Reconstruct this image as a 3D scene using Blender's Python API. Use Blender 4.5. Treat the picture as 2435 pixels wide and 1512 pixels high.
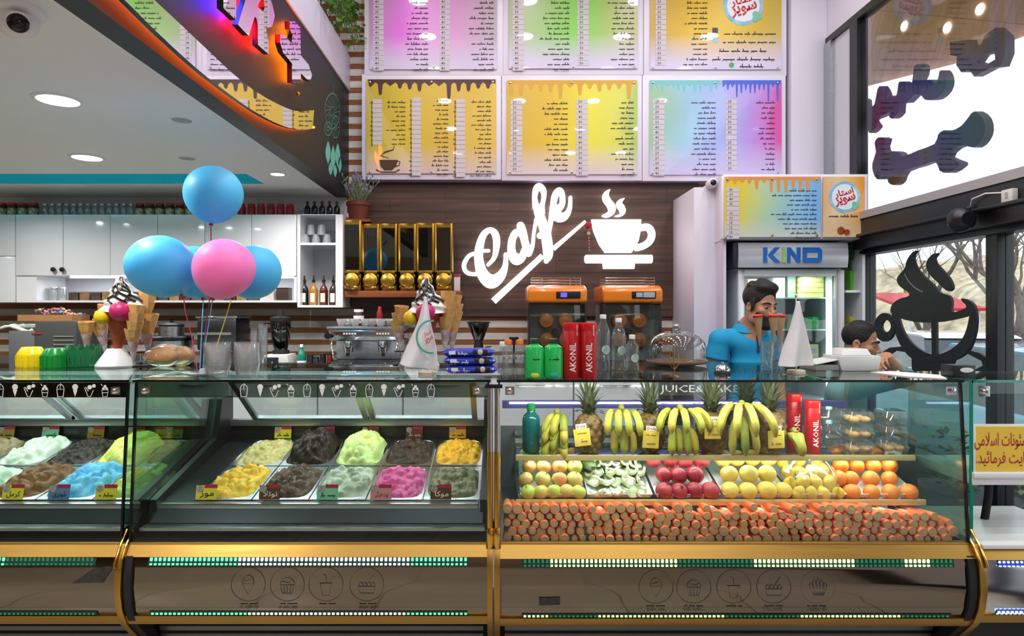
import bpy, bmesh, math, random
import numpy as np
from math import pi, sin, cos, radians as R
from mathutils import Vector, Matrix, Euler, noise

SC = bpy.context.scene
COL = SC.collection
for _o in list(bpy.data.objects): bpy.data.objects.remove(_o)

# ---------------------------------------------------------------- camera
F, CX, CY, CZ = 1512.0, 1190.0, 742.0, 1.58      # focal length and vanishing point in pixels of a 2435 x 1512 frame, eye height
cd = bpy.data.cameras.new('camera'); cam = bpy.data.objects.new('camera', cd); COL.objects.link(cam)
cam.location = (0, 0, CZ); cam.rotation_euler = (R(90), 0, 0)
cd.sensor_width = 36; cd.lens = F/2435*36; cd.shift_x = (1217.5-CX)/2435; cd.shift_y = -(756-CY)/2435
cd.clip_start = .05; cd.clip_end = 200
SC.camera = cam
# ---------------------------------------------------------------- view, world, lights
SC.view_settings.view_transform = 'Standard'; SC.view_settings.look = 'None'
SC.view_settings.exposure = 0.0; SC.view_settings.gamma = 1.0
SC.cycles.max_bounces = 10; SC.cycles.transparent_max_bounces = 48; SC.cycles.glossy_bounces = 5
SC.cycles.diffuse_bounces = 4; SC.cycles.sample_clamp_indirect = 6.0; SC.cycles.caustics_reflective = False; SC.cycles.caustics_refractive = False
W = bpy.data.worlds.new('overcast_sky'); SC.world = W; W.use_nodes = True
bg = W.node_tree.nodes['Background']; bg.inputs[0].default_value = (.93, .97, 1, 1); bg.inputs[1].default_value = 2.3

def area(name, loc, size, watts, rot=(0,0,0), col=(1,1,1), sy=None, shape='DISK', spread=None):
    l = bpy.data.lights.new(name, 'AREA'); l.shape = shape; l.size = size; l.energy = watts; l.color = col
    if sy: l.shape = 'RECTANGLE'; l.size_y = sy
    if spread: l.spread = R(spread)
    o = bpy.data.objects.new(name, l); COL.objects.link(o); o.location = loc; o.rotation_euler = rot
    return o
CEIL = 4.45
for ix, x in enumerate((-.75, .25, 1.25, 2.15)):
    for iy, y in enumerate((-1.2, .3, 1.6, 2.7, 3.6, 4.35)):
        area('hall_downlight', (x, y, CEIL-.03), .17, 11 if y < 3 else 7 if y < 4 else 3.2, col=(.94, .955, 1))
for x in (-2.1, -3.6):
    for y in (-.4, .9): area('mezzanine_light', (x, y, 2.50), .12, 8, col=(.98, .98, 1), spread=150)  # unseen extra lamps, added to brighten the left side and ceiling
# ---------------------------------------------------------------- helpers
def lin(h):
    h = h.lstrip('#'); c = [int(h[i:i+2], 16)/255 for i in (0, 2, 4)]
    return tuple(x/12.92 if x <= .04045 else ((x+.055)/1.055)**2.4 for x in c) + (1,)
MATS = {}
def _nt(name):
    m = bpy.data.materials.new(name); m.use_nodes = True; nt = m.node_tree; b = nt.nodes['Principled BSDF']; return m, nt, b
def N(nt, t, **kw):
    n = nt.nodes.new(t)
    for k, v in kw.items(): setattr(n, k, v)
    return n
def L(nt, a, b): nt.links.new(a, b)
def coords(nt, sc=(1,1,1), rot=(0,0,0), loc=(0,0,0), out='Object'):
    tc = N(nt, 'ShaderNodeTexCoord'); mp = N(nt, 'ShaderNodeMapping')
    mp.inputs['Scale'].default_value = sc; mp.inputs['Rotation'].default_value = rot; mp.inputs['Location'].default_value = loc
    L(nt, tc.outputs[out], mp.inputs[0]); return mp.outputs[0]
def ramp(nt, fac, stops, interp='LINEAR'):
    r = N(nt, 'ShaderNodeValToRGB'); e = r.color_ramp; e.interpolation = interp
    while len(e.elements) > 1: e.elements.remove(e.elements[0])
    e.elements[0].position = stops[0][0]; e.elements[0].color = lin(stops[0][1])
    for p, c in stops[1:]:
        x = e.elements.new(p); x.color = lin(c)
    L(nt, fac, r.inputs[0]); return r.outputs[0]
def mat(name, col='808080', rough=.5, metal=0, emit=None, es=1.0, var=.0, vs=8, bump=0, bs=30, coat=0, spec=.5, stretch=(1,1,1), col2=None, sss=0, rvar=0, trans=0, ior=1.45):
    """principled material; col2/var mix in a noise-driven second colour, bump adds fine relief"""
    if name in MATS: return MATS[name]
    m, nt, b = _nt(name); I = b.inputs
    I['Base Color'].default_value = lin(col); I['Roughness'].default_value = rough; I['Metallic'].default_value = metal
    I['Specular IOR Level'].default_value = spec; I['Coat Weight'].default_value = coat; I['Coat Roughness'].default_value = .05
    if sss: I['Subsurface Weight'].default_value = sss; I['Subsurface Radius'].default_value = (.02, .008, .004); I['Subsurface Scale'].default_value = .5
    if trans: I['Transmission Weight'].default_value = trans; I['IOR'].default_value = ior
    if var or col2 or bump or rvar:
        v = coords(nt, stretch)
        n = N(nt, 'ShaderNodeTexNoise'); n.inputs['Scale'].default_value = vs; n.inputs['Detail'].default_value = 4; L(nt, v, n.inputs['Vector'])
        if col2:
            L(nt, ramp(nt, n.outputs[0], [(.35, col), (.65, col2)]), I['Base Color'])
        elif var:
            c = lin(col); h = N(nt, 'ShaderNodeMix', data_type='RGBA'); h.inputs[6].default_value = tuple(x*(1-var) for x in c[:3])+(1,); h.inputs[7].default_value = tuple(min(1, x*(1+var)) for x in c[:3])+(1,)
            L(nt, n.outputs[0], h.inputs[0]); L(nt, h.outputs[2], I['Base Color'])
        if rvar:
            mr = N(nt, 'ShaderNodeMapRange'); mr.inputs[3].default_value = max(0, rough-rvar); mr.inputs[4].default_value = rough+rvar; L(nt, n.outputs[0], mr.inputs[0]); L(nt, mr.outputs[0], I['Roughness'])
        if bump:
            n2 = N(nt, 'ShaderNodeTexNoise'); n2.inputs['Scale'].default_value = bs; n2.inputs['Detail'].default_value = 3; L(nt, v, n2.inputs['Vector'])
            bp = N(nt, 'ShaderNodeBump'); bp.inputs['Strength'].default_value = bump; bp.inputs['Distance'].default_value = .01; L(nt, n2.outputs[0], bp.inputs['Height']); L(nt, bp.outputs[0], I['Normal'])
    if emit:
        I['Emission Color'].default_value = lin(emit); I['Emission Strength'].default_value = es
    MATS[name] = m; return m
def glass(name, tint='eef6f2', refl=.06, power=4.0, rough=0.0, haze=0.0, hazecol='ffffff', gmax=.9):
    """clear pane: tinted see-through mixed with a mirror reflection that grows at grazing angles"""
    if name in MATS: return MATS[name]
    m, nt, b = _nt(name); nt.nodes.remove(b); out = nt.nodes['Material Output']
    t = N(nt, 'ShaderNodeBsdfTransparent'); t.inputs[0].default_value = lin(tint)
    g = N(nt, 'ShaderNodeBsdfGlossy'); g.inputs['Roughness'].default_value = rough
    lw = N(nt, 'ShaderNodeLayerWeight'); lw.inputs[0].default_value = .5
    pw = N(nt, 'ShaderNodeMath', operation='POWER'); pw.inputs[1].default_value = power; L(nt, lw.outputs['Facing'], pw.inputs[0])
    mr = N(nt, 'ShaderNodeMapRange'); mr.inputs[3].default_value = refl; mr.inputs[4].default_value = gmax; L(nt, pw.outputs[0], mr.inputs[0])
    src = t.outputs[0]
    if haze:
        d = N(nt, 'ShaderNodeBsdfDiffuse'); d.inputs[0].default_value = lin(hazecol); mh = N(nt, 'ShaderNodeMixShader'); mh.inputs[0].default_value = haze
        L(nt, t.outputs[0], mh.inputs[1]); L(nt, d.outputs[0], mh.inputs[2]); src = mh.outputs[0]
    mx = N(nt, 'ShaderNodeMixShader'); L(nt, mr.outputs[0], mx.inputs[0]); L(nt, src, mx.inputs[1]); L(nt, g.outputs[0], mx.inputs[2]); L(nt, mx.outputs[0], out.inputs[0])
    MATS[name] = m; return m
def emis(name, col, s):
    if name in MATS: return MATS[name]
    m, nt, b = _nt(name); b.inputs['Base Color'].default_value = lin(col); b.inputs['Emission Color'].default_value = lin(col); b.inputs['Emission Strength'].default_value = s
    MATS[name] = m; return m

def P(px, py, Y): return Vector(((px-CX)/F*Y, Y, CZ-(py-CY)/F*Y))          # point seen at pixel (px,py) at distance Y
def PX(px, py, X):                                                          # the same on a wall x = X
    Y = F*X/(px-CX); return Vector((X, Y, CZ-(py-CY)/F*Y))
def PZ(px, py, z):
    Y = (CZ-z)*F/(py-CY); return Vector(((px-CX)/F*Y, Y, z))

class MB:
    def __init__(s, M=None): s.v = []; s.f = []; s.m = []; s.M = M or Matrix()
    def add(s, vs, fs, mi=0):
        b = len(s.v); M = s.M; s.v += [M @ Vector(p) for p in vs]; s.f += [[b+i for i in f] for f in fs]; s.m += [mi]*len(fs); return s
    def box2(s, a, b, mi=0):
        (x0, y0, z0), (x1, y1, z1) = a, b
        return s.add([(x0,y0,z0),(x1,y0,z0),(x1,y1,z0),(x0,y1,z0),(x0,y0,z1),(x1,y0,z1),(x1,y1,z1),(x0,y1,z1)], [(3,2,1,0),(4,5,6,7),(0,1,5,4),(1,2,6,5),(2,3,7,6),(3,0,4,7)], mi)
    def box(s, c, d, mi=0, rot=None):
        if rot is None: return s.box2([c[i]-d[i]/2 for i in range(3)], [c[i]+d[i]/2 for i in range(3)], mi)
        old = s.M; s.M = old @ Matrix.Translation(c) @ Euler(rot).to_matrix().to_4x4(); s.box((0,0,0), d, mi); s.M = old; return s
    def grid(s, rows, mi=0, cu=False, cv=False):
        nu, nv = len(rows), len(rows[0]); vs = [p for r in rows for p in r]; fs = []
        for i in range(nu if cu else nu-1):
            for j in range(nv if cv else nv-1):
                a, b = i, (i+1) % nu; c, d = j, (j+1) % nv
                fs.append((a*nv+c, a*nv+d, b*nv+d, b*nv+c))
        return s.add(vs, fs, mi)
    def lathe(s, prof, c=(0,0,0), n=20, mi=0, ax='z', cap=True, sq=None):
        rows = []
        for r, z in prof:
            row = []
            for k in range(n):
                a = 2*pi*k/n; x, y = r*cos(a), r*sin(a)
                if sq: e = max(abs(cos(a)), abs(sin(a))); q = (1-sq)+sq/e; x *= q; y *= q
                p = (x, y, z) if ax == 'z' else (x, -z, y) if ax == 'y' else (z, x, y)
                row.append((c[0]+p[0], c[1]+p[1], c[2]+p[2]))
            rows.append(row)
        s.grid(rows, mi, cv=True)
        if cap:
            b = len(s.v)-n*len(prof)
            for k0, rev in ((0, True), (len(prof)-1, False)):
                if prof[k0][0] > 1e-5:
                    f = [b+k0*n+k for k in range(n)]; s.f.append(f[::-1] if rev else f); s.m.append(mi)
        return s
    def tube(s, pts, r, n=8, mi=0, cap=True, closed=False, flat=None):
        pts = [Vector(p) for p in pts]; m = len(pts); rows = []; up = None
        for i, p in enumerate(pts):
            a = pts[(i-1) % m] if (closed or i > 0) else p; b = pts[(i+1) % m] if (closed or i < m-1) else p
            t = (b-a).normalized() if (b-a).length > 1e-9 else Vector((0,0,1))
            if up is None: up = t.orthogonal().normalized()
            up = (up - t*up.dot(t)); up = up.normalized() if up.length > 1e-6 else t.orthogonal().normalized()
            w = t.cross(up); rr = r[i] if isinstance(r, (list, tuple)) else r
            rows.append([p + (up*cos(2*pi*k/n) + w*sin(2*pi*k/n)*(flat or 1))*rr for k in range(n)])
        b0 = len(s.v); s.grid(rows, mi, cu=closed, cv=True)
        if cap and not closed:
            s.f.append([b0+k for k in range(n)][::-1]); s.m.append(mi); s.f.append([b0+(m-1)*n+k for k in range(n)]); s.m.append(mi)
        return s
    def ell(s, c, r, nu=14, nv=9, mi=0, fn=None):
        if not isinstance(r, (tuple, list)): r = (r, r, r)
        prof = []
        rows = []
        for i in range(nv+1):
            th = pi*i/nv; row = []
            for k in range(nu):
                a = 2*pi*k/nu; d = Vector((sin(th)*cos(a), sin(th)*sin(a), -cos(th)))
                q = fn(d) if fn else 1
                row.append((c[0]+d.x*r[0]*q, c[1]+d.y*r[1]*q, c[2]+d.z*r[2]*q))
            rows.append(row)
        return s.grid(rows, mi, cv=True)
    def prism(s, poly, d, mi=0, mside=None):
        """polygon given as 3-D points, pushed along vector d"""
        d = Vector(d); n = len(poly); ps = [Vector(p) for p in poly]
        a = [tuple(p) for p in ps]; b = [tuple(p+d) for p in ps]
        s.add(a+b, [tuple(range(n))[::-1], tuple(range(n, 2*n))], mi)
        k = len(s.v)-2*n
        for i in range(n):
            j = (i+1) % n; s.f.append([k+i, k+j, k+n+j, k+n+i]); s.m.append(mi if mside is None else mside)
        return s
    def stroke(s, pts, w, d, nrm, mi=0, closed=False):
        """flat-faced ribbon of width w along 3-D points lying in a plane with normal nrm, thickness d along nrm"""
        pts = [Vector(p) for p in pts]; nrm = Vector(nrm).normalized(); m = len(pts); rows = []
        for i, p in enumerate(pts):
            a = pts[(i-1) % m] if (closed or i > 0) else p; b = pts[(i+1) % m] if (closed or i < m-1) else p
            t = (b-a).normalized(); sd = t.cross(nrm).normalized(); ww = (w[i] if isinstance(w, (list, tuple)) else w)/2
            rows.append([p+sd*ww, p-sd*ww, p-sd*ww+nrm*d, p+sd*ww+nrm*d])
        b0 = len(s.v); s.grid(rows, mi, cu=closed, cv=True)
        if not closed:
            s.f.append([b0, b0+1, b0+2, b0+3][::-1]); s.m.append(mi); e = b0+(m-1)*4; s.f.append([e, e+1, e+2, e+3]); s.m.append(mi)
        return s
    def build(s, name, mats, parent=None, loc=None, world=False, bevel=0, ang=40, seg=2, rot=None, recalc=True):
        off = Vector(loc) if (loc is not None and world) else (parent.location if (parent is not None and world) else Vector())
        if parent is not None and world and parent.parent is not None: off = parent.location + parent.parent.location
        me = bpy.data.meshes.new(name); me.from_pydata([tuple(v-off) for v in s.v], [], s.f)
        for m in (mats if isinstance(mats, (list, tuple)) else [mats]): me.materials.append(m)
        me.polygons.foreach_set('material_index', s.m)
        if recalc or bevel:
            bm = bmesh.new(); bm.from_mesh(me)
            if bevel:
                bmesh.ops.remove_doubles(bm, verts=bm.verts, dist=1e-5)
                bmesh.ops.recalc_face_normals(bm, faces=bm.faces)
                es = [e for e in bm.edges if len(e.link_faces) == 2 and e.calc_face_angle(0) > R(35)]
                bmesh.ops.bevel(bm, geom=es, offset=bevel, segments=seg, profile=.6, affect='EDGES', clamp_overlap=True)
            else: bmesh.ops.recalc_face_normals(bm, faces=bm.faces)
            bm.to_mesh(me); bm.free()
        me.polygons.foreach_set('use_smooth', [True]*len(me.polygons)); me.set_sharp_from_angle(angle=R(ang)); me.update()
        o = bpy.data.objects.new(name, me); COL.objects.link(o)
        if parent is not None: o.parent = parent
        if loc is not None: o.location = loc
        if rot is not None: o.rotation_euler = rot
        return o
def tag(o, label, cat, group=None):
    o['label'] = label; o['category'] = cat
    if group: o['group'] = group
    return o
def thing(name, label, cat, loc=(0,0,0), group=None, rot=None):
    o = bpy.data.objects.new(name, None); o.empty_display_size = .05; COL.objects.link(o); o.location = loc
    if rot is not None: o.rotation_euler = rot
    return tag(o, label, cat, group)
def struct(o): o['kind'] = 'structure'; return o
def copy_tree(o, parent=None):
    c = o.copy(); COL.objects.link(c)
    if parent is not None: c.parent = parent
    for ch in list(o.children): copy_tree(ch, c)
    return c
def dup(o, loc, label=None, rot=None, scale=None, group=None):
    c = copy_tree(o); c.location = loc
    if rot is not None: c.rotation_euler = rot
    if scale is not None: c.scale = (scale,)*3 if not isinstance(scale, (tuple, list)) else scale
    if label: c['label'] = label
    if group: c['group'] = group
    return c

ORD = ('first', 'second', 'third', 'fourth', 'fifth', 'sixth', 'seventh', 'eighth', 'ninth', 'tenth', 'eleventh', 'twelfth', 'thirteenth', 'fourteenth')
# writing ------------------------------------------------------------
_FORMS = {}
for ch, b, n in [('ا',0xFE8D,2),('آ',0xFE81,2),('ب',0xFE8F,4),('ت',0xFE95,4),('ج',0xFE9D,4),('ح',0xFEA1,4),('خ',0xFEA5,4),('د',0xFEA9,2),('ر',0xFEAD,2),('ز',0xFEAF,2),('س',0xFEB1,4),('ش',0xFEB5,4),('ص',0xFEB9,4),('ط',0xFEC1,4),('ع',0xFEC9,4),('غ',0xFECD,4),('ف',0xFED1,4),('ق',0xFED5,4),('ل',0xFEDD,4),('م',0xFEE1,4),('ن',0xFEE5,4),('ه',0xFEE9,4),('و',0xFEED,2),('ئ',0xFE89,4),('پ',0xFB56,4),('چ',0xFB7A,4),('ک',0xFB8E,4),('گ',0xFB92,4),('ی',0xFBFC,4),('ﻻ',0xFEFB,2)]:
    _FORMS[ch] = (b, n)
def fa(t):
    t = t.replace('لا', 'ﻻ'); out = []
    for i, c in enumerate(t):
        if c not in _FORMS: out.append(c); continue
        b, n = _FORMS[c]; pv = i > 0 and t[i-1] in _FORMS and _FORMS[t[i-1]][1] == 4; nx = n == 4 and i < len(t)-1 and t[i+1] in _FORMS
        out.append(chr(b + ((3 if nx else 1) if pv else (2 if nx else 0))))
    return ''.join(reversed(out))
_TX = {}
_DG = bpy.context.evaluated_depsgraph_get
def text_geo(body, ext=0.0, bold=0.0):
    k = (body, ext, bold)
    if k not in _TX:
        cu = bpy.data.curves.new('t', 'FONT'); cu.body = body; cu.resolution_u = 1; cu.align_x = 'CENTER'; cu.extrude = ext; cu.offset = bold
        o = bpy.data.objects.new('t', cu); COL.objects.link(o); me = bpy.data.meshes.new_from_object(o.evaluated_get(_DG()))
        _TX[k] = ([tuple(v.co) for v in me.vertices], [tuple(p.vertices) for p in me.polygons])
        bpy.data.objects.remove(o); bpy.data.curves.remove(cu); bpy.data.meshes.remove(me)
    return _TX[k]
def put_text(mb, body, M, w=None, h=None, ext=0.0, mi=0, bold=0.0):
    """write body centred at the origin of M's xy plane, fitted to width w and height h"""
    vs, fs = text_geo(body, ext, bold)
    if not vs: return
    x0 = min(v[0] for v in vs); x1 = max(v[0] for v in vs); y0 = min(v[1] for v in vs); y1 = max(v[1] for v in vs)
    sx = w/(x1-x0) if w else None; sy = h/(y1-y0) if h else None
    sx = sx or sy; sy = sy or sx
    old = mb.M; mb.M = old @ M; mb.add([((v[0]-(x0+x1)/2)*sx, (v[1]-(y0+y1)/2)*sy, v[2]) for v in vs], fs, mi); mb.M = old
def FR(o, x=(1,0,0), y=(0,0,1)):
    """frame at o whose local x,y run along the given directions"""
    x = Vector(x).normalized(); y = Vector(y).normalized(); z = x.cross(y); M = Matrix((x, y, z)).transposed().to_4x4(); M.translation = o; return M
def scribble(mb, M, w, h, rng, mi=0):
    """an unreadable line of small cursive print, w wide and h high, right aligned at M's origin"""
    old = mb.M; mb.M = old @ M; x = 0.0
    while x < w*.95:
        ww = min(w-x, h*rng.uniform(1.6, 3.6))
        if ww < h*.5: break
        n = max(2, int(ww/(h*.42))); top = []
        for k in range(n+1): top.append((-x-ww*k/n, h*rng.choice((.28, .34, .45, .3, .95, .8, .3))))
        vs = [(-x, 0, 0)] + [(a, b, 0) for a, b in top] + [(-x-ww, 0, 0)]
        for k in range(n): 
            a, b = top[k]; c, _ = top[k+1]; t = b if k % 2 else .3*h
            mb.add([(a, h*.02*(k % 3), 0), (a-(a-c)*.55, 0, 0), (a-(a-c)*.55, t, 0), (a, t, 0)], [(0, 1, 2, 3)], mi)
            mb.add([(a, 0, 0), (c, 0, 0), (c, .22*h, 0), (a, .22*h, 0)], [(0, 1, 2, 3)], mi)
            if rng.random() < .35: mb.add([(c, -.3*h, 0), (c+.2*h, -.3*h, 0), (c+.2*h, -.12*h, 0), (c, -.12*h, 0)], [(0, 1, 2, 3)], mi)
        x += ww + h*.55
    mb.M = old

def subdivide(mb, ln, rounds=3):
    """cut long edges of a flat mesh so that it can be wrapped round a can"""
    me = bpy.data.meshes.new('t'); me.from_pydata([tuple(v) for v in mb.v], [], mb.f); bm = bmesh.new(); bm.from_mesh(me); bmesh.ops.triangulate(bm, faces=bm.faces)
    for _ in range(rounds):
        es = [e for e in bm.edges if e.calc_length() > ln]
        if not es: break
        bmesh.ops.subdivide_edges(bm, edges=es, cuts=1); bmesh.ops.triangulate(bm, faces=bm.faces)
    bm.verts.index_update(); mb.v = [v.co.copy() for v in bm.verts]; mb.f = [[v.index for v in f.verts] for f in bm.faces]; mb.m = [0]*len(mb.f); bm.free(); bpy.data.meshes.remove(me)
# implicit bodies --------------------------------------------------------
class SDF:
    def __init__(s, lo, hi, h):
        s.lo = np.array(lo, float); s.h = h; s.n = np.ceil((np.array(hi)-s.lo)/h).astype(int)+1
        s.F = np.full(tuple(s.n), .08); s.ax = [s.lo[i]+h*np.arange(s.n[i]) for i in range(3)]
    def _sub(s, lo, hi):
        a = [max(0, int((lo[i]-s.lo[i])/s.h)) for i in range(3)]; b = [min(int(s.n[i]), int((hi[i]-s.lo[i])/s.h)+2) for i in range(3)]
        if any(b[i] <= a[i] for i in range(3)): return None, None
        sl = tuple(slice(a[i], b[i]) for i in range(3)); g = np.stack(np.meshgrid(*[s.ax[i][sl[i]] for i in range(3)], indexing='ij'), -1); return sl, g
    def _mix(s, sl, d, k, op):
        f = s.F[sl]
        if op == 'add':
            h = np.clip(.5+.5*(f-d)/k, 0, 1); s.F[sl] = f*(1-h)+d*h-k*h*(1-h)
        elif op == 'sub':
            h = np.clip(.5-.5*(f+d)/k, 0, 1); s.F[sl] = f*(1-h)-d*h+k*h*(1-h)
    def ell(s, c, r, k=.015, rot=None, op='add'):
        c = np.array(c, float); r = np.array(r, float); m = max(r)+.08; sl, g = s._sub(c-m, c+m)
        if sl is None: return s
        p = g-c
        if rot is not None: p = p @ np.array(rot)          # world -> local: R^T p
        q = np.sqrt(((p/r)**2).sum(-1)); q2 = np.sqrt(((p/r**2)**2).sum(-1))+1e-9
        s._mix(sl, q*(q-1)/q2, k, op); return s
    def cap(s, a, b, ra, rb=None, k=.015, op='add', sq=None):
        rb = ra if rb is None else rb; a = np.array(a, float); b = np.array(b, float); m = max(ra, rb)+.08
        sl, g = s._sub(np.minimum(a, b)-m, np.maximum(a, b)+m)
        if sl is None: return s
        ab = b-a; t = np.clip(((g-a) @ ab)/max(ab @ ab, 1e-9), 0, 1); d = g-(a+t[..., None]*ab)
        if sq is not None: d = d/np.array(sq)
        s._mix(sl, np.sqrt((d**2).sum(-1))-(ra+(rb-ra)*t), k, op); return s
    def mesh(s, mb, mi=0):
        Fv = s.F; nx, ny, nz = Fv.shape; cs = np.zeros((nx-1, ny-1, nz-1, 3)); cn = np.zeros((nx-1, ny-1, nz-1)); E = []
        for ax in range(3):
            a = [slice(None)]*3; b = [slice(None)]*3; a[ax] = slice(0, -1); b[ax] = slice(1, None)
            fa_, fb = Fv[tuple(a)], Fv[tuple(b)]; cr = (fa_ < 0) != (fb < 0); idx = np.argwhere(cr); t = fa_[cr]/(fa_[cr]-fb[cr])
            pos = idx.astype(float); pos[:, ax] += t; o1, o2 = [k for k in range(3) if k != ax]; E.append((ax, o1, o2, idx, fa_[cr] < 0))
            for d1 in (0, -1):
                for d2 in (0, -1):
                    c = idx.copy(); c[:, o1] += d1; c[:, o2] += d2
                    ok = ((c >= 0) & (c < np.array(cn.shape))).all(1); ci = tuple(c[ok].T); np.add.at(cs, ci, pos[ok]); np.add.at(cn, ci, 1)
        ids = np.full(cn.shape, -1); msk = cn > 0; ids[msk] = np.arange(msk.sum()); V = cs[msk]/cn[msk][:, None]*s.h+s.lo; fs = []
        for ax, o1, o2, idx, neg in E:
            q = []
            for d1, d2 in ((0, 0), (-1, 0), (-1, -1), (0, -1)):
                c = idx.copy(); c[:, o1] += d1; c[:, o2] += d2; ok = ((c >= 0) & (c < np.array(cn.shape))).all(1)
                v = np.full(len(c), -1); v[ok] = ids[tuple(c[ok].T)]; q.append(v)
            q = np.stack(q, 1); good = (q >= 0).all(1); fs += [tuple(int(x) for x in f) for f in q[good]]
        mb.add([tuple(v) for v in V], fs, mi); return mb
# ---------------------------------------------------------------- the room
WALLY, RX, FX, MZ = 5.2, 2.6, -1.24, 2.515       # back wall, right wall, sign fascia, mezzanine underside
white = mat('white_paint', 'e9e8ee', .5, var=.03, vs=3)
lav = mat('pier_paint', 'e4e2ee', .45, var=.03, vs=2)
charcoal = mat('charcoal_board', '121016', .5, var=.08, vs=6)
black = mat('black_metal', '15161a', .35); blackm = mat('black_matt', '141416', .7)
gold = mat('polished_gold', 'e0b45c', .16, 1, rvar=.06, vs=5, stretch=(.5, 4, 4)); goldb = mat('brushed_gold', 'b8904a', .38, 1, rvar=.1, vs=14, stretch=(.2, 5, 5))
brass = mat('brass', 'b8953f', .33, 1, rvar=.08, vs=9)
chrome = mat('chrome', 'd8dade', .1, 1); steel = mat('brushed_steel', 'b9bcc0', .3, 1, rvar=.1, vs=20, stretch=(.3, 4, 4)); dsteel = mat('dark_steel', '55585c', .3, 1, rvar=.1, vs=10)
alu = mat('aluminium', 'b4bac0', .35, .9)
def stripes():
    m, nt, b = _nt('striped_tile'); v = coords(nt); sp = N(nt, 'ShaderNodeSeparateXYZ'); L(nt, v, sp.inputs[0])
    a = N(nt, 'ShaderNodeMath', operation='MULTIPLY_ADD'); a.inputs[1].default_value = 1/.098; a.inputs[2].default_value = -1.58/.098+.27+40; L(nt, sp.outputs[2], a.inputs[0])
    fr = N(nt, 'ShaderNodeMath', operation='FRACT'); L(nt, a.outputs[0], fr.inputs[0])
    n = N(nt, 'ShaderNodeTexNoise'); n.inputs['Scale'].default_value = 2; mp = coords(nt, (2, 2, 40)); L(nt, mp, n.inputs[0]); n.inputs['Detail'].default_value = 5
    br = ramp(nt, n.outputs[0], [(.3, '7a4a2c'), (.7, 'a56c42')]); cr = ramp(nt, n.outputs[0], [(.3, 'd8d2c8'), (.7, 'ece8e0')])
    g = ramp(nt, fr.outputs[0], [(0, 'ffffff'), (.53, 'ffffff'), (.55, '000000'), (.98, '000000'), (1, 'ffffff')])
    mx = N(nt, 'ShaderNodeMix', data_type='RGBA'); L(nt, g, mx.inputs[0]); L(nt, br, mx.inputs[6]); L(nt, cr, mx.inputs[7]); L(nt, mx.outputs[2], b.inputs['Base Color']); b.inputs['Roughness'].default_value = .35
    MATS['striped_tile'] = m; return m
def wood(name, c1, c2, c3, plank, rot, rough=.45, along='x'):
    m, nt, b = _nt(name); v = coords(nt, (1, 1, 1), rot); st = N(nt, 'ShaderNodeMapping'); st.inputs['Scale'].default_value = (.5, 9, 9); L(nt, v, st.inputs[0])
    n = N(nt, 'ShaderNodeTexNoise'); n.inputs['Scale'].default_value = 3; n.inputs['Detail'].default_value = 6; L(nt, st.outputs[0], n.inputs[0])
    bk = N(nt, 'ShaderNodeTexBrick'); bk.inputs['Scale'].default_value = 1; bk.inputs['Brick Width'].default_value = plank[0]; bk.inputs['Row Height'].default_value = plank[1]; bk.inputs['Mortar Size'].default_value = .0025
    bk.inputs['Color1'].default_value = (.8, .8, .8, 1); bk.inputs['Color2'].default_value = (1.1, 1.1, 1.1, 1); bk.inputs['Mortar'].default_value = (.45, .45, .45, 1); L(nt, v, bk.inputs[0])
    mx = N(nt, 'ShaderNodeMix', data_type='RGBA', blend_type='MULTIPLY'); mx.inputs[0].default_value = 1; L(nt, ramp(nt, n.outputs[0], [(.25, c1), (.5, c2), (.75, c3)]), mx.inputs[6]); L(nt, bk.outputs[0], mx.inputs[7]); L(nt, mx.outputs[2], b.inputs['Base Color'])
    b.inputs['Roughness'].default_value = rough; MATS[name] = m; return m
stripe = stripes()
panelw = wood('dark_wood_panel', '3a2a22', '523c31', '6b4f40', (.9, .1), (R(90), 0, 0), .5)
ceilw = wood('ceiling_planks', 'a87a52', 'c49468', 'd8ae84', (2.4, .16), (0, 0, R(90)), .45)
def tiles(name, c, c2, size, rough):
    m, nt, b = _nt(name); v = coords(nt); bk = N(nt, 'ShaderNodeTexBrick'); bk.offset = 0; bk.inputs['Scale'].default_value = 1; bk.inputs['Brick Width'].default_value = size; bk.inputs['Row Height'].default_value = size; bk.inputs['Mortar Size'].default_value = .004
    bk.inputs['Color1'].default_value = lin(c); bk.inputs['Color2'].default_value = lin(c2); bk.inputs['Mortar'].default_value = lin('6a645c'); L(nt, v, bk.inputs[0])
    n = N(nt, 'ShaderNodeTexNoise'); n.inputs['Scale'].default_value = 3; L(nt, v, n.inputs[0]); mx = N(nt, 'ShaderNodeMix', data_type='RGBA', blend_type='MULTIPLY'); mx.inputs[0].default_value = .25; L(nt, bk.outputs[0], mx.inputs[6]); L(nt, n.outputs[1], mx.inputs[7]); L(nt, mx.outputs[2], b.inputs['Base Color']); b.inputs['Roughness'].default_value = rough; MATS[name] = m; return m
def sbox(name, a, b, m, bevel=0): return struct(MB().box2(a, b).build(name, m, bevel=bevel))

sbox('floor', (-6, -3, -.1), (RX+.1, WALLY+.1, 0), tiles('floor_tile', 'b0a798', 'bab0a2', .6, .25))
sbox('wall_back', (-6, WALLY, 0), (RX+.1, WALLY+.12, CEIL+.1), stripe)
sbox('ceiling', (-6, -3, CEIL), (RX+.1, WALLY+.1, CEIL+.1), ceilw)
sbox('wall_left', (-6.12, -3, 0), (-6, WALLY, CEIL), mat('left_wall_paint', 'b9a68e', .6, var=.05, vs=2))
sbox('wall_front', (-6, -3.12, 0), (RX+.1, -3, CEIL), mat('front_wall_paint', '9b8a74', .6, var=.06, vs=2))
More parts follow.
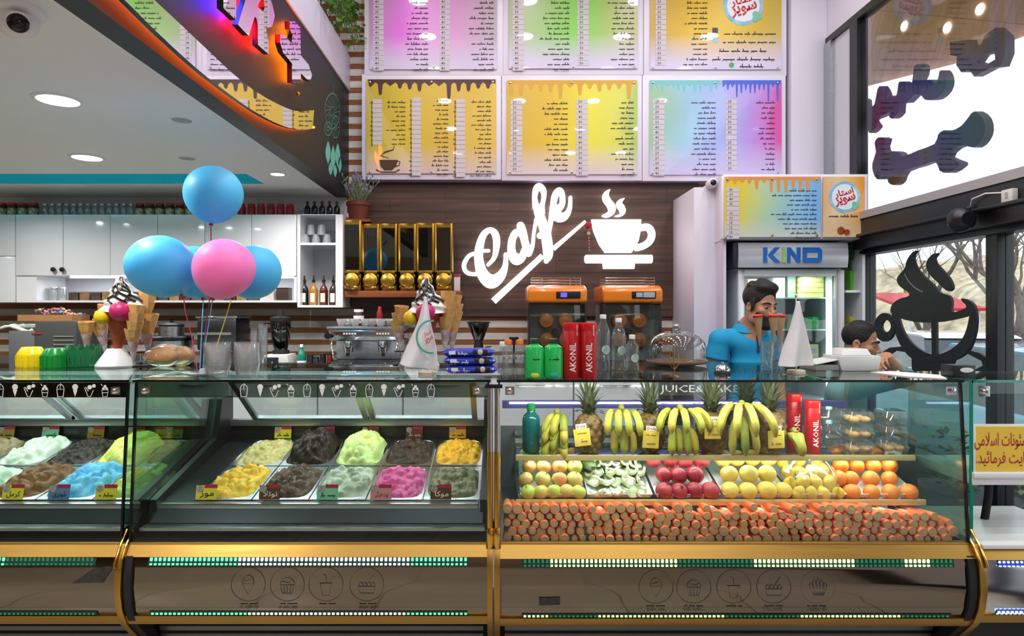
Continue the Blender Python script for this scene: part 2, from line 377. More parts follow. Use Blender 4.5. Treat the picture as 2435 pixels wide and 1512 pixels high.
# brown wood panel behind the glowing sign, and the rail above it
a = P(855, 432, WALLY-.03); b = P(1660, 752, WALLY-.03)
pn = struct(MB().box2((a.x, WALLY-.03, b.z), (b.x, WALLY, a.z)).build('trim_7', panelw))
sbox('trim_1', (a.x-.05, WALLY-.08, a.z-.01), (b.x+.2, WALLY-.0305, a.z+.045), mat('rail_violet_grey', '8d86a6', .4))
sbox('trim_6', (-6, WALLY-.02, 2.24), (-1.255, WALLY-.0005, 2.53), white)
shelfgold = mat('shelf_gold', 'f0dc98', .35, .55)
# pier right of the sign and the wall above the fridge niche
a = P(1650, 445, 4.62); b = P(1716, 900, 4.62)
sbox('pillar', (a.x, 4.62, 0), (b.x, WALLY, a.z), lav, .006)
a = P(1879, 0, 5.08)
sbox('pillar', (a.x, 5.06, 2.54), (RX, WALLY, CEIL), lav, .006)
# mezzanine underside, with a long lit cove
cw = mat('mezzanine_white', 'eceff0', .55, var=.03, vs=2)
mb = MB(); Y0, Y1, XR = 4.30, 4.65, -1.72
mb.box2((-6, -1, MZ), (FX-.1, Y0, MZ+.28)); mb.box2((XR, Y0, MZ), (FX-.1, Y1, MZ+.28)); mb.box2((-6, Y1, MZ), (FX-.1, WALLY, MZ+.28)); mb.box2((-6, Y0, MZ+.2), (XR, Y1, MZ+.28))
struct(mb.build('ceiling_mezzanine', cw))
cv = MB(); cv.box2((-6, Y1-.004, MZ+.004), (XR, Y1, MZ+.19)); struct(cv.build('trim_2', mat('cove_painted_glow', '22c4d4', .5)))  # cyan light of the strip is put into this wall's colour
st = tag(MB().box2((-6, Y0+.02, MZ+.06), (XR-.06, Y0+.05, MZ+.075)).build('cove_light_strip', emis('cyan_led', '20e0f4', 2)), 'cyan light strip hidden in the ceiling cove above the white cupboards', 'light strip')
# fascia with white cap
fa_ = struct(MB().box2((FX-.1, -1, MZ), (FX, WALLY, 3.38)).build('fascia_beam', charcoal))
struct(MB().box2((FX-.1, -1, 3.38), (FX+.012, WALLY, 3.67)).build('fascia_trim', mat('cap_lavender', 'dcd6ea', .4, var=.03), bevel=.004))
sbox('rear_wall', (FX-1.0, -1, 3.38), (FX-.9, WALLY, CEIL), white)
sbox('upper_floor', (FX-.9, -1, 3.30), (FX-.1, WALLY, 3.34), white)

# ---------------------------------------------------------------- right wall with the street windows
clear = glass('window_glass', 'f2f6f6', .05, 3.2)
upper_glass = glass('upper_window_glass', 'e6e8ee', .05, 3.2, gmax=.45)
struct(MB().box2((RX, -3, 3.75), (RX+.1, WALLY, CEIL)).box2((RX, 5.05, 0), (RX+.1, WALLY, 3.75)).box2((RX, 4.62, 0), (RX+.1, 5.05, 2.1)).build('wall_right', lav))
beam = MB(); beam.box2((RX-.10, -3, 2.02), (RX+.1, 4.52, 2.225)); beam.box2((RX-.135, -3, 2.10), (RX-.10, 4.52, 2.12)); beam.box2((RX-.05, -3, 1.985), (RX+.06, 4.52, 2.02))
struct(beam.build('window_beam', black, bevel=.006))
sbox('trim_3', (RX-.11, -3, 2.225), (RX+.1, 4.52, 2.275), mat('sill_grey', 'a9a7a6', .45))
w1 = bpy.data.objects.new('window_1', None); COL.objects.link(w1); struct(w1)
fr = MB(); fr.box2((RX-.02, -3, 3.70), (RX+.06, 5.05, 3.75)); fr.box2((RX-.02, 4.60, 2.275), (RX+.06, 4.70, 3.70)); fr.build('window_frame', black, w1)
MB().box2((RX-.03, 4.95, 2.4), (RX+.06, 5.05, 3.70)).build('chrome_edge', steel, w1)
MB().box2((RX+.0, 4.70, 2.275), (RX+.02, 4.95, 3.70)).build('side_panel', mat('side_panel_grey', 'cfd2d4', .4), w1)
MB().box2((RX+.01, -1, 2.275), (RX+.018, 4.60, 3.70)).build('pane', upper_glass, w1)
w2 = bpy.data.objects.new('window_2', None); COL.objects.link(w2); struct(w2)
fr = MB(); 
for y0, y1 in ((4.50, 4.62), (3.29, 3.37), (1.9, 1.98)): fr.box2((RX-.03, y0, 0), (RX+.06, y1, 2.0))
fr.box2((RX-.02, -3, 0), (RX+.06, 4.5, .12)); fr.build('window_frame', black, w2, bevel=.004)
for y0, y1 in ((3.37, 4.50), (1.98, 3.29)): MB().box2((RX+.01, y0, .12), (RX+.018, y1, 2.0)).build('pane', clear, w2)
sbox('wall_right_front', (RX, -3, 0), (RX+.1, 1.9, 2.0), lav)
# ---------------------------------------------------------------- display counters
TZ = 1.288                                             # top surface of the counter glass
cglass = glass('case_glass', 'f5faf8', .03, 3.8); tglass = glass('top_glass', 'd9ece6', .10, 2.4); sglass = glass('side_glass', 'dcece6', .05, 3.2)
edgeg = mat('glass_edge_dark', '0a1512', .15); edget = glass('glass_edge_teal', '3fae94', .2)
mirror = mat('bronze_mirror_panel', '867d70', .07, 1, bump=.05, bs=2.5)
ledb = mat('led_strip_base', '0f3a2b', .5); led_dark = mat('led_off', '1d6a4a', .4, emit='1d7a55', es=.6)
LEDC = {'g': emis('led_green', '58e39a', 2.2), 'w': emis('led_white', 'dfe8ff', 3.2), 'y': emis('led_lime', 'd8ff9a', 2.6), 'b': emis('led_blue', '9cb8ff', 3.2), 'd': led_dark}
iconw = mat('printed_white', 'f2f2f0', .6, emit='f2f2f0', es=0); icond = mat('printed_grey', '4c4a46', .5)
silver = mat('kick_louvre', 'a9adb0', .35, .8); carc = mat('carcass_black', '17181a', .45); inner = mat('inner_steel', '6d7376', .28, 1, rvar=.08, vs=12); innerd = mat('inner_dark', '202426', .25)
_PR = [(0, 2.93), (.15, 2.80), (.26, 2.70), (.33, 2.665), (.42, 2.65), (.54, 2.66), (.60, 2.70)]
def prof(z): return float(np.interp(z, [p[0] for p in _PR], [p[1] for p in _PR]))
def band(mb, x0, x1, z0, z1, out=.0, th=.012, n=5, mi=0):
    zs = [z0+(z1-z0)*k/n for k in range(n+1)]
    rows = []
    for x in (x0, x1): rows.append([(x, prof(z)-out, z) for z in zs]+[(x, prof(z)-out+th, z) for z in reversed(zs)])
    m = len(rows[0]); b = len(mb.v); mb.grid(rows, mi, cv=True)
    mb.f += [[b+i for i in range(m)], [b+m+i for i in reversed(range(m))]]; mb.m += [mi, mi]
def trim_strip(mb, xa, xb, out, mi=0, z0=0, z1=.605):
    band(mb, xa, xb, z0, z1, out, .035, 16, mi)
def glass_icons(mb, x, z, kind, Y, s=.058):
    """small white print on the glass: ice cream cones and cups"""
    n = (0, -1, 0); q = lambda a, b: (x+a*s, Y, z+b*s); w = .0026; d = .0006
    disc = lambda a, b, r: mb.prism([q(a+r*cos(t*pi/5), b+r*sin(t*pi/5)) for t in range(10)], (0, -d, 0))
    if kind == 0:
        disc(0, .22, .22); mb.prism([q(-.17, .02), q(.17, .02), q(0, -.5)], (0, -d, 0))
    elif kind == 1:
        mb.stroke([q(-.33, .15), q(-.08, -.48), q(.12, -.48), q(.32, -.02)], w, d, n); mb.stroke([q(-.33, .15), q(-.24, .2), q(-.05, -.1)], w, d, n); disc(.05, .2, .17); disc(.36, .3, .14)
    elif kind == 2:
        mb.stroke([q(-.24, 0), q(-.16, -.5), q(.16, -.5), q(.24, 0)], w, d, n, closed=True); disc(-.12, .1, .1); disc(.12, .1, .1); disc(0, .26, .11); mb.stroke([q(-.3, .45), q(-.2, .3)], w, d, n); mb.stroke([q(-.2, -.2), q(.2, -.2)], w, d, n)
    else:
        mb.stroke([q(-.27, .05), q(-.2, -.5), q(.2, -.5), q(.27, .05)], w*1.4, d, n, closed=True); mb.stroke([q(.27*cos(t*pi/8), .05+.36*sin(t*pi/8)) for t in range(9)], w, d, n); mb.stroke([q(-.02, .06), q(.02, .5)], w, d, n); mb.stroke([q(-.27, .05), q(.27, .05)], w*1.4, d, n)
def badge(mb, x, z, kind, r=.071, dots=False):
    Y = prof(z)-.0022; n = (0, -1, 0); d = .0004
    q = lambda a, b: (x+a*r, prof(z+b*r)-.0022, z+b*r)
    if dots:
        for k in range(44): t = 2*pi*k/44; mb.prism([q(cos(t)+.022*cos(u*pi/2), sin(t)+.022*sin(u*pi/2)) for u in range(4)], (0, -d, 0))
    else: mb.stroke([q(cos(2*pi*k/36), sin(2*pi*k/36)) for k in range(36)], .0016, d, n, closed=True)
    w = .002
    if kind == 0: mb.stroke([q(-.35, .05), q(0, -.6), q(.35, .05)], w, d, n, closed=True); mb.stroke([q(.34*cos(t*pi/8), .05+.5*sin(t*pi/8)) for t in range(9)], w, d, n); mb.stroke([q(-.2, .2), q(.15, .3)], w, d, n)
    if kind == 1:
        mb.stroke([q(-.4, 0), q(-.28, -.5), q(.28, -.5), q(.4, 0)], w, d, n, closed=True)
        for t in (-.2, 0, .2): mb.stroke([q(t, 0), q(t*.75, -.5)], w, d, n)
        mb.stroke([q(.42*cos(t*pi/8), .04+.38*sin(t*pi/8)) for t in range(9)], w, d, n); mb.stroke([q(-.3, .2), q(.1, .12), q(.3, .25)], w, d, n)
    if kind == 2: mb.stroke([q(-.32, .1), q(-.2, -.65), q(.2, -.65), q(.32, .1)], w, d, n, closed=True); mb.stroke([q(-.38, .1), q(.38, .1)], w, d, n); mb.stroke([q(.02, .1), q(-.03, .55), q(-.2, .6)], w, d, n)
    if kind == 3:
        mb.stroke([q(-.5, -.1), q(-.4, -.5), q(.42, -.5), q(.5, -.1)], w, d, n, closed=True)
        for t in range(4): mb.stroke([q(-.36+.24*t+.11*cos(u*pi/4), .02+.13*sin(u*pi/4)) for u in range(8)], w, d, n, closed=True)
        mb.stroke([q(.1, .2), q(.4, .6)], w, d, n)
    if kind == 4:
        for a, h in ((-.42, .3), (-.2, .5), (.02, .62), (.24, .5), (.45, .28)): mb.stroke([q(a*.6, -.5), q(a-.09, h*.5), q(a, h), q(a+.09, h*.5), q(a*.6+.06, -.5)], w, d, n)
def make_case(name, label, x0, x1, leds, badges, icons, patch=None, z=None, hd='a8aeaa'):
    t = thing(name, label, 'display counter', ((x0+x1)/2, 3.2, 0), 'glass display counters of the row')
    zt1, zt0, zl, zb0, zb1, zk = z
    w = dict(parent=t, world=True)
    mb = MB(); mb.box2((x0, 2.76, .25), (x1, 3.66, .55)); mb.box2((x0, 2.94, .05), (x1, 3.66, .25)); mb.box2((x0+.02, 2.96, 0), (x1-.02, 3.6, .06)); mb.build('carcass', carc, **w)
    mb = MB(); band(mb, x0, x1, zt0, zt1, .012, .05); mb.tube([(x0, prof(zt1)-.006, zt1+.003), (x1, prof(zt1)-.006, zt1+.003)], .006, 8); mb.build('upper_gold_rail', goldb, **w)
    mb = MB(); band(mb, x0, x1, zb1, zb0, .012, .04); mb.build('lower_gold_rail', goldb, **w)
    mb = MB(); band(mb, x0, x1, zb0-.005, zt0+.005, 0, .02, 10); mb.build('mirror_panel', mirror, **w)
    for nm, za, zb, seq in (('upper_led_strip', zl, zt0, leds[0]), ('lower_led_strip', zb0, zb0+(zt0-zl)*.55, leds[1])):
        mb = MB(); xa, xb = x0+.1, x1-.09; band(mb, xa, xb, za, zb, .004, .004, 2, 0); ks = sorted(set(seq)); k = 0; x = xa+.008; h = zb-za; full = nm[0] == 'u'
        while x < xb-.012:
            c = seq[min(len(seq)-1, int((x-xa)/(xb-xa)*len(seq)))]; mi = 1+ks.index(c)
            for zz in ((za+h*.72, za+h*.2) if full else (za+h*.5,)):
                hh = h*(.2 if zz > za+h*.5 or not full else .1); yy = prof(zz)-.0075
                mb.box2((x, yy, zz-hh), (x+.0095, yy+.004, zz+hh), mi)
            x += .0185
        mb.build(nm, [ledb]+[LEDC[c] for c in ks], **w)
    mb = MB()
    for k in range(6): mb.box((( x0+x1)/2, 2.86+.012*k, .235-k*.04), (x1-x0-.06, .02, .028), 0, (R(25), 0, 0))
    mb.build('kick_louvre', silver, **w)
    if badges:
        mb = MB(); rng = random.Random(int(x0*100)+7)
        zc = (zt0+zb0)/2+.012
        for px, kd in badges:
            bx = (px-CX)/F*2.652; badge(mb, bx, zc, kd, dots=kd == 4)
            for ln in range(2 if kd != 2 else 1): scribble(mb, FR((bx+.04, prof(zc-.09)-.003, zc-.084-.016*ln)), .08, .012, rng)
        mb.build('printed_badges', icond, **w)
    if patch:
        mb = MB(); mb.prism([P(a, b, prof(CZ-(b-CY)/F*2.65)-.003) for a, b in patch], (0, .001, 0)); mb.build('dark_patch', mat('patch_dark', '26241f', .5, col2='3d3a30', vs=40), **w)  # flat dark mottled patch laid on the mirror panel
    # glazing
    f0, f1 = .605, TZ-.010
    mb = MB(); mb.prism([(x0, 2.69, f0), (x1, 2.69, f0), (x1, 2.738, f1), (x0, 2.738, f1)], (0, .006, 0)); mb.build('front_glass', cglass, **w)
    mb = MB(); mb.box2((x0-.006, 2.732, TZ-.008), (x1+.006, 3.68, TZ)); mb.build('top_glass', tglass, **w)
    mb = MB(); mb.box2((x0-.006, 2.728, TZ-.009), (x1+.006, 2.732, TZ+.001)); mb.build('top_edge', edgeg, **w)
    for sx in (x0, x1-.006):
        mb = MB(); mb.prism([(sx, 2.697, f0), (sx, 3.66, f0), (sx, 3.66, f1), (sx, 2.745, f1)], (.006, 0, 0)); mb.build('side_glass', sglass, **w)
    for sx in (x0, x1-.008): MB().prism([(sx, 2.686, f0), (sx, 2.70, f0), (sx, 2.748, f1), (sx, 2.734, f1)], (.008, 0, 0)).build('glass_edge', edgeg, **w)
    for sx in (x0+.05, x1-.05): MB().box((sx, 2.729, TZ-.045), (.04, .008, .035)).lathe([(.012, 0), (.012, .012), (.006, .016)], (sx, 2.726, TZ-.045), 12, ax='y').build('glass_clamp', chrome, **w)
    if hd: MB().prism([(x0+.004, 2.7352, 1.213), (x1-.004, 2.7352, 1.213), (x1-.004, 2.7392, 1.277), (x0+.004, 2.7392, 1.277)], (0, .0015, 0)).build('header_film', glass('film_'+hd, hd, .04, 4), **w)
    if icons:
        mb = MB()
        for k, px in enumerate(icons[0]): glass_icons(mb, (px-CX)/F*2.733, CZ-(927-CY)/F*2.733, (icons[1]+k) % 4, 2.7325-.0)
        mb.build('printed_icons', iconw, **w)
    return t
ZL = (.598, .556, .521, .306, .262, .2); ZR = (.598, .550, .515, .292, .247, .2)
caseA = make_case('display_counter', 'left gelato counter cut by the photo edge, dark end glass', -3.3, -1.60, ('yyyyygdd', 'ddgyddd'), None, ([-73, -36, 0, 36, 68, 107, 144, 179, 212, 250], 1), [(170, 1387), (225, 1350), (262, 1345), (268, 1350), (245, 1385)], ZL, '5a5048')
caseB = make_case('display_counter', 'middle gelato counter holding ten ice cream pans between the gold posts', -1.572, -.048, ('gggwwwwwwgg', 'gggwwwwwgg'), [(590, 0), (683, 1), (775, 2), (872, 3)], ([580, 619, 652, 692, 730, 766, 800, 840, 878, 913, 947, 988, 1025], 3), None, ZL)
caseC = make_case('display_counter', 'long fruit counter with two gold edged shelves above a bed of carrots', -.010, 1.985, ('dyyyyydddyyyyddyd', 'yddyyyyydddyyyydd'), [(1560, 0), (1650, 1), (1745, 2), (1840, 3), (1945, 4)], None, [(1282, 1421), (1332, 1420), (1332, 1438), (1282, 1440)], ZR, None)
# curved gold end trims and the twin gold posts in the middle
def end_trim(x0, x1, label, side):
    t = thing('gold_end_trim', label, 'trim', ((x0+x1)/2, 2.7, 0), 'curved gold trims between counters'); w = dict(parent=t, world=True)
    mb = MB(); trim_strip(mb, x0+.004, x1-.004, .022); mb.build('gold_band', goldb, bevel=.003, **w)
    mb = MB()
    for x in (x0+.006, x1-.006): mb.tube([(x, prof(z)-.026, z) for z in np.linspace(.52, .60, 6)]+[(x, 2.70, .625), (x, 2.722, .65)], .0055, 8)
    mb.build('gold_bead', gold, **w)
    s = side
    mb = MB(); band(mb, (x1+.002 if s > 0 else x0-.032), (x1+.032 if s > 0 else x0-.002), .02, .56, .014, .06, 10); mb.build('dark_gap', blackm, **w)
    return t
end_trim(-1.604, -1.568, 'curved gold trim between the two gelato counters', 1)
end_trim(1.982, 2.020, 'curved gold trim at the right end of the fruit counter', -1)
for x, lb in ((-.044, 'gold and chrome corner post on the gelato counter side'), (-.014, 'gold and chrome corner post on the fruit counter side')):
    t = thing('corner_post', lb, 'post', (x, 2.70, 0)); w = dict(parent=t, world=True)
    mb = MB(); trim_strip(mb, x-.012, x+.012, .018, z0=.02); mb.build('gold_band', goldb, bevel=.002, **w)
    yy = lambda z: 2.684+.048*(z-.6)/.68
    mb = MB(); mb.tube([(x, yy(z), z) for z in (.6, .7, .85, .985)], .0135, 12); mb.lathe([(.013, .58), (.017, .585), (.017, .66), (.013, .67)], (x, 2.684, 0), 12); mb.build('gold_tube', gold, **w)
    mb = MB(); mb.tube([(x, yy(z), z) for z in (.985, 1.1, 1.268)], .0125, 12); mb.build('chrome_tube', chrome, **w)
mb = MB(); mb.box((-.029, 2.728, 1.262), (.075, .03, .014)); mb.build('x', black).name = 'post_cap'
tag(bpy.data.objects['post_cap'], 'black cap plate joining the two corner posts under the glass top', 'cap')

# inside the two gelato counters
def gelato_inside(t, x0, x1, lids, blanks):
    w = dict(parent=t, world=True)
    mb = MB(); mb.box2((x0+.03, 2.83, .705), (x1-.05, 2.872, .728)); mb.build('pan_rail', steel, bevel=.004, **w)
    mb = MB(); mb.prism([(x0+.03, 2.835, .708), (x0+.03, 2.79, .655), (x0+.03, 2.80, .65), (x0+.03, 2.85, .70)], (x1-x0-.06, 0, 0)); mb.build('air_duct', mat('duct_dark', '3a4043', .3, .8), **w)
    mb = MB(); mb.box2((x0+.02, 2.73, .640), (x1-.02, 2.80, .652)); mb.build('front_ledge', steel, **w)
    mb = MB(); mb.box2((x0+.01, 2.79, .55), (x1-.01, 2.80, .641)); mb.box2((x0+.01, 2.70, .60), (x1-.01, 2.79, .606)); mb.build('lower_ledge', innerd, **w)
    mb = MB(); mb.box2((x0+.02, 2.85, .55), (x1-.02, 3.64, .565)); mb.build('pan_well', inner, **w)
    for a_, b_ in blanks: MB().prism([(a_, 2.872, .728), (b_, 2.872, .728), (b_, 3.60, .862), (a_, 3.60, .862)], (0, .002, -.01)).build('blank_plate', mat('blank_dark', '23282b', .3, .6), **w)
    mb = MB()
    for xs in (x0+.012, x1-.042): mb.prism([(xs, 2.80, .55), (xs, 3.64, .55), (xs, 3.64, 1.10), (xs, 3.50, 1.10), (xs, 3.44, .90), (xs, 2.83, .745)], (.03, 0, 0))
    mb.build('end_panel', mat('end_panel_dark', '14181a', .3), **w)
    mb = MB(); mb.box2((x0+.03, 3.60, .935), (x1-.04, 3.65, .972)); mb.build('rear_rail', alu, bevel=.004, **w)
    mb = MB(); mb.box2((x0+.03, 3.62, .80), (x1-.04, 3.65, .936)); mb.build('rear_panel', innerd, **w)
    mb = MB(); mb.box2((x0+.04, 3.40, 1.245), (x1-.04, 3.43, 1.262)); mb.build('led_tube', emis('case_led_white', 'eef4ff', 5), **w)
    for a, b in lids:
        mb = MB(); d = Vector((0, -.36, .27)); o = Vector((0, 3.61, .962))
        for x in (a, b-.03): mb.prism([(x, 3.61, .962), (x+.03, 3.61, .962), (x+.03, 3.25, 1.232), (x, 3.25, 1.232)], (0, .012, .016))
        for s in (0, .93): p = o+d*s; mb.prism([(a, p.y, p.z), (b, p.y, p.z), (b, p.y-.025, p.z+.019), (a, p.y-.025, p.z+.019)], (0, .012, .016))
        lf = mb.build('lid_frame', alu, **w)
        mb = MB(); mb.prism([(a+.03, 3.60, .972), (b-.03, 3.60, .972), (b-.03, 3.26, 1.227), (a+.03, 3.26, 1.227)], (0, .004, .005)); mb.build('lid_glass', cglass, **w)
gelato_inside(caseA, -3.3, -1.60, [(-2.385, -1.66), (-3.2, -2.42)], [(-1.641, -1.588), (-3.26, -2.88)])
gelato_inside(caseB, -1.572, -.048, [(-1.40, -.745), (-.735, -.13)], [(-1.528, -1.383), (-.093, -.092)])
for nm, xc, ln in (('gelato_case_light', -2.4, 1.5), ('gelato_case_light', -.81, 1.35)):
    area(nm, (xc, 3.38, 1.24), ln, 6.5, (R(-18), 0, 0), (1, .98, .95), .03)
# inside the fruit counter
w = dict(parent=caseC, world=True); x0, x1 = -.010, 1.985
mb = MB(); mb.box2((x0+.01, 2.70, .565), (x1-.01, 3.64, .58)); mb.build('bottom_deck', steel, **w)
mb = MB(); mb.box2((x0+.01, 3.63, .58), (x1-.01, 3.65, .93)); mb.build('rear_panel', mat('rear_panel_grey', '8f9496', .4), **w)
for nm, yf, zz, th in (('upper_shelf', 2.917, .918, .02), ('lower_shelf', 2.844, .735, .02)):
    mb = MB(); mb.box2((.075, yf+.01, zz-.012), (1.90, 3.45, zz)); sh = mb.build(nm, glass('shelf_glass', 'dfeee8', .08, 3), **w)
    mb = MB(); mb.box2((.07, yf, zz-.020), (1.905, yf+.014, zz+.005)); o = mb.build('gold_edge', shelfgold, bevel=.002, **w); o.parent = sh
    for x in (.08, .99, 1.88): o = MB().box2((x, 3.1, zz-.04), (x+.015, 3.64, zz-.012)).build('bracket', steel, **w); o.parent = sh
mb = MB(); mb.box2((x0+.02, 3.60, 1.035), (x1-.02, 3.65, 1.075)); mb.build('rear_rail', mat('violet_rail', '6a68a8', .4), **w)
mb = MB(); mb.box2((x0+.06, 3.588, 1.062), (1.55, 3.60, 1.072)); mb.build('led_tube', emis('violet_led', 'd8d4ff', 4), **w)
area('fruit_case_light', (.98, 2.80, 1.258), 1.85, 9, (R(28), 0, 0), (1, .97, .92), .03)
area('fruit_case_light', (.98, 2.95, .895), 1.7, 2.0, (R(8), 0, 0), (1, .95, .88), .02)
area('fruit_case_light', (.98, 2.87, .71), 1.7, 1.4, (R(-6), 0, 0), (1, .95, .9), .02)

# right hand counter end with the yellow notice
t = thing('display_counter', 'short end counter at the far right carrying a yellow notice', 'display counter', (2.3, 3.1, 0), 'glass display counters of the row'); w = dict(parent=t, world=True); x0, x1 = 2.02, 2.585
mb = MB(); mb.box2((x0, 2.76, .06), (x1, 3.2, .55)); mb.build('carcass', carc, **w)
mb = MB(); band(mb, x0, x1, .546, .586, .012, .05); mb.build('upper_gold_rail', goldb, **w)
mb = MB(); mb.box2((x0, 2.66, .588), (x1, 3.2, .606)); mb.build('white_deck', mat('deck_white', 'e8e6e2', .3), bevel=.003, **w)
mb = MB(); band(mb, x0, x1, .27, .31, .012, .04); mb.build('lower_gold_rail', goldb, **w)
mb = MB(); band(mb, x0, x1, .30, .55, 0, .02, 8); mb.build('mirror_panel', mat('pale_mirror', 'd8d8dc', .15, 1), **w)
for nm, za, zb in (('upper_led_strip', .517, .545), ('lower_led_strip', .312, .330)):
    mb = MB(); band(mb, x0+.06, x1, za, zb, .004, .004, 2); x = x0+.065
    while x < x1: mb.box((x, prof(zb)-.006, (za+zb)/2+.004), (.0095, .004, .009), 1); mb.box((x, prof(za)-.006, za+.003), (.0095, .004, .004), 1); x += .0185
    mb.build(nm, [mat('led_base_blue', '3448b8', .4), LEDC['b']], **w)
mb = MB(); mb.box2((x0, 2.72, .84), (x1, 3.1, .885)); mb.box2((x0, 2.71, .872), (x1, 2.73, .894)); mb.build('white_ledge', mat('ledge_white', 'eceaf0', .3), bevel=.003, **w)
mb = MB(); mb.box2((x0, 2.735, .894), (x1, 2.741, TZ-.008)); mb.build('front_glass', cglass, **w)
mb = MB(); mb.box2((x0, 2.73, TZ-.008), (x1, 3.15, TZ)); mb.build('top_glass', tglass, **w)
mb = MB(); mb.box2((x0, 2.725, TZ-.010), (x1, 2.730, TZ+.001)); mb.box2((x0-.004, 2.725, .60), (x0+.006, 2.735, TZ)); mb.build('glass_edge', mat('teal_edge', '1f8f78', .1, spec=.8), **w)
mb = MB(); mb.box2((x0, 2.74, .60), (x0+.006, 3.15, TZ-.008)); mb.build('side_glass', sglass, **w)
mb = MB(); mb.box((2.075, 2.728, TZ-.047), (.045, .008, .045)); mb.lathe([(.013, 0), (.013, .012), (.006, .018)], (2.07, 2.725, TZ-.047), 12, ax='y'); mb.build('glass_clamp', chrome, **w)
t = thing('notice_sign', 'yellow notice with red Persian writing on the end counter glass', 'sign', (2.25, 2.73, .9)); w = dict(parent=t, world=True)
a = P(2312, 1008, 2.73); b = P(2312+190, 1124, 2.73)
mb = MB(); mb.box2((a.x, 2.722, b.z), (b.x, 2.7345, a.z)); mb.build('sign_frame', mat('sign_frame_white', 'eeece6', .4), bevel=.002, **w)
mb = MB(); mb.box2((a.x+.01, 2.7205, b.z+.008), (b.x-.01, 2.724, a.z-.009)); mb.build('sign_panel', mat('sign_yellow', 'f0c83e', .35, var=.04), **w)
mb = MB(); mx = (a.x+b.x)/2
px_ = lambda q: (q-CX)/F*2.72; put_text(mb, fa('لطفا شئونات اسلامی'), FR((px_(2402), 2.7198, a.z-.072)), .305, .075, mi=0, bold=.012); put_text(mb, fa('را رعایت فرمائید.'), FR((px_(2400), 2.7198, a.z-.148)), .285, .068, bold=.012)
mb.build('red_writing', mat('sign_red', 'b8283c', .5), **w)
mb = MB(); pts = [P(2352, 1140, 3.0), P(2350, 1180, 3.0), P(2342, 1230, 3.0), P(2330, 1275, 3.0), P(2318, 1330, 3.0), P(2312, 1380, 3.0)]
tag(mb.tube(pts, .017, 10).build('bent_pipe', blackm), 'black bent pipe under the white ledge of the end counter', 'pipe')
# ---------------------------------------------------------------- ice cream pans
def rrect(a, w, d, r):
    """point on a rounded rectangle at parameter a (angle)"""
    c, s_ = cos(a), sin(a); n = 5.0; k = (abs(c)**n+abs(s_)**n)**(-1/n); return (c*k*w/2, s_*k*d/2)
def pan_geo(mb, w=.252, d=.352, h=.075):
    na = 40; rows = []
    rect = []
    for k in range(na):
        a = 2*pi*k/na; c, s_ = cos(a), sin(a); q = 1/max(abs(c), abs(s_)); rect.append((c*q*w/2, s_*q*d/2))
    for sc, z, rr in ((1, -.006, 0), (1, 0, 0), (.93, 0, 1), (.90, -.006, 1), (.86, -h, 1)):
        rows.append([(rect[k][0]*sc, rect[k][1]*sc, z) if not rr else rrect(2*pi*k/na, w*sc, d*sc, 0)+(z,) for k in range(na)])
    mb.grid(rows, 0, cv=True)
    b = len(mb.v)-na; mb.f.append([b+k for k in range(na)]); mb.m.append(0)
def heap_geo(mb, seed, hgt, blobs, br, w=.232, d=.33, shave=0, peak=(0, 0), low=-.012, flute=0):
    rg = np.random.RandomState(seed); nr, na = 32, 96
    blobs = int(blobs*1.7); br *= .76; B = np.stack([rg.uniform(-w*.46, w*.46, blobs), rg.uniform(-d*.46, d*.46, blobs)], 1); br_ = rg.uniform(.55, 1.25, blobs)*br; bh = rg.uniform(.6, 1.15, blobs)*br*.95
    def H(x, y, t):
        q = max(0, 1-(((x-peak[0])/(w*.55))**2+((y-peak[1])/(d*.56))**2)); base = low+hgt*q**.75
        dd = ((B[:, 0]-x)**2+(B[:, 1]-y)**2)/br_**2; v = float((bh*np.sqrt(np.maximum(0, 1-dd))).max())
        n = noise.noise((x*60, y*60, seed))*.004+noise.noise((x*150, y*150, seed))*.0025
        if flute: v += abs(sin(math.atan2(y-peak[1], x-peak[0])*flute))*.012*min(1, t*3)
        return base+v*(1 if t < .9 else (1-t)/.1*.9+.1)+n
    rows = []
    for i in range(nr+1):
        t = max(.02, i/nr); row = []
        for k in range(na):
            x, y = rrect(2*pi*k/na, w*t, d*t, 0); row.append((x, y, H(x, y, t)))
        rows.append(row)
    mb.grid(rows, 0, cv=True); b = len(mb.v)-na*len(rows); mb.f.append([b+k for k in range(na)]); mb.m.append(0)
GM = lambda n, a, b, vs=22, rough=.45, bump=.25: mat('gelato_'+n, a, rough, spec=.25, col2=b, vs=vs, bump=bump, bs=70, sss=.08)
PITCH = math.atan2(.065, .35)
PANM = mat('pan_steel', 'c8ccd0', .22, 1, rvar=.06, vs=15)
pan_src = [None]
def pan(x, yc, zc, label, gm, seed, hgt, blobs, br, low=-.012, flute=0, peak=(0, .03)):
    t = thing('gelato_pan', label, 'ice cream pan', (x, yc, zc), 'ice cream pans in the gelato counters', (PITCH, 0, 0))
    if pan_src[0] is None:
        mb = MB(); pan_geo(mb); o = mb.build('steel_pan', PANM, t); pan_src[0] = o
    else:
        o = pan_src[0].copy(); COL.objects.link(o); o.parent = t
    mb = MB(); heap_geo(mb, seed, hgt, blobs, br, low=low, flute=flute, peak=peak); mb.build('ice_cream', gm, t, ang=80)
    return t
dy = .18; y1, z1 = 2.87+.178, .730+.0325+.004; y2, z2 = 2.87+.178+.356, .730+.0325+.066+.004
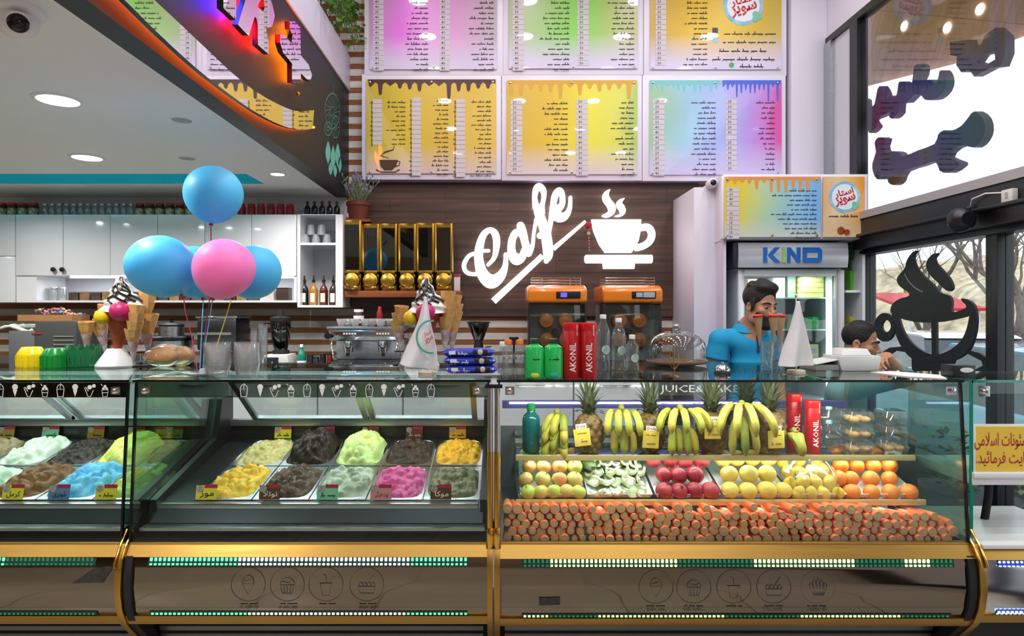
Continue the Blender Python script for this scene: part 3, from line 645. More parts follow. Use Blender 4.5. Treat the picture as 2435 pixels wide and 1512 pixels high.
FR1 = [(-.222, 'grey brown mocha ice cream at the right end of the front row', GM('mocha', '7a7258', '968c70'), .015, 26, .03),
       (-.480, 'bright pink ice cream in the front row', GM('pink', 'd8408a', 'ec74b0'), .022, 30, .03),
       (-.738, 'greyish white stracciatella ice cream in the front row', GM('strac', 'c8ccb8', '9aa08c', 14), .018, 24, .032),
       (-.996, 'milky brown chocolate ice cream in the front row right of the mango pan', GM('choc', '4a332a', '68503f'), .028, 36, .028),
       (-1.254, 'golden mango ice cream at the left end of the middle counter front row', GM('mango', 'f2b62c', 'f8cc50'), .028, 34, .032)]
FR2 = [(-.222, 'orange ice cream at the right end of the back row', GM('orange', 'f0a41e', 'f8bc40'), .022, 40, .026),
       (-.480, 'granular dark brown ice cream in the back row beside the orange pan', GM('dkchoc', '2e1b16', '4c342a'), .03, 46, .02),
       (-.738, 'tall pale yellow green ice cream heap in the back row', GM('lemon', 'e6e88c', 'd2e49a'), .085, 48, .03),
       (-.996, 'tall fluted black chocolate heap in the back row', GM('black', '1d1512', '34251f'), .095, 34, .028),
       (-1.254, 'beige nutty ice cream at the left end of the middle back row', GM('nut', 'b89f5c', 'd6c48c', 30), .02, 60, .02)]
for (x, lb, gm, hg, nb, br), yy, zz in [(r, y1, z1) for r in FR1]+[(r, y2, z2) for r in FR2]:
    pan(x, yy, zz, 'pan of '+lb, gm, int(abs(x)*1000+zz*100), hg, nb, br, flute=9 if 'fluted' in lb else 0)
FL1 = [(-1.715, 'pale yellow green melon ice cream in the left counter front row', GM('melon', 'ced66a', 'e0e494'), .04, 40, .03),
       (-1.973, 'sky blue ice cream in the left counter', GM('blue', '4fb2ea', '86cdf2'), .05, 40, .034),
       (-2.231, 'cocoa brown caramel ice cream in the left counter front row', GM('caramel', '6e4526', '8c5d38'), .045, 44, .032),
       (-2.489, 'smooth pale mint ice cream at the photo edge in the left counter', GM('mint', 'c2dcc0', 'd6e8d2'), .02, 12, .05),
       (-2.747, 'cream white vanilla ice cream in the left counter front row', GM('vanilla', 'e2dcc4', 'ece8d8'), .03, 30, .03)]
FL2 = [(-1.715, 'dark green brown pistachio ice cream in the left counter back row', GM('pist', '4b4a2c', '6c6a44'), .02, 44, .024),
       (-1.973, 'banana yellow ice cream heap in the left counter back row', GM('banana', 'ece45c', 'f0ea8c'), .075, 50, .032),
       (-2.231, 'near black cookie ice cream in the left counter back row', GM('cookie', '241d18', '3a302a'), .035, 50, .022),
       (-2.489, 'white ice cream flecked with green in the left counter back row', GM('white', 'cfd8c6', 'e4e8dc', 10), .045, 40, .03),
       (-2.747, 'tan ice cream at the left photo edge in the left counter back row', GM('tan', '8a7458', 'a08a6c'), .03, 40, .028)]
for (x, lb, gm, hg, nb, br), yy, zz in [(r, y1, z1) for r in FL1]+[(r, y2, z2) for r in FL2]:
    pan(x, yy, zz, 'pan of '+lb, gm, int(abs(x)*1000+zz*100), hg, nb, br)
# flavour tags
def flavour_tag(x, y, z, colname, hx, text, label, tcol='2c2410'):
    t = thing('flavour_tag', label, 'flavour tag', (x, y, z), 'flavour tags on the ice cream pans', (R(-12), 0, 0))
    mb = MB(); mb.box2((-.047, 0, 0), (.047, .003, .062)); mb.build('card', mat('tag_'+colname, hx, .4, var=.05), t)
    mb = MB(); mb.box2((-.01, -.0006, .05), (.047, .0026, .066)); mb.build('red_header', mat('tag_red', 'b02840', .4), t)
    mb = MB(); mb.prism([(-.03+.016*cos(k*pi/8), -.0008, .047+.016*sin(k*pi/8)) for k in range(16)], (0, .001, 0)); mb.build('round_emblem', mat('tag_emblem', '8fb8a8', .4, col2='c0606a', vs=120), t)
    mb = MB()
    if text: put_text(mb, fa(text), FR((.004, -.0012, .022)), .062, .03, bold=.01)
    else: scribble(mb, FR((.036, -.0012, .014)), .066, .018, random.Random(int(x*1000)))
    mb.build('flavour_name', mat('tag_ink_'+tcol, tcol, .5), t)
yt, zt = 2.868, .735
for px, cn, hx, tx, lb, tc in ((489, 'yellow', 'e6d23a', 'موز', 'yellow flavour tag in front of the mango ice cream', '2c2410'), (640, 'brown', '5f3a22', 'نوتلا', 'brown flavour tag in front of the milky brown chocolate ice cream', 'f2e8dc'),
        (778, 'green', '7cc49a', None, 'green flavour tag in front of the stracciatella ice cream', '1d3a2a'), (905, 'pink', 'dc8a90', 'توت فرنگی', 'pink flavour tag in front of the bright pink ice cream', '7a1c30'),
        (1048, 'brown', '5f3a22', 'موکا', 'brown flavour tag in front of the mocha ice cream', 'f2e8dc'), (28, 'yellow', 'e6d23a', 'کرمل', 'yellow flavour tag in front of the cocoa brown ice cream, near the photo edge', '2c2410'),
        (138, 'bluegrey', '5d7ea6', 'بلوبری', 'blue grey flavour tag beside the sky blue ice cream', '14203c'), (250, 'yellow', 'e6d23a', None, 'yellow flavour tag in front of the pale melon ice cream', '5c4a10')):
    flavour_tag((px-CX)/F*yt, yt, zt, cn, hx, tx, lb, tc)
yb, zb = 3.59, .868
for px, cn, hx, lb, tc in ((12, 'tan', 'a08a3c', 'tan flavour tag behind the left pans at the photo edge', '2c2410'), (118, 'green', '6fbf8f', 'green flavour tag behind the white ice cream flecked with green', '1d3a2a'), (226, 'ochre', '9a7a2a', 'ochre flavour tag behind the near black cookie ice cream', '2c2410'),
        (322, 'orange', 'e8a22a', 'orange flavour tag behind the banana yellow heap', '5c2410'), (414, 'olive', '98a05c', 'olive flavour tag behind the pistachio ice cream', '2c3010'), (672, 'yellow', 'e6d23a', 'yellow flavour tag behind the beige nutty ice cream', '2c2410'),
        (775, 'plum', '6a2c3a', 'dark plum flavour tag behind the black chocolate heap', 'e0c8c8'), (880, 'brown', '5f3a22', 'brown flavour tag behind the tall pale yellow green heap', 'f2e8dc'), (985, 'rust', '6a3320', 'rust brown flavour tag behind the granular chocolate ice cream', 'e0c0a0'), (1088, 'orange', 'e8a22a', 'orange flavour tag behind the orange ice cream', '5c2410')):
    flavour_tag((px-CX)/F*yb, yb, zb, cn, hx, None, lb, tc)

# ---------------------------------------------------------------- fruit counter
def objrand(m, cols, amount=1.0):
    """mix per-object colour variation into a fruit material"""
    nt = m.node_tree; b = nt.nodes['Principled BSDF']; oi = N(nt, 'ShaderNodeObjectInfo'); v = coords(nt)
    ad = N(nt, 'ShaderNodeVectorMath', operation='ADD'); cb = N(nt, 'ShaderNodeCombineXYZ'); ml = N(nt, 'ShaderNodeMath', operation='MULTIPLY'); ml.inputs[1].default_value = 37; L(nt, oi.outputs['Random'], ml.inputs[0]); L(nt, ml.outputs[0], cb.inputs[0]); L(nt, v, ad.inputs[0]); L(nt, cb.outputs[0], ad.inputs[1])
    n = N(nt, 'ShaderNodeTexNoise'); n.inputs['Scale'].default_value = 14; n.inputs['Detail'].default_value = 3; L(nt, ad.outputs[0], n.inputs[0])
    mr = N(nt, 'ShaderNodeMath', operation='MULTIPLY_ADD'); mr.inputs[1].default_value = .35*amount; L(nt, oi.outputs['Random'], mr.inputs[0])
    s2 = N(nt, 'ShaderNodeMath', operation='SUBTRACT'); L(nt, n.outputs[0], s2.inputs[0]); s2.inputs[1].default_value = .17*amount; L(nt, s2.outputs[0], mr.inputs[2])
    L(nt, ramp(nt, mr.outputs[0], cols), b.inputs['Base Color']); return m
rng = random.Random(11)
def scatter(src, spots, labels=None):
    """first spot takes the source, the others copies"""
    out = []
    for i, (x, y, z, rot, sc) in enumerate(spots):
        o = src if i == 0 else copy_tree(src)
        o.location = (x, y, z); o.rotation_euler = rot; o.scale = (sc,)*3
        if labels: o['label'] = labels[i]
        out.append(o)
    return out
# carrots --------------------------------------------------------------
cm, nt, b = _nt('carrot_skin'); v = coords(nt); sp = N(nt, 'ShaderNodeSeparateXYZ'); L(nt, v, sp.inputs[0])
wv = N(nt, 'ShaderNodeTexNoise'); wv.inputs['Scale'].default_value = 1; L(nt, coords(nt, (9, 120, 9)), wv.inputs[0]); oi = N(nt, 'ShaderNodeObjectInfo')
mm = N(nt, 'ShaderNodeMath', operation='MULTIPLY_ADD'); mm.inputs[1].default_value = .35; L(nt, oi.outputs['Random'], mm.inputs[0]); L(nt, wv.outputs[0], mm.inputs[2])
L(nt, ramp(nt, mm.outputs[0], [(.3, 'd8602e'), (.65, 'ec7a44'), (1, 'f4925c')]), b.inputs['Base Color']); b.inputs['Roughness'].default_value = .45; b.inputs['Subsurface Weight'].default_value = .05
ccut = mat('carrot_cut', 'eda878', .5, col2='e0b07c', vs=60)
ccore = mat('carrot_core', 'd8b886', .6, var=.1, vs=80)
def carrot_geo():
    mb = MB(); pr = [(.0185, 0), (.0205, .004), (.021, .02), (.0195, .08), (.016, .14), (.010, .19), (.003, .21)]
    mb.lathe([(r*(1+.03*((i*7) % 3-1)), z) for i, (r, z) in enumerate(pr)], (0, 0, 0), 12, 0, 'y'); 
    for k in range(len(mb.v)): mb.v[k] = Vector((mb.v[k].x, -mb.v[k].y, mb.v[k].z))
    return mb
ct = thing('carrot', 'orange carrot lying cut end outward in the carrot bed', 'carrot', (0, 0, 0), 'carrots bedded along the bottom of the fruit counter')
carrot_geo().build('root', cm, ct)
mb = MB(); mb.lathe([(.0178, 0), (.0178, -.0012), (.0001, -.0012)], (0, 0, 0), 12, 0, 'y'); 
for k in range(len(mb.v)): mb.v[k] = Vector((mb.v[k].x, -abs(mb.v[k].y), mb.v[k].z))
mb.lathe([(.0088, -.0014), (.0001, -.0022)], (0, 0, 0), 10, 1, 'y')
for k in range(len(mb.v)): mb.v[k] = Vector((mb.v[k].x, -abs(mb.v[k].y), mb.v[k].z))
mb.build('cut_end', [ccut, ccore], ct)
spots = []; zc = .601; row = 0
while row < 5:
    x = .030+(.021 if row % 2 else 0)
    while x < 1.955:
        s = rng.choice((.7, .8, .88, .95, 1.0, 1.1)); slope = 0 if x < 1.75 else (x-1.75)*.45
        z = zc+row*.0305
        if not (row == 4 and (rng.random() < .25 or x > 1.72)) and not (row == 3 and x > 1.9):
            spots.append((x, 2.735+row*.006+rng.uniform(0, .02), z+rng.uniform(-.004, .004), (rng.uniform(-.05, .03)-(.10 if row > 2 else 0), 0, rng.uniform(-.12, .12)), s))
        x += .0405*(.55+.45*s)+rng.uniform(0, .004)
    row += 1
for k in range(16):
    spots.append((.12+k*.105+rng.uniform(-.03, .03), 2.93+rng.uniform(0, .03), .715, (rng.uniform(-.05, .1), 0, rng.uniform(-.9, .9)), rng.uniform(.7, .95)))
spots = spots[:299]
scatter(ct, spots)
# fruit trays on the lower shelf --------------------------------------
trm = mat('tray_white', 'e6e8ea', .3)
def tray(xa, xb, label):
    t = thing('fruit_tray', label, 'tray', ((xa+xb)/2, 2.862, .736), 'white trays on the lower shelf'); w_ = xb-xa-.008; d_ = .36; mb = MB()
    sl = R(22); 
    outer = [(-w_/2, 0), (w_/2, 0), (w_/2, d_), (-w_/2, d_)]
    rows = []
    for q, z in ((.93, .002), (.99, .022), (1.0, .024), (.985, .024), (.92, .006)):
        rows.append([((x)*q, d_/2+(y-d_/2)*q, z+.30*(d_/2+(y-d_/2)*q)) for x, y in outer])
    mb.grid(rows, 0, cv=True); b_ = len(mb.v)-4; mb.f.append([b_+k for k in range(4)]); mb.m.append(0)
    mb.build('tray_shell', trm, t, bevel=.002); return t
TX = [(.085, .385, 'green and blushed apples'), (.388, .690, 'celery'), (.694, .996, 'pomegranates'), (1.0, 1.31, 'large yellow grapefruits'), (1.313, 1.565, 'bagged lemons'), (1.568, 1.885, 'oranges')]
for a_, b_, n_ in TX: tray(a_, b_, 'white tray under the '+n_)
def round_fruit(name, label, cat, group, m, r, stem, flat=.94, dim=.12, top=None):
    t = thing(name, label, cat, (0, 0, 0), group)
    mb = MB(); mb.ell((0, 0, 0), (r, r, r*flat), 18, 12, fn=lambda d: 1-dim*math.exp(-((1-abs(d.z))/.09))-.02*(d.z < 0)); mb.build('flesh', m, t, ang=80)
    if stem == 'stem': MB().tube([(0, 0, r*.72), (.001, 0, r*.9), (.004, .001, r*1.08)], .0018, 6).build('stem', mat('stem_brown', '4d3a22', .7), t)
    if stem == 'calyx': 
        mb = MB()
        for k in range(6): a = k*pi/3; mb.add([(r*.10*cos(a-.5), r*.10*sin(a-.5), r*.86), (r*.10*cos(a+.5), r*.10*sin(a+.5), r*.86), (r*.24*cos(a), r*.24*sin(a), r*1.2), (r*.05*cos(a), r*.05*sin(a), r*1.0)], [(0, 1, 2), (0, 3, 1), (0, 2, 3), (1, 3, 2)])
        mb.lathe([(r*.17, r*.84), (r*.13, r*.98), (r*.08, r*.9)], n=10); mb.build('crown', m, t)
    if stem == 'navel': MB().ell((0, 0, r*flat*.93), (r*.09, r*.09, r*.03), 8, 5).build('navel', mat('stem_green', '7a7a3c', .6), t)
    return t
def pile(rows, y0=2.888, dy=.055, z0=.762, dz=.050, jit=.004):
    out = []
    for k, xs in enumerate(rows):
        for x in sorted(xs): out.append((x+rng.uniform(-jit, jit), y0+k*dy+rng.uniform(-jit, jit), z0+k*dz+rng.uniform(-jit, jit)*.5, (rng.uniform(-.5, .9), rng.uniform(-.7, .7), rng.uniform(0, 6)), rng.uniform(.94, 1.05)))
    return out
def spots_named(rows, kind, tray, **kw):
    lb = ['%s, %s from left in the %s row of the %s' % (kind, ORD[i], ('front', 'second', 'third', 'rear')[k], tray) for k, xs in enumerate(rows) for i in range(len(xs))]
    return pile(rows, **kw), lb
lsp = lambda a, b, n: [a+(b-a)*k/(n-1) for k in range(n)]
ga = objrand(mat('apple_green', 'b7c050', .3), [(.3, 'a9bb4c'), (.5, 'c4cb62'), (.66, 'd8b868'), (.85, 'd88a5a')], 1.0)
ra = objrand(mat('apple_blush', 'd8946a', .3), [(.25, 'c8c468'), (.45, 'dcaa6a'), (.7, 'd87f58')], .6)
g1 = round_fruit('apple', 'yellow green apple in the leftmost white tray', 'apple', 'green apples in the tray', ga, .037, 'stem')
g2 = round_fruit('apple', 'apple with an orange red blush in the leftmost white tray', 'apple', 'blushed apples in the tray', ra, .037, 'stem')
sp_, lb_ = spots_named([lsp(.128, .355, 5), lsp(.118, .345, 4), lsp(.135, .345, 4), lsp(.12, .35, 4)], 'apple', 'leftmost tray', dy=.05, dz=.046)
blush = {3, 5, 6, 7, 9, 10}
scatter(g1, [s for i, s in enumerate(sp_) if i not in blush], ['yellow green '+l for i, l in enumerate(lb_) if i not in blush]); scatter(g2, [s for i, s in enumerate(sp_) if i in blush], ['red blushed '+l for i, l in enumerate(lb_) if i in blush])
pm = objrand(mat('pomegranate_red', 'b03048', .35), [(.2, '8c1a2c'), (.5, 'b03a46'), (.8, 'c86858')], .7)
pg = round_fruit('pomegranate', 'red pomegranate in the middle white tray', 'pomegranate', 'pomegranates in the tray', pm, .041, 'calyx', .95, .03)
scatter(pg, *spots_named([lsp(.742, .952, 4)[:4], [.755, .828, .905], lsp(.72, .95, 4)], 'red pomegranate', 'middle tray', dy=.06, z0=.768, dz=.056))
gm_ = objrand(mat('grapefruit_yellow', 'ecd05a', .35, bump=.1, bs=200), [(.2, 'e2c24c'), (.5, 'f0d866'), (.8, 'f4dc80')], .6)
gf = round_fruit('grapefruit', 'large yellow grapefruit in the white tray right of the pomegranates', 'grapefruit', 'grapefruits in the tray', gm_, .0425, 'navel', .95, .03)
scatter(gf, *spots_named([lsp(1.045, 1.285, 4), [1.06, 1.15, 1.235], lsp(1.05, 1.26, 4)], 'large yellow grapefruit', 'tray', dy=.06, z0=.769, dz=.06))
lm = objrand(mat('lemon_yellow', 'f0cf3a', .35, bump=.1, bs=200), [(.2, 'e6c22e'), (.6, 'f4d84a')], .5)
lt = thing('lemon', 'small yellow lemon inside the clear plastic bag', 'lemon', (0, 0, 0), 'lemons in the plastic bag')
MB().ell((0, 0, 0), (.028, .028, .034), 14, 10, fn=lambda d: 1+.18*max(0, abs(d.z)-.9)*8).build('flesh', lm, lt, ang=80)
scatter(lt, pile([lsp(1.345, 1.53, 4), lsp(1.33, 1.52, 4), lsp(1.345, 1.51, 4), lsp(1.34, 1.50, 3)], y0=2.882, dy=.046, z0=.757, dz=.038))
om = objrand(mat('orange_peel', 'f08a24', .38, bump=.12, bs=220), [(.2, 'e87c1c'), (.5, 'f09030'), (.8, 'f4a048')], .6)
og = round_fruit('orange', 'orange in the rightmost white tray', 'orange', 'oranges in the tray', om, .0375, 'navel', .97, .02)
scatter(og, *spots_named([lsp(1.60, 1.855, 4), lsp(1.625, 1.80, 3)+[1.56+.0], lsp(1.60, 1.83, 4), lsp(1.62, 1.80, 3)], 'orange', 'rightmost tray', dy=.054, dz=.048))
bagm = glass('clear_bag', 'fafafa', .10, 2.2, .12, .05)
mb = MB(); rows = []
for i in range(9):
    row = []
    for k in range(18):
        a = 2*pi*k/18; t_ = i/8; rr = [1.0, 1.06, 1.08, 1.06, 1.0, .9, .7, .45, .2][i]; q = 1+noise.noise((cos(a)*2, sin(a)*2, i*.6))*.14
        row.append((.118*rr*cos(a)*q, .105*rr*sin(a)*q+.09+.02*t_, .012+.165*t_+.25*(.105*rr*sin(a)+.09)*(1-t_*.4)))
    rows.append(row)
mb.grid(rows, 0, cv=True)
tag(mb.build('plastic_bag', bagm, loc=(1.432, 2.845, .735), ang=25), 'clear crinkled plastic bag around the lemons', 'plastic bag')
# celery -----------------------------------------------------------------
ce = mat('celery_pale', 'eef4dc', .35, col2='b8cc84', vs=14, stretch=(1, .3, 1)); cl = mat('celery_leaf', '3f5a26', .5, col2='5f7a38', vs=30)
t = thing('celery_stalk', 'pale green celery stalk with cut end facing out', 'celery', (0, 0, 0), 'celery stalks in the tray')
mb = MB(); rows = []
for i, (y, s) in enumerate(((0, 1), (.05, .95), (.12, .8), (.2, .62))):
    row = []
    for k in range(9): a = R(200)+R(140)*k/8; row.append((s*.026*cos(a)*1.0, y, s*.026*sin(a)+.02+i*.004))
    for k in range(8, -1, -1): a = R(200)+R(140)*k/8; row.append((s*.0165*cos(a), y, s*.0165*sin(a)+.022+i*.004))
    rows.append(row)
mb.grid(rows, 0, cv=True); n_ = len(rows[0]); mb.f += [list(range(n_))]; mb.m.append(0); mb.build('rib', ce, t)
mb = MB()
for k in range(7): a = rng.uniform(-.6, .6); x = rng.uniform(-.02, .02); z = .03+rng.uniform(0, .03); mb.add([(x, .18, z), (x+.02+a*.01, .21, z+.015), (x+a*.03, .25, z+.005), (x-.018, .215, z+.012)], [(0, 1, 2, 3)])
mb.build('leaf', cl, t)
spots = []
for r_ in range(4):
    for k in range(8 if r_ % 2 == 0 else 7): spots.append((.425+k*.033+(.023 if r_ % 2 else 0)+rng.uniform(-.008, .008), 2.865+r_*.045+rng.uniform(-.012, .012), .758+r_*.034+rng.uniform(-.004, .006), (rng.uniform(-.35, .1), rng.uniform(-1.0, 1.0), rng.uniform(-.5, .5)), rng.uniform(.85, 1.15)))
scatter(t, spots)
mb = MB(); mb.ell((0, 0, 0), (.05, .09, .03), 12, 8, fn=lambda d: 1+noise.noise(d*4)*.35)
tag(mb.build('leaf_bunch', mat('leaf_dark', '2f4420', .55, col2='4a6630', vs=30, bump=.4, bs=50), loc=(.42, 3.04, .862)), 'bunch of dark green leaves behind the celery', 'leafy greens')
# pineapples ------------------------------------------------------------
pin = mat('pineapple_skin', '5a4022', .55, col2='7d6434', vs=40, bump=.4, bs=90); pil = mat('pineapple_leaf', '3c4a2c', .5, col2='5c6444', vs=20); 
def pineapple(px, py_base, s, label, seed, Y):
    rg = random.Random(seed); p = P(px, py_base, Y); t = thing('pineapple', label, 'pineapple', (p.x, Y, .9185)); mb = MB(); H = .165*s; Rr = .062*s; rows = []; nu, nv = 72, 44
    for i in range(nv+1):
        th = pi*i/nv; row = []
        for k in range(nu):
            a = 2*pi*k/nu; z = H/2*(1-cos(th)); rr = Rr*max(.02, sin(th))**.55*(1.04-.12*i/nv)
            u = (k*8/nu+i*5/nv) ; v_ = (k*8/nu-i*5/nv); q = 1+.16*(abs(sin(pi*u))*abs(sin(pi*v_)))-.06
            row.append((rr*q*cos(a), rr*q*sin(a), z))
        rows.append(row)
    mb.grid(rows, 0, cv=True); mb.build('body', pin, t, ang=50)
    mb = MB()
    for k in range(44):
        tt = k/44; a = k*2.4; ln = (.05+.075*tt*rg.uniform(.8, 1.2))*s; w_ = .011*s; lean = 1.15-1.0*tt; z0 = H-.006+.05*tt*s; r0 = .018*s*(1-tt*.6); ca, sa = cos(a), sin(a); pts = []
        for j in range(4):
            u = j/3; rr = r0+ln*u*sin(lean*(.6+.6*u)); zz = z0+ln*u*cos(lean*(.5+.8*u)); pts.append((rr, zz, w_*(1-u**1.5)))
        vs = []
        for rr, zz, ww in pts: vs += [(rr*ca-ww*sa, rr*sa+ww*ca, zz), ((rr-.004*s)*ca, (rr-.004*s)*sa, zz-.002), (rr*ca+ww*sa, rr*sa-ww*ca, zz)]
        mb.add(vs, [(j*3+i, j*3+i+1, j*3+4+i, j*3+3+i) for j in range(3) for i in range(2)])
    mb.build('crown', pil, t); return t
tagy = mat('tag_yellow_fruit', 'e8c838', .45, col2='f2dc70', vs=25); tagr = mat('tag_print', 'c8842a', .5); tagw = mat('tag_white_red', 'f4efe6', .5)
def fruit_tag(px, py, Y, rot, lab, w_=.075, h_=.08):
    p = P(px, py, Y); t = thing('hang_tag', lab, 'tag', (p.x, Y, p.z), 'yellow tags hanging on the pineapples', (0, rot, 0))
    MB().box2((-w_/2, 0, -h_*.62), (w_/2, .002, h_*.38)).build('yellow_card', tagy, t, bevel=.0008)
    mb = MB(); mb.box2((-w_*.33, -.001, h_*.38), (w_*.33, .0015, h_*.66)); mb.build('white_header', tagw, t)
    mb = MB(); put_text(mb, 'Dole', FR((0, -.0014, h_*.52)), w_*.52, h_*.17, bold=.02); mb.build('brand_print', mat('tag_dole', '8c2a2a', .5), t)
    mb = MB(); scribble(mb, FR((w_*.3, -.0006, h_*.1)), w_*.6, .012, random.Random(px)); scribble(mb, FR((w_*.3, -.0006, -h_*.4)), w_*.6, .016, random.Random(px+1)); mb.build('small_print', tagr, t)
pineapple(1400, 1075, 1.12, 'pineapple between the two leftmost banana hands', 1, 3.0); pineapple(1545, 1075, 1.12, 'pineapple with a tall bushy crown, second from the left', 2, 3.02); pineapple(1692, 1080, 1.18, 'dark pineapple with its tag at mid height, third from the left', 3, 3.0); pineapple(1830, 1080, 1.2, 'pineapple beside the red tubes, rightmost in the front row', 4, 2.99); pineapple(1775, 1070, 1.2, 'pineapple standing behind the large drooping banana hand', 5, 3.17)
fruit_tag(1384, 1035, 2.925, -.12, 'faded yellow tag on the leftmost pineapple'); fruit_tag(1548, 1040, 2.935, .06, 'yellow tag on the pineapple with the tall bushy crown'); fruit_tag(1695, 1018, 2.915, .0, 'yellow tag hanging high on the dark third pineapple'); fruit_tag(1846, 1040, 2.90, -.03, 'yellow tag on the pineapple beside the red tubes')
# bananas ------------------------------------------------------------------
bm_ = objrand(mat('banana_peel', 'd8c048', .55), [(.15, '7a8a2a'), (.4, '9c9c34'), (.7, 'bca63e')], 1.0); bt = mat('banana_tip', '3a3020', .7)
def banana_geo(mb, base, out, ln, curl, th, r=.0185):
    """one finger from base, first along out, bending downwards"""
    o = Vector(out).normalized(); dn = Vector((0, 0, -1)); pts = []; rs = []; p = Vector(base); n = 9
    for k in range(n+1):
        u = k/n; a = curl*u+th; d = o*cos(a)+dn*sin(a); pts.append(p.copy()); rs.append(r*(.35 if k == 0 else .75 if k == 1 else 1.0 if k < n-1 else .7 if k == n-1 else .25)); p = p+d*ln/n
    mb.tube(pts, rs, 6, 0)
def bananas(px, py, Y, label, fingers, seed, ln=.15):
    rg = random.Random(seed); p = P(px, py, Y); t = thing('banana_hand', label, 'bananas', (p.x, Y, p.z), 'banana hands on the upper shelf'); n = 0
    for (dx, dz, ox, oy, cu, th, l) in fingers:
        mb = MB(); banana_geo(mb, (dx, rg.uniform(-.006, .006)-.012*(n % 2), dz), (ox, oy, 0), ln*l, cu, th); mb.build('banana', bm_, t, ang=60); n += 1
    MB().tube([(0, .03, .005), (0, .01, .012), (0, -.01, .0)], [.012, .016, .012], 8).build('stem', mat('banana_stem', '8a8438', .6), t)
    return t
H1 = [(-.04+.02*k, -.01*abs(k-2), -.55+.28*k, -.8, 1.7, .1, 1.0) for k in range(5)]
bananas(1325, 985, 3.0, 'stacked greenish banana hand at the left beside the teal bottle', [(.025*(k % 3)-.02, -.035*(k//3), -.75+.35*(k % 3), -.7, .9, .55, .78) for k in range(12)], 1)
bananas(1478, 975, 2.99, 'banana hand between the two leftmost pineapples', [(-.045+.03*k, 0, -.35+.2*k, -.8, 1.6, .25, .95) for k in range(4)]+[(-.03+.035*k, -.09, -.2+.2*k, -.8, 1.2, .8, .8) for k in range(3)], 2)
bananas(1618, 975, 2.96, 'large banana hand hanging over the shelf edge between second and third pineapple', [(-.05+.028*k, .005, -.9+.45*k, -.75, 1.75, .15, .95) for k in range(5)]+[(-.04+.028*k, -.085, -.3+.2*k, -.8, 1.2, .75, .85) for k in range(4)], 3)
bananas(1765, 965, 2.94, 'long drooping banana hand hanging lowest over the gold shelf edge', [(-.045+.028*k, .01, -.75+.38*k, -.75, 1.55, .1, 1.35) for k in range(4)]+[(-.03+.03*k, -.05, -.5+.3*k, -.8, 1.0, .7, 1.25) for k in range(3)]+[(.03, -.0, .9, -.6, 1.6, .1, 1.2)], 4)
bananas(1890, 1030, 2.94, 'small banana hand in front of the red tubes', [(.02-.018*k, 0, -.2+.22*k, -.8, 1.35, .35, .8) for k in range(4)], 5)
# upper shelf: bottle, tubes, clear boxes ------------------------------------
teal = glass('teal_plastic', '2f8f86', .06, 3); 
t = thing('juice_bottle', 'dark teal bottle at the left end of the upper fruit shelf', 'bottle', (P(1263, 1075, 3.03).x, 3.03, .9185))
MB().lathe([(.038, 0), (.042, .006), (.042, .15), (.036, .17), (.02, .185), (.018, .20)], n=20).build('bottle_body', mat('teal_liquid', '0f5a5c', .15, col2='14706a', vs=6), t)
MB().lathe([(.021, .196), (.021, .222), (.018, .225)], n=18).build('cap', mat('cap_green', '1f8a4c', .4), t)
redc = mat('tube_red', 'b3161c', .3, var=.06, vs=20); redl = mat('tube_red_lid', 'd0181c', .3); wht = mat('print_white', 'f4f2f0', .5)
def red_tube(p, label, group=None, h=.24, r=.038, face=0):
    t = thing('protein_tube', label, 'can', p, group, (0, 0, face)); MB().lathe([(r*.97, 0), (r, .004), (r, h*.86), (r*.98, h*.865)], n=28).build('can', redc, t)
    MB().lathe([(r*1.01, h*.865), (r*1.02, h*.87), (r*1.02, h*.985), (r*.99, h)], n=28).build('lid', redl, t)
    mb = MB(); put_text(mb, 'AKONIL', FR((.0, 0, h*.385), (0, 0, 1), (-1, 0, 0)), h*.52, r*.78, bold=.012)
    subdivide(mb, .006)
    for k, v_ in enumerate(mb.v): a = v_.x/r*.99; mb.v[k] = Vector((r*1.006*sin(a), -r*1.006*cos(a), v_.z))
    put = MB(); put_text(put, 'AKONIL', FR((.0, 0, h*.87), (0, 0, 1), (-1, 0, 0)), h*.2, r*.22)
    subdivide(put, .006)
    for k, v_ in enumerate(put.v): a = v_.x/r*.99+.55; put.v[k] = Vector((r*1.026*sin(a), -r*1.026*cos(a), v_.z))
    put.build('lid_lettering', wht, t, recalc=False); mb.build('white_lettering', wht, t, recalc=False); return t
red_tube((P(1932, 1080, 3.0).x, 3.0, .9185), 'red tube with white vertical lettering on the upper fruit shelf', 'red tubes on the fruit shelf', .245, .0345)
red_tube((P(1888, 1080, 3.09).x, 3.09, .9185), 'red tube standing behind on the upper fruit shelf, partly hidden by bananas', 'red tubes on the fruit shelf', .265, .037)
clam = glass('clam_plastic', 'f3f7f7', .09, 2.6, .03, .04); cook = mat('cookie', 'd2a868', .6, col2='b98848', vs=30, bump=.3, bs=60)
def clam_geo(mb, w_, d_, h):
    rows = []
    for q, z in ((.86, 0), (.9, .004), (1, h*.48), (1.06, h*.5), (1.06, h*.53), (1, h*.55), (.88, h*.96), (.82, h)):
        rows.append([rrect(2*pi*k/32, w_*q*(1+(.015 if k % 2 else 0)), d_*q*(1+(.015 if k % 2 else 0)), 0)+(z,) for k in range(32)])
    mb.grid(rows, 0, cv=True); b_ = len(mb.v)-32*len(rows); mb.f += [[b_+k for k in range(32)][::-1], [b_+32*(len(rows)-1)+k for k in range(32)]]; mb.m += [0, 0]
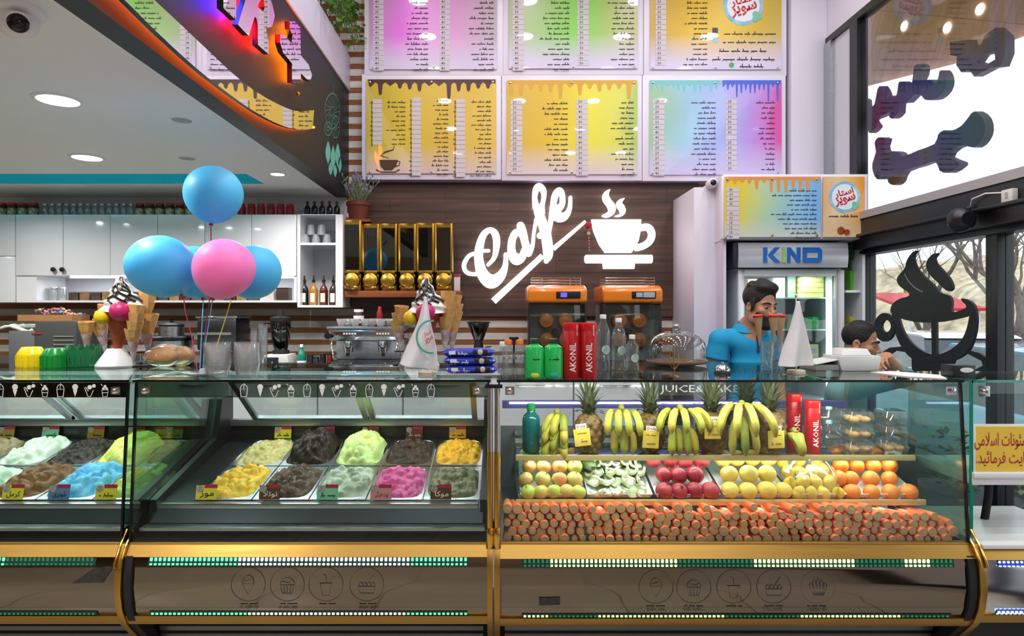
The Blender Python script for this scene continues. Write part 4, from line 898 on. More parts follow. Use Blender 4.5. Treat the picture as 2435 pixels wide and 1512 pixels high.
def clam_box(px, Y, k, w_, label, content):
    p = P(px, 1080, Y); t = thing('clear_box', label, 'plastic box', (p.x, Y, .9185+k*.068), 'clear clamshell boxes on the upper fruit shelf')
    mb = MB(); clam_geo(mb, w_, .13, .066); mb.build('clamshell', clam, t, ang=30)
    if content:
        for j in range(4):
            mb = MB(); mb.ell(((j % 2-.5)*w_*.4, (j//2-.5)*.05, .026), (w_*.2, .026, .016), 12, 7); mb.build('cookie', cook, t)
for k in range(3): clam_box(1972, 3.05, k, .10, 'empty clear box in the stack right of the red tubes, %s' % ('bottom', 'middle', 'top')[k], False)
for k in range(3): clam_box(2036, 2.98, k, .125, 'clear box of beige cookies, %s of its stack' % ('bottom', 'middle', 'top')[k], True)
for k in range(3): clam_box(2117, 3.0, k, .12, 'clear box in the rightmost stack of the shelf, %s one' % ('bottom', 'middle', 'top')[k], k == 0)
# white sign lettering hung at the back of the fruit counter
t = thing('counter_lettering', 'white JUICE&CAKE lettering hung under the counter glass', 'lettering', (P(1664, 926, 3.25).x, 3.25, P(0, 938, 3.25).z))
mb = MB(); put_text(mb, 'JUICE&CAKE', FR((0, 0, .0245)), .405, .049, bold=.008)
xs = [v_.x for v_ in mb.v]
mb.build('letters', mat('lettering_white', 'f4f4f2', .4), t)
MB().box2((-.27, .0035, -.004), (.27, .007, .062)).build('clear_backing', clam, t)
# ---------------------------------------------------------------- things on the counter top
def TP(px, py): return PZ(px, py, TZ)                  # point of the counter top seen at a pixel
def top(px, Y): return ((px-CX)/F*Y, Y, TZ)
def facet(mb, prof_, n, mi=0, rotk=.5):
    rows = [[(r*cos(2*pi*(k+rotk)/n), r*sin(2*pi*(k+rotk)/n), z) for k in range(n)] for r, z in prof_]
    mb.grid(rows, mi, cv=True); b = len(mb.v)-n*len(rows); mb.f.append([b+n*(len(rows)-1)+k for k in range(n)]); mb.m.append(mi)
yt_ = mat('tub_yellow', 'f2d410', .25, var=.05, sss=.2); gt_ = mat('tub_green', '0f8a34', .25, var=.08, sss=.2); gt2_ = mat('tub_dark_green', '1c7a48', .25, var=.08, sss=.2)
def tub(px, Y, r, h, m, label, closed=True):
    t = thing('plastic_tub', label, 'tub', top(px, Y), 'coloured plastic tubs'); mb = MB()
    if closed: facet(mb, [(r, 0), (r*1.0, h*.1), (r, h*.62), (r*.98, h*.66), (r*.68, h*.98), (r*.6, h)], 16)
    else: facet(mb, [(r*.85, .003), (r, h*.55), (r*1.02, h*.8), (r*.98, h*.8), (r*.8, .01)], 16)
    mb.build('tub_wall', m, t, ang=20)
    mb = MB()
    for k in range(16): a = 2*pi*k/16; mb.tube([(r*1.005*cos(a), r*1.005*sin(a), .006), (r*1.005*cos(a), r*1.005*sin(a), h*(.6 if closed else .52))], .0028, 5)
    mb.build('ribs', m, t)
    if not closed:
        mb = MB()
        for k in range(8): a = 2*pi*k/8; mb.prism([(r*cos(a-.3), r*sin(a-.3), h*.78), (r*cos(a+.3), r*sin(a+.3), h*.78), (r*1.03*cos(a), r*1.03*sin(a), h*1.05)], (-.004*cos(a), -.004*sin(a), 0))
        mb.build('petal_rim', m, t)
    return t
tub(75, 3.42, .068, .105, yt_, 'yellow ribbed plastic tub, leftmost on the counter'); tub(131, 3.40, .066, .10, gt_, 'bright green ribbed tub right of the yellow one'); tub(198, 3.42, .08, .115, gt2_, 'open dark green tub holding a wafer cone', False)
waf = mat('wafer', 'd49a55', .6, col2='e6b878', vs=25, bump=.3, bs=60); slv = mat('paper_sleeve', 'c9ccd6', .6, col2='b8584a', vs=28); slv2 = mat('sleeve_print', '7f8f9a', .6, col2='d8d4d0', vs=40)
def cone_thing():
    t = thing('waffle_cone', 'waffle cone', 'cone', (0, 0, 0)); mb = MB()
    rows = []
    for r, z in ((.004, .05), (.021, .105), (.028, .13), (.034, .165), (.031, .165), (.024, .13)):
        rows.append([(r*(1+.07*(cos(8*a) if z > .12 else 0))*cos(a), r*(1+.07*(cos(8*a) if z > .12 else 0))*sin(a), z) for a in [2*pi*k/32 for k in range(32)]])
    mb.grid(rows, 0, cv=True); mb.build('wafer', waf, t)
    MB().lathe([(.002, 0), (.0235, .108), (.0225, .108)], n=20).build('paper_sleeve', slv, t); return t
cone0 = cone_thing(); used = [0]
def cones(px, py, Y, n, tilt, label, grp, sc=1.0, step=.030):
    base = P(px, py, Y); ax = Vector((sin(tilt), -.12, cos(tilt)))
    for k in range(n):
        o = cone0 if used[0] == 0 else copy_tree(cone0); used[0] = 1
        o.location = base+ax*step*k*sc; o.rotation_euler = (.1, tilt, k*.7); o.scale = (sc,)*3; o['label'] = label+('' if n == 1 else ', '+(('lowest',)+ORD[1:n-1]+('topmost',))[k]); o['group'] = grp
cones(207, 848, 3.42, 1, .05, 'single waffle cone standing in the dark green tub', 'cone in tub', 1.15)
cones(318, 866, 3.36, 4, .03, 'waffle cone in the front nested stack right of the left cone statue', 'cones in the front stack by the left statue', 1.15, .036)
cones(352, 850, 3.5, 2, .04, 'waffle cone in the short rightmost stack by the left statue', 'cones in the short stack by the left statue', 1.25, .03)
cones(338, 815, 3.5, 4, .10, 'waffle cone in the high stack behind the left cone statue', 'cones in the high stack by the left statue', 1.15, .034)
cones(252, 850, 3.5, 4, -.12, 'waffle cone in the stack left of the left cone statue', 'cones left of the left statue', 1.1, .034)
cones(955, 842, 3.5, 3, -.12, 'waffle cone in the stack left of the white table flag', 'cones left of the table flag', 1.15, .034)
cones(1058, 842, 3.45, 4, .03, 'waffle cone in the stack right of the white table flag', 'cones right of the table flag', 1.25, .036)
cones(1074, 842, 3.52, 4, .05, 'waffle cone in the rear stack right of the white table flag', 'rear cones right of the table flag', 1.2, .036)
def stand(px, Y, label, r=.05, h=.075):
    t = thing('cone_holder', label, 'holder', top(px, Y)); mb = MB(); mb.lathe([(r, 0), (r, .005), (.008, .010), (.006, .02)], n=20); mb.build('base', blackm, t); MB().tube([(.0, 0, .02), (0, 0, h)], .004, 6).build('rod', chrome, t); mb = MB(); mb.tube([(r*.75*cos(2*pi*k/16), r*.75*sin(2*pi*k/16), h) for k in range(16)], .003, 5, closed=True); mb.tube([(-r*.75, 0, h), (r*.75, 0, h)], .003, 5); mb.build('ring', blackm, t)
stand(335, 3.45, 'small black wire holder under the waffle cones beside the left statue', .06); stand(1066, 3.48, 'small black wire holder under the waffle cones right of the flag', .05); stand(953, 3.52, 'small black wire holder under the waffle cones left of the flag', .045); stand(250, 3.55, 'small black wire holder left of the left statue', .045)
# ice cream cone statues
cream = mat('cream_white', 'f0eee8', .35, bump=.1, bs=30); choc_ = mat('choc_drizzle', '221a16', .25); conebr = mat('cone_brown', '8e3f1c', .5, col2='a44e26', vs=30, bump=.3, bs=60); cpink = mat('ball_pink', 'c41d63', .4, var=.08); cyel = mat('ball_yellow', 'eec312', .45, var=.08, vs=20, bump=.2); cwhite = mat('plinth_white', 'e4e4e2', .4, var=.03)
def statue(px, Y, s, label, conem, mirror_=1):
    t = thing('ice_cream_statue', label, 'statue', top(px, Y), rot=(0, 0, math.atan((CX-px)/F))); m_ = mirror_
    MB().lathe([(.094*s, 0), (.097*s, .008*s), (.094*s, .016*s), (.068*s, .055*s), (.045*s, .09*s), (.040*s, .098*s)], n=36).build('plinth', cwhite, t)
    tl = .10*m_; ax = lambda u, r=0: (tl*u*.9*s, 0, u*s)
    mb = MB(); mb.tube([ax(u) for u in (.075, .12, .2, .28, .315)], [.016*s, .024*s, .048*s, .074*s, .084*s], 24); mb.build('cone', conem, t)
    cx_ = ax(.32)[0]
    mb = MB(); rows = []; nv, nu = 46, 40
    for i in range(nv+1):
        u = i/nv; zz = (.30+.185*u)*s; R_ = (.100*(1-u)**.8*(.8+.2*cos(u*2))+.006)*s; row = []
        for k in range(nu):
            a = 2*pi*k/nu; ph = a/(2*pi)+u*3.2; q = 1+.16*abs(sin(pi*ph*2))*(1-u*.4)-.08; row.append((cx_+R_*q*cos(a)+.006*s*sin(u*6), R_*q*sin(a), zz+.010*s*sin(2*pi*ph)))
        rows.append(row)
    mb.grid(rows, 0, cv=True); b = len(mb.v)-nu; mb.f.append([b+k for k in range(nu)]); mb.m.append(0); b0 = 0; mb.f.append([k for k in range(nu)][::-1]); mb.m.append(0)
    sw = mb.build('cream_swirl', cream, t)
    rg = random.Random(int(px)); mb = MB()
    for q in range(7):
        a = q*.9+.4; pts = []
        for i in range(12):
            u = .97-i*.078; R_ = (.100*max(0, 1-u)**.8*(.8+.2*cos(u*2))+.006)*s*1.09; aa = -pi/2+(q-3)*.40*(1.15-u)+.5*sin(i*1.15+q*1.7)*(.9-u*.5); pts.append((cx_+R_*cos(aa)+.006*s*sin(u*6), R_*sin(aa), (.30+.185*u)*s))
        mb.tube(pts[:rg.choice((8, 10, 11))], .0058*s, 6)
    mb.build('chocolate_drizzle', choc_, t)
    MB().ell((cx_-.008*s*m_, -.085*s, .295*s), (.053*s, .05*s, .052*s), 20, 14).build('pink_scoop', cpink, t)
    MB().ell((cx_-.090*s*m_, -.045*s, .265*s), (.039*s, .038*s, .042*s), 16, 12, fn=lambda d: 1-.25*max(0, -d.z-.5)).build('yellow_scoop', cyel, t)
statue(275, 3.4, 1.0, 'tall ice cream cone statue with chocolate drizzle, pink and yellow scoops at left', conebr)
statue(1003, 3.42, .98, 'ice cream cone statue half hidden behind the white table flag', mat('cone_red', 'a82a1e', .5, col2='c23c28', vs=30, bump=.3, bs=60))
# breads
brd = mat('bread_crust', '9c6226', .6, col2='d29c4c', vs=7, bump=.5, bs=18); film = glass('cling_film', 'fbf7f4', .09, 2.2, .15, .04)
for px, py, Y, r_, lb in ((395, 842, 3.56, (.085, .055, .04), 'rear bread loaf peeking over the wrapped pile'), (388, 858, 3.42, (.098, .06, .05), 'large bread loaf in crinkled clear film in front'), (432, 852, 3.46, (.065, .06, .052), 'round bread loaf at the right of the wrapped pile')):
    p = P(px, py, Y); t = thing('bread_loaf', lb, 'bread', (p.x, Y, TZ), 'wrapped bread loaves'); sd = px*.1
    MB().ell((0, 0, r_[2]*.97+(.03 if px == 395 else 0)), r_, 22, 14, fn=lambda d: 1+.07*noise.noise(d*2.2+Vector((sd, 0, 0)))).build('crust', brd, t)
    MB().ell((0, 0, r_[2]*1.02+(.03 if px == 395 else 0)), [a*1.06 for a in r_], 26, 16, fn=lambda d: 1+.05*noise.noise(d*6+Vector((sd, 0, 3)))).build('film', film, t, ang=12)
# clear cup stacks
cupm = glass('cup_plastic', 'ffffff', .05, 2.2, .05, .11, 'f4f8fa')
def cup_stack(px, Y, r, n, step, h0, label, grp):
    p = top(px, Y); src = thing('plastic_cup', label, 'cup', p, grp); mb = MB()
    mb.lathe([(r*.78, 0), (r, h0*.95), (r*1.05, h0*.95), (r*1.05, h0)], n=24, cap=False); mb.build('cup_wall', cupm, src)
    for k in range(1, n): dup(src, (p[0], p[1], p[2]+step*k))
cup_stack(517, 2.90, .058, 14, .0075, .058, 'clear plastic cup in the nested stack behind the balloon strings', 'left stack of clear cups')
cup_stack(588, 2.92, .058, 14, .0075, .058, 'clear plastic cup in the second nested stack, right of the balloon strings', 'right stack of clear cups')
cup_stack(604, 3.6, .018, 10, .016, .06, 'slim paper cup in the narrow stack behind the clear cups', 'narrow stack of cups'); cup_stack(625, 3.62, .026, 10, .017, .07, 'clear cup in the tall stack beside the blender', 'tall stack of cups by the blender')
# balloons
def rubber(n, c): m = mat(n, c, .5, var=.03, vs=3, sss=1.0); I = m.node_tree.nodes['Principled BSDF'].inputs; I['Subsurface Radius'].default_value = (.3, .3, .3); I['Subsurface Scale'].default_value = .6; return m
bblue = rubber('balloon_blue', '4fb8e8'); bpink = rubber('balloon_pink', 'f57fc0'); knotr = mat('balloon_knot_red', '9c2a50', .4)
def balloon(px, py, rx, ry, Y, m, label, knot, string, smat, squash=1.0):
    c = P(px, py, Y); k = Y/F; t = thing('balloon', label, 'balloon', tuple(c), 'party balloons')
    kx, ky = knot; kd = Vector(((kx-px)*k, 0, -(ky-py)*k)); kn = kd.normalized(); q = kn.to_track_quat('-Z', 'Y').to_matrix()
    mb = MB(); tmp = MB(); tmp.ell((0, 0, 0), (1, 1, 1), 32, 22)
    for v_ in tmp.v:
        d = Vector((v_.x*rx*k, v_.y*(rx+ry)/2*k, v_.z*ry*k)); along = max(0, v_.dot(kn)); d *= 1+.10*along**4; mb.v.append(d)
    mb.f = tmp.f; mb.m = tmp.m; mb.build('skin', m, t, ang=80)
    e = kn*(kd.length); MB().tube([e-kn*.012, e-kn*.002, e+kn*.012], [.008, .006, .012], 10).build('knot', knotr, t)
    pts = [tuple(e+kn*.01)]+[tuple(P(x_, y_, Yv)-c) for x_, y_, Yv in string]; MB().tube(pts, .0026, 6).build('string', smat, t); return t
sblue = mat('stick_blue', '6fc0ea', .4); spink = mat('stick_pink', 'cf5a78', .4); syel = mat('stick_yellow', 'd8b52c', .4); swht = mat('stick_white', 'd4dcea', .4)
balloon(508, 460, 67, 65, 3.0, bblue, 'blue balloon floating highest above the others', (502, 530), [(502, 600, 3.08), (500, 700, 3.05), (489, 780, 3.0), (484, 886, 2.95)], knotr)
balloon(382, 632, 78, 72, 2.95, bblue, 'large blue balloon at the left of the bunch', (434, 704), [(440, 740, 2.97), (456, 800, 2.96), (470, 886, 2.95)], spink)
balloon(463, 645, 54, 60, 3.27, bblue, 'blue balloon mostly hidden behind the pink one', (482, 708), [(481, 760, 3.18), (478, 820, 3.0), (475, 886, 2.95)], sblue)
balloon(533, 637, 71, 69, 2.90, bpink, 'pink balloon in the middle of the bunch', (507, 707), [(498, 760, 2.93), (486, 830, 2.94), (482, 886, 2.95)], sblue)
balloon(607, 646, 60, 63, 3.2, bblue, 'blue balloon at the right of the bunch', (554, 706), [(540, 745, 3.12), (516, 820, 2.96), (505, 890, 2.93)], syel)
t = thing('balloon_holder', 'clear dish holding the balloon sticks on the counter', 'dish', top(488, 2.95)); MB().lathe([(.07, .0), (.10, .012), (.102, .014), (.07, .005)], n=30).build('dish', cupm, t); MB().lathe([(.03, .005), (.022, .03), (.0, .032)], n=16).build('boss', swht, t)
# biscuits on a tray
bl_ = mat('pack_blue', '1f2fa8', .25, col2='2a46c4', vs=10, coat=.4); bsk = mat('biscuit_dark', '2c2220', .5); bskc = mat('biscuit_cream', 'd8cfc0', .5)
for k in range(3):
    Y = 2.91; x, y, z = top(1119, Y); t = thing('biscuit_pack', 'blue biscuit pack, %s of the pile of three' % ('bottom', 'middle', 'top')[k], 'biscuit pack', (x+(.004, -.002, -.006)[k], y, z+.012+.0385*k), 'blue biscuit packs', (0, (.0, .01, -.015)[k], (.0, .03, -.02)[k]))
    mb = MB(); rows = []
    for i, (xx, s) in enumerate(((-.118, .25), (-.113, .5), (-.10, .95), (-.05, 1), (.05, 1), (.10, .95), (.113, .5), (.118, .25))):
        rows.append([(xx, .032*cos(2*pi*j/14)*(1.0 if s > .4 else 1.05), .0195+.0215*s*sin(2*pi*j/14)*(1+.1*cos(4*pi*j/14))) for j in range(14)])
    mb.grid(rows, 0, cv=True); mb.f += [list(range(14)), list(range(14*7, 14*8))]; mb.m += [0, 0]; mb.build('wrapper', bl_, t, ang=30)
    mb = MB(); scribble(mb, FR((-.005, -.0325, .012)), .08, .016, random.Random(k+3)); mb.box((-.075, -.032, .02), (.03, .002, .016)); mb.build('white_print', wht, t)
    for q, (xx, m_) in enumerate(((.03, bsk), (.052, bskc), (.075, bsk))): MB().lathe([(.012, 0), (.013, .002), (.010, .004)], (xx, -.031, .021), 14, 0, 'y').build('biscuit_print', m_, t)
t = tag(MB().box2((-.135, -.05, .003), (.135, .05, .007)).box2((-.135, -.05, .007), (.135, -.046, .011)).build('serving_tray', mat('tray_pale', 'd4d8dc', .3), loc=top(1119, 2.91), bevel=.002), 'pale flat tray under the blue biscuit packs', 'tray')
# bottles at the front edge
pet = glass('pet_clear', 'eff5f5', .08, 2.4, .04, .05); capo = mat('cap_orange', 'ec7a2c', .4); capw = mat('cap_white', 'eeeeec', .4); liqg = mat('shake_green', '2cc85c', .15, col2='22b464', vs=4, sss=.3, coat=.5); capd = mat('cap_dark_green', '0c3a26', .35)
def bottle(px, Y, prof_, mbody, mcap, label, grp, capz, band_=None, cat_='bottle', rc=.016, bandm=None, nm='bottle'):
    t = thing(nm, label, cat_, top(px, Y) if isinstance(px, (int, float)) else px, grp); MB().lathe(prof_, n=22, cap=True).build('body', mbody, t)
    MB().lathe([(rc, capz), (rc, capz+.018), (rc*.9, capz+.021)], n=18).build('cap', mcap, t)
    if band_: MB().lathe([(band_[0], band_[1]), (band_[0]+.0006, band_[1]+.001), (band_[0]+.0006, band_[2]-.001), (band_[0], band_[2])], n=22, cap=False).build('label_band', bandm, t)
    return t
bandb = mat('band_print', 'd8d6d0', .5, col2='2c2a28', vs=90)
sq = [(.022, 0), (.0245, .004), (.0245, .105), (.022, .125), (.013, .142), (.013, .156)]
for px, lb in ((1208, 'clear bottle with orange cap, left of the front pair'), (1236, 'clear bottle with orange cap, right of the front pair')): bottle(px, 2.80, sq, pet, capo, lb, 'orange capped bottles', .150, (.0248, .085, .105), bandm=bandb)
bottle(1196, 2.93, [(.022, 0), (.024, .1), (.013, .125), (.012, .14)], pet, capw, 'clear bottle with white cap behind the orange capped pair', None, .135)
sg = [(.036, 0), (.0425, .006), (.0425, .125), (.038, .14), (.020, .150), (.019, .158)]
for px, lb in ((1271, 'bright green drink bottle, left of the two'), (1316, 'bright green drink bottle beside the red tubes')):
    t = bottle(px, 2.795, sg, liqg, capd, lb, 'green drink bottles', .155, rc=.021)
    mb = MB(); scribble(mb, FR((.022, -.0432, .085)), .044, .014, random.Random(px)); mb.build('dark_print', mat('print_dark_green', '0c3820', .5), t); MB().ell((0, -.0405, .018), (.018, .003, .012), 12, 8).build('yellow_patch' if px < 1300 else 'teal_patch', mat('patch_yellow' if px < 1300 else 'patch_teal', 'd8e020' if px < 1300 else '18b0b0', .4), t)
red_tube(top(1358, 2.80), 'red tube with white vertical lettering on the counter beside the green bottles', 'red tubes on the counter', .245, .0375, .1)
red_tube(top(1399, 2.80), 'red tube with white vertical lettering on the counter, right of its twin', 'red tubes on the counter', .245, .0375, -.05)
lab = mat('label_mint', 'd6e8dc', .5, col2='b8d0c4', vs=40)
def water(px, Y, h, r, label):
    t = bottle(px, Y, [(r*.9, 0), (r, .006), (r, h*.62), (r*.85, h*.74), (r*.42, h*.86), (r*.38, h*.93)], pet, capw, label, None, h*.91, rc=r*.45)
    mb = MB(); n = 20; mb.prism([(.3*r+r*.62*cos(2*pi*k/n), -r*1.02, h*.38+r*.62*sin(2*pi*k/n)) for k in range(n)], (0, .002, 0)); 
    for k, v_ in enumerate(mb.v): a = v_.x/r; mb.v[k] = Vector((r*1.01*sin(a), -r*1.01*cos(a), v_.z))
    mb.build('round_label', lab, t, recalc=False)
water(1434, 3.15, .285, .036, 'tallest clear bottle with ribbed shoulders and white cap'); water(1471, 3.2, .265, .036, 'square shouldered clear bottle with white cap, second in the row of three'); water(1503, 3.15, .175, .034, 'smallest clear bottle with a round mint label')
# cake stand
x, y, z = top(1609, 3.50); t = thing('cake_stand', 'wooden cake plate under a large glass dome', 'cake stand', (x, y, z)); MB().lathe([(.10, 0), (.10, .006), (.155, .012), (.166, .018), (.166, .026), (.15, .028)], n=48).build('plate', mat('plate_wood', '6a4a34', .5, col2='7d5a40', vs=6, stretch=(1, 8, 1)), t)
dg_ = glass('dome_glass', 'eef2f0', .10, 2.0, 0, 0); MB().lathe([(.157, .029), (.158, .09), (.150, .125), (.128, .155), (.09, .175), (.04, .184), (.022, .186)], n=48, cap=False).build('glass_dome', dg_, t)
MB().ell((0, 0, .208), (.024, .024, .022), 16, 10).build('knob', glass('knob_glass', 'cfdcd8', .25, 1.6), t)
mb = MB()
for k in range(3):
    for j in range(18): a = 2*pi*(j+.5*k)/18; r_ = .06+.018*k; mb.ell((r_*cos(a), r_*sin(a), .182-.006*k-.002*k*k), .005, 6, 4)
mb.build('cut_pattern', glass('cut_glass', 'f4f6f6', .4, 1.5), t)
# call bell, glasses with cones, second flag, till, papers
t = thing('call_bell', 'small chrome call bell on the counter in front of the standing man', 'bell', top(1718, 3.03)); MB().lathe([(.040, 0), (.040, .006), (.034, .012)], n=28).build('base', blackm, t); MB().lathe([(.036, .013), (.035, .022), (.026, .036), (.010, .043)], n=28).build('dome', chrome, t); MB().lathe([(.004, .043), (.004, .05), (.007, .051), (.006, .055)], n=12).build('button', chrome, t)
for px, Y, lb in ((1824, 3.15, 'tall clear glass, left of the pair holding red rimmed paper cones'), (1846, 3.2, 'tall clear glass holding a red rimmed paper cone')):
    t = thing('drinking_glass', lb, 'glass', top(px, Y), 'glasses beside the white flag'); MB().lathe([(.024, 0), (.027, .004), (.034, .145), (.032, .145), (.025, .012), (.0, .011)], n=24).build('tumbler', pet, t)
kr = mat('kraft_paper', 'b89a74', .6, var=.08, vs=20); rr_ = mat('rim_red', 'd8363a', .5)
for px, py, Y, tl, lb in ((1806, 812, 3.15, -.06, 'red rimmed paper cone in front of the man\'s chin'), (1838, 808, 3.15, .02, 'red rimmed paper cone in the middle of the three'), (1852, 815, 3.2, .10, 'red rimmed paper cone nearest the white flag')):
    p = P(px, py, Y); t = thing('paper_cone', lb, 'paper cone', tuple(p), 'red rimmed paper cones', (0, tl, 0)); h_ = (py-752)/F*Y; MB().lathe([(.003, -.02), (.022, h_), (.020, h_)], n=18).build('cone_paper', kr, t); MB().lathe([(.0215, h_-.006), (.026, h_+.004), (.019, h_+.010), (.010, h_+.006)], n=18).build('red_rim', rr_, t)
cloth = mat('flag_cloth', 'eeecec', .7, bump=.1, bs=60, var=.03, vs=5)
def flag(px, Y, apex_y, poly, label, emblem, fringe):
    x, y, z = top(px, Y); t = thing('table_flag', label, 'flag', (x, y, z)); MB().lathe([(.042, 0), (.042, .012), (.036, .016)], n=26).build('base', mat('flag_base_wood', 'd8c4b0', .5, var=.06), t)
    ztop = CZ-(apex_y-CY)/F*Y-z; MB().tube([(0, 0, .015), (0, 0, ztop)], .0035, 8).build('pole', chrome, t); MB().ell((0, 0, ztop+.006), (.006, .006, .009), 10, 8).build('finial', chrome, t)
    L_, R_ = poly; n = 16; rows = []
    for i in range(n+1):
        u = i/n; a = [np.interp(u, [q[0] for q in L_], [q[1] for q in L_]), np.interp(u, [q[0] for q in L_], [q[2] for q in L_])]; b = [np.interp(u, [q[0] for q in R_], [q[1] for q in R_]), np.interp(u, [q[0] for q in R_], [q[2] for q in R_])]; row = []
        for j in range(13):
            s = j/12; p_ = P(a[0]+(b[0]-a[0])*s, a[1]+(b[1]-a[1])*s, Y); row.append((p_.x-x, -.022+.026*sin(s*9+u*2)*u-.02*u*sin(s*pi), p_.z-z))
        rows.append(row)
    mb = MB(); mb.grid(rows); o = mb.build('cloth', cloth, t, ang=80, recalc=False); sm = o.modifiers.new('thick', 'SOLIDIFY'); sm.thickness = .0022; o.modifiers.new('sub', 'SUBSURF').render_levels = 1
    if fringe:
        mb = MB(); last = rows[-1]
        for j in range(12):
            for s in (0, .5): q = Vector(last[j])*(1-s)+Vector(last[j+1])*s; mb.tube([q, q+Vector((-.003, 0, -.026))], .0012, 4)
        for i in range(9, n): q = Vector(rows[i][0]); mb.tube([q, q+Vector((-.012, 0, -.022))], .0012, 4)
        mb.build('fringe', cloth, t)
    if emblem:
        ex, ey, er = emblem; k = Y/F; mb = MB(); c = P(ex, ey, Y); c = Vector((c.x-x, -.047, c.z-z)); nn = (0, -1, 0)
        mb.stroke([c+Vector((er*k*.88*cos(2*pi*j/36), .006*cos(2*pi*j/36), er*k*sin(2*pi*j/36))) for j in range(8, 29)], .009, .0008, nn); mb.build('green_ring', mat('emblem_green', '5fb49c', .6), t)
        mb = MB(); put_text(mb, fa('سوپر'), FR(c+Vector((-.010, -.0015, -.014)), (.82, 0, .5), (-.5, 0, .82)), .044, .030, bold=.02); put_text(mb, fa('استار'), FR(c+Vector((-.018, -.0015, .016)), (.82, 0, .5), (-.5, 0, .82)), .038, .024, bold=.02); mb.build('red_script', mat('emblem_red', 'd23a40', .6), t)
flag(1016, 2.98, 702, ([(0, 1010, 706), (.35, 995, 765), (.7, 965, 830), (1, 950, 868)], [(0, 1016, 706), (.3, 1025, 760), (.7, 1041, 830), (1, 1045, 880)]), 'white fringed table flag with a round red and green emblem, centre', (1028, 800, 38), True)
flag(1893, 3.05, 706, ([(0, 1889, 716), (.35, 1873, 780), (.7, 1858, 830), (1, 1849, 872)], [(0, 1897, 716), (.35, 1911, 780), (.7, 1920, 830), (1, 1925, 868)]), 'plain white table flag beside the standing man', None, False)
tw = mat('till_white', 'dcdcd8', .35, var=.03); t = thing('till_printer', 'white till printer seen from behind in front of the seated man', 'till', top(2015, 3.22)); mb = MB()
mb.prism([(-.065, -.07, 0), (.115, -.07, 0), (.13, -.07, .05), (.13, -.07, .075), (-.08, -.07, .075), (-.08, -.07, .05)], (0, .16, 0)); mb.build('housing', tw, t, bevel=.006)
MB().prism([(-.06, -.06, .076), (.09, -.06, .076), (.085, -.03, .108), (-.04, -.03, .108)], (0, .1, 0)).build('lid', tw, t, bevel=.004); MB().box2((-.19, -.06, .001), (-.072, .10, .03)).build('side_shelf', mat('till_grey', '9a9894', .4), t, bevel=.004); mb = MB(); mb.prism([(-.19, -.065, .031), (-.072, -.065, .055), (-.072, .1, .055), (-.19, .1, .031)], (0, 0, .003)); mb.build('paper_flap', tw, t)
tag(MB().prism([TP(2070, 886)-Vector((0, 0, 0)), TP(2160, 897), TP(2252, 902), TP(2235, 893), TP(2120, 884)], (0, 0, .004)).build('paper_sheet', mat('paper_white', 'f2f2ee', .6)), 'white paper sheets lying on the counter beside the till', 'paper')
t = thing('tape_box', 'black box with a white oval window near the right counter end', 'box', top(2281, 2.86)); MB().box2((-.05, -.03, 0), (.052, .05, .055)).build('box_body', black, t, bevel=.004); MB().prism([(.012+.03*cos(2*pi*k/24), -.0315, .034+.011*sin(2*pi*k/24)) for k in range(24)], (0, .002, 0)).build('oval_label', wht, t)
t = thing('gold_reflection', 'thin gold three pronged reflection given shape in front of the cake dome', 'reflection', top(1603, 2.90)); MB().lathe([(.022, 0), (.022, .003), (.003, .006)], n=16).build('base', gold, t); mb = MB(); mb.tube([(0, 0, .004), (0, 0, .14)], .0022, 6); mb.tube([(-.019, 0, .11), (-.019, 0, .05), (0, 0, .03), (.019, 0, .05), (.019, 0, .11)], .0018, 6); mb.build('prongs', gold, t)  # a reflection modelled as solid gold prongs
# ---------------------------------------------------------------- back counter and what stands on it
BZ = 1.17
def bk(px, Y): return ((px-CX)/F*Y, Y, BZ)
cabw = mat('cupboard_white', 'e6e7ea', .12, var=.02, coat=.6); seam = mat('seam_grey', '8a8c90', .6)
t = thing('worktop', 'long stainless worktop along the back wall', 'worktop', (-1, 4.8, 0)); mb = MB(); mb.box2((-5, 4.45, BZ-.035), (1.38, 5.185, BZ)); mb.build('steel_top', steel, t, world=True, bevel=.004); MB().box2((-5, 5.165, BZ), (1.38, 5.185, BZ+.06)).build('upstand', steel, t, world=True)
x = -4.9
while x < .75:
    t = thing('base_cabinet', 'white base cabinet under the back worktop seen through the counter glass', 'cabinet', (x+.3, 4.8, 0), 'white base cabinets under the worktop'); w = dict(parent=t, world=True)
    MB().box2((x, 4.50, .1), (x+.598, 5.18, BZ-.036)).build('body', mat('cab_body', 'd6d8da', .4), **w); MB().box2((x+.003, 4.48, .12), (x+.595, 4.498, BZ-.05)).build('door', cabw, bevel=.003, **w); MB().tube([(x+.2, 4.468, BZ-.10), (x+.4, 4.468, BZ-.10)], .006, 8).build('handle', steel, **w); MB().box2((x, 4.54, 0), (x+.598, 5.1, .1)).build('plinth', blackm, **w); x += .602
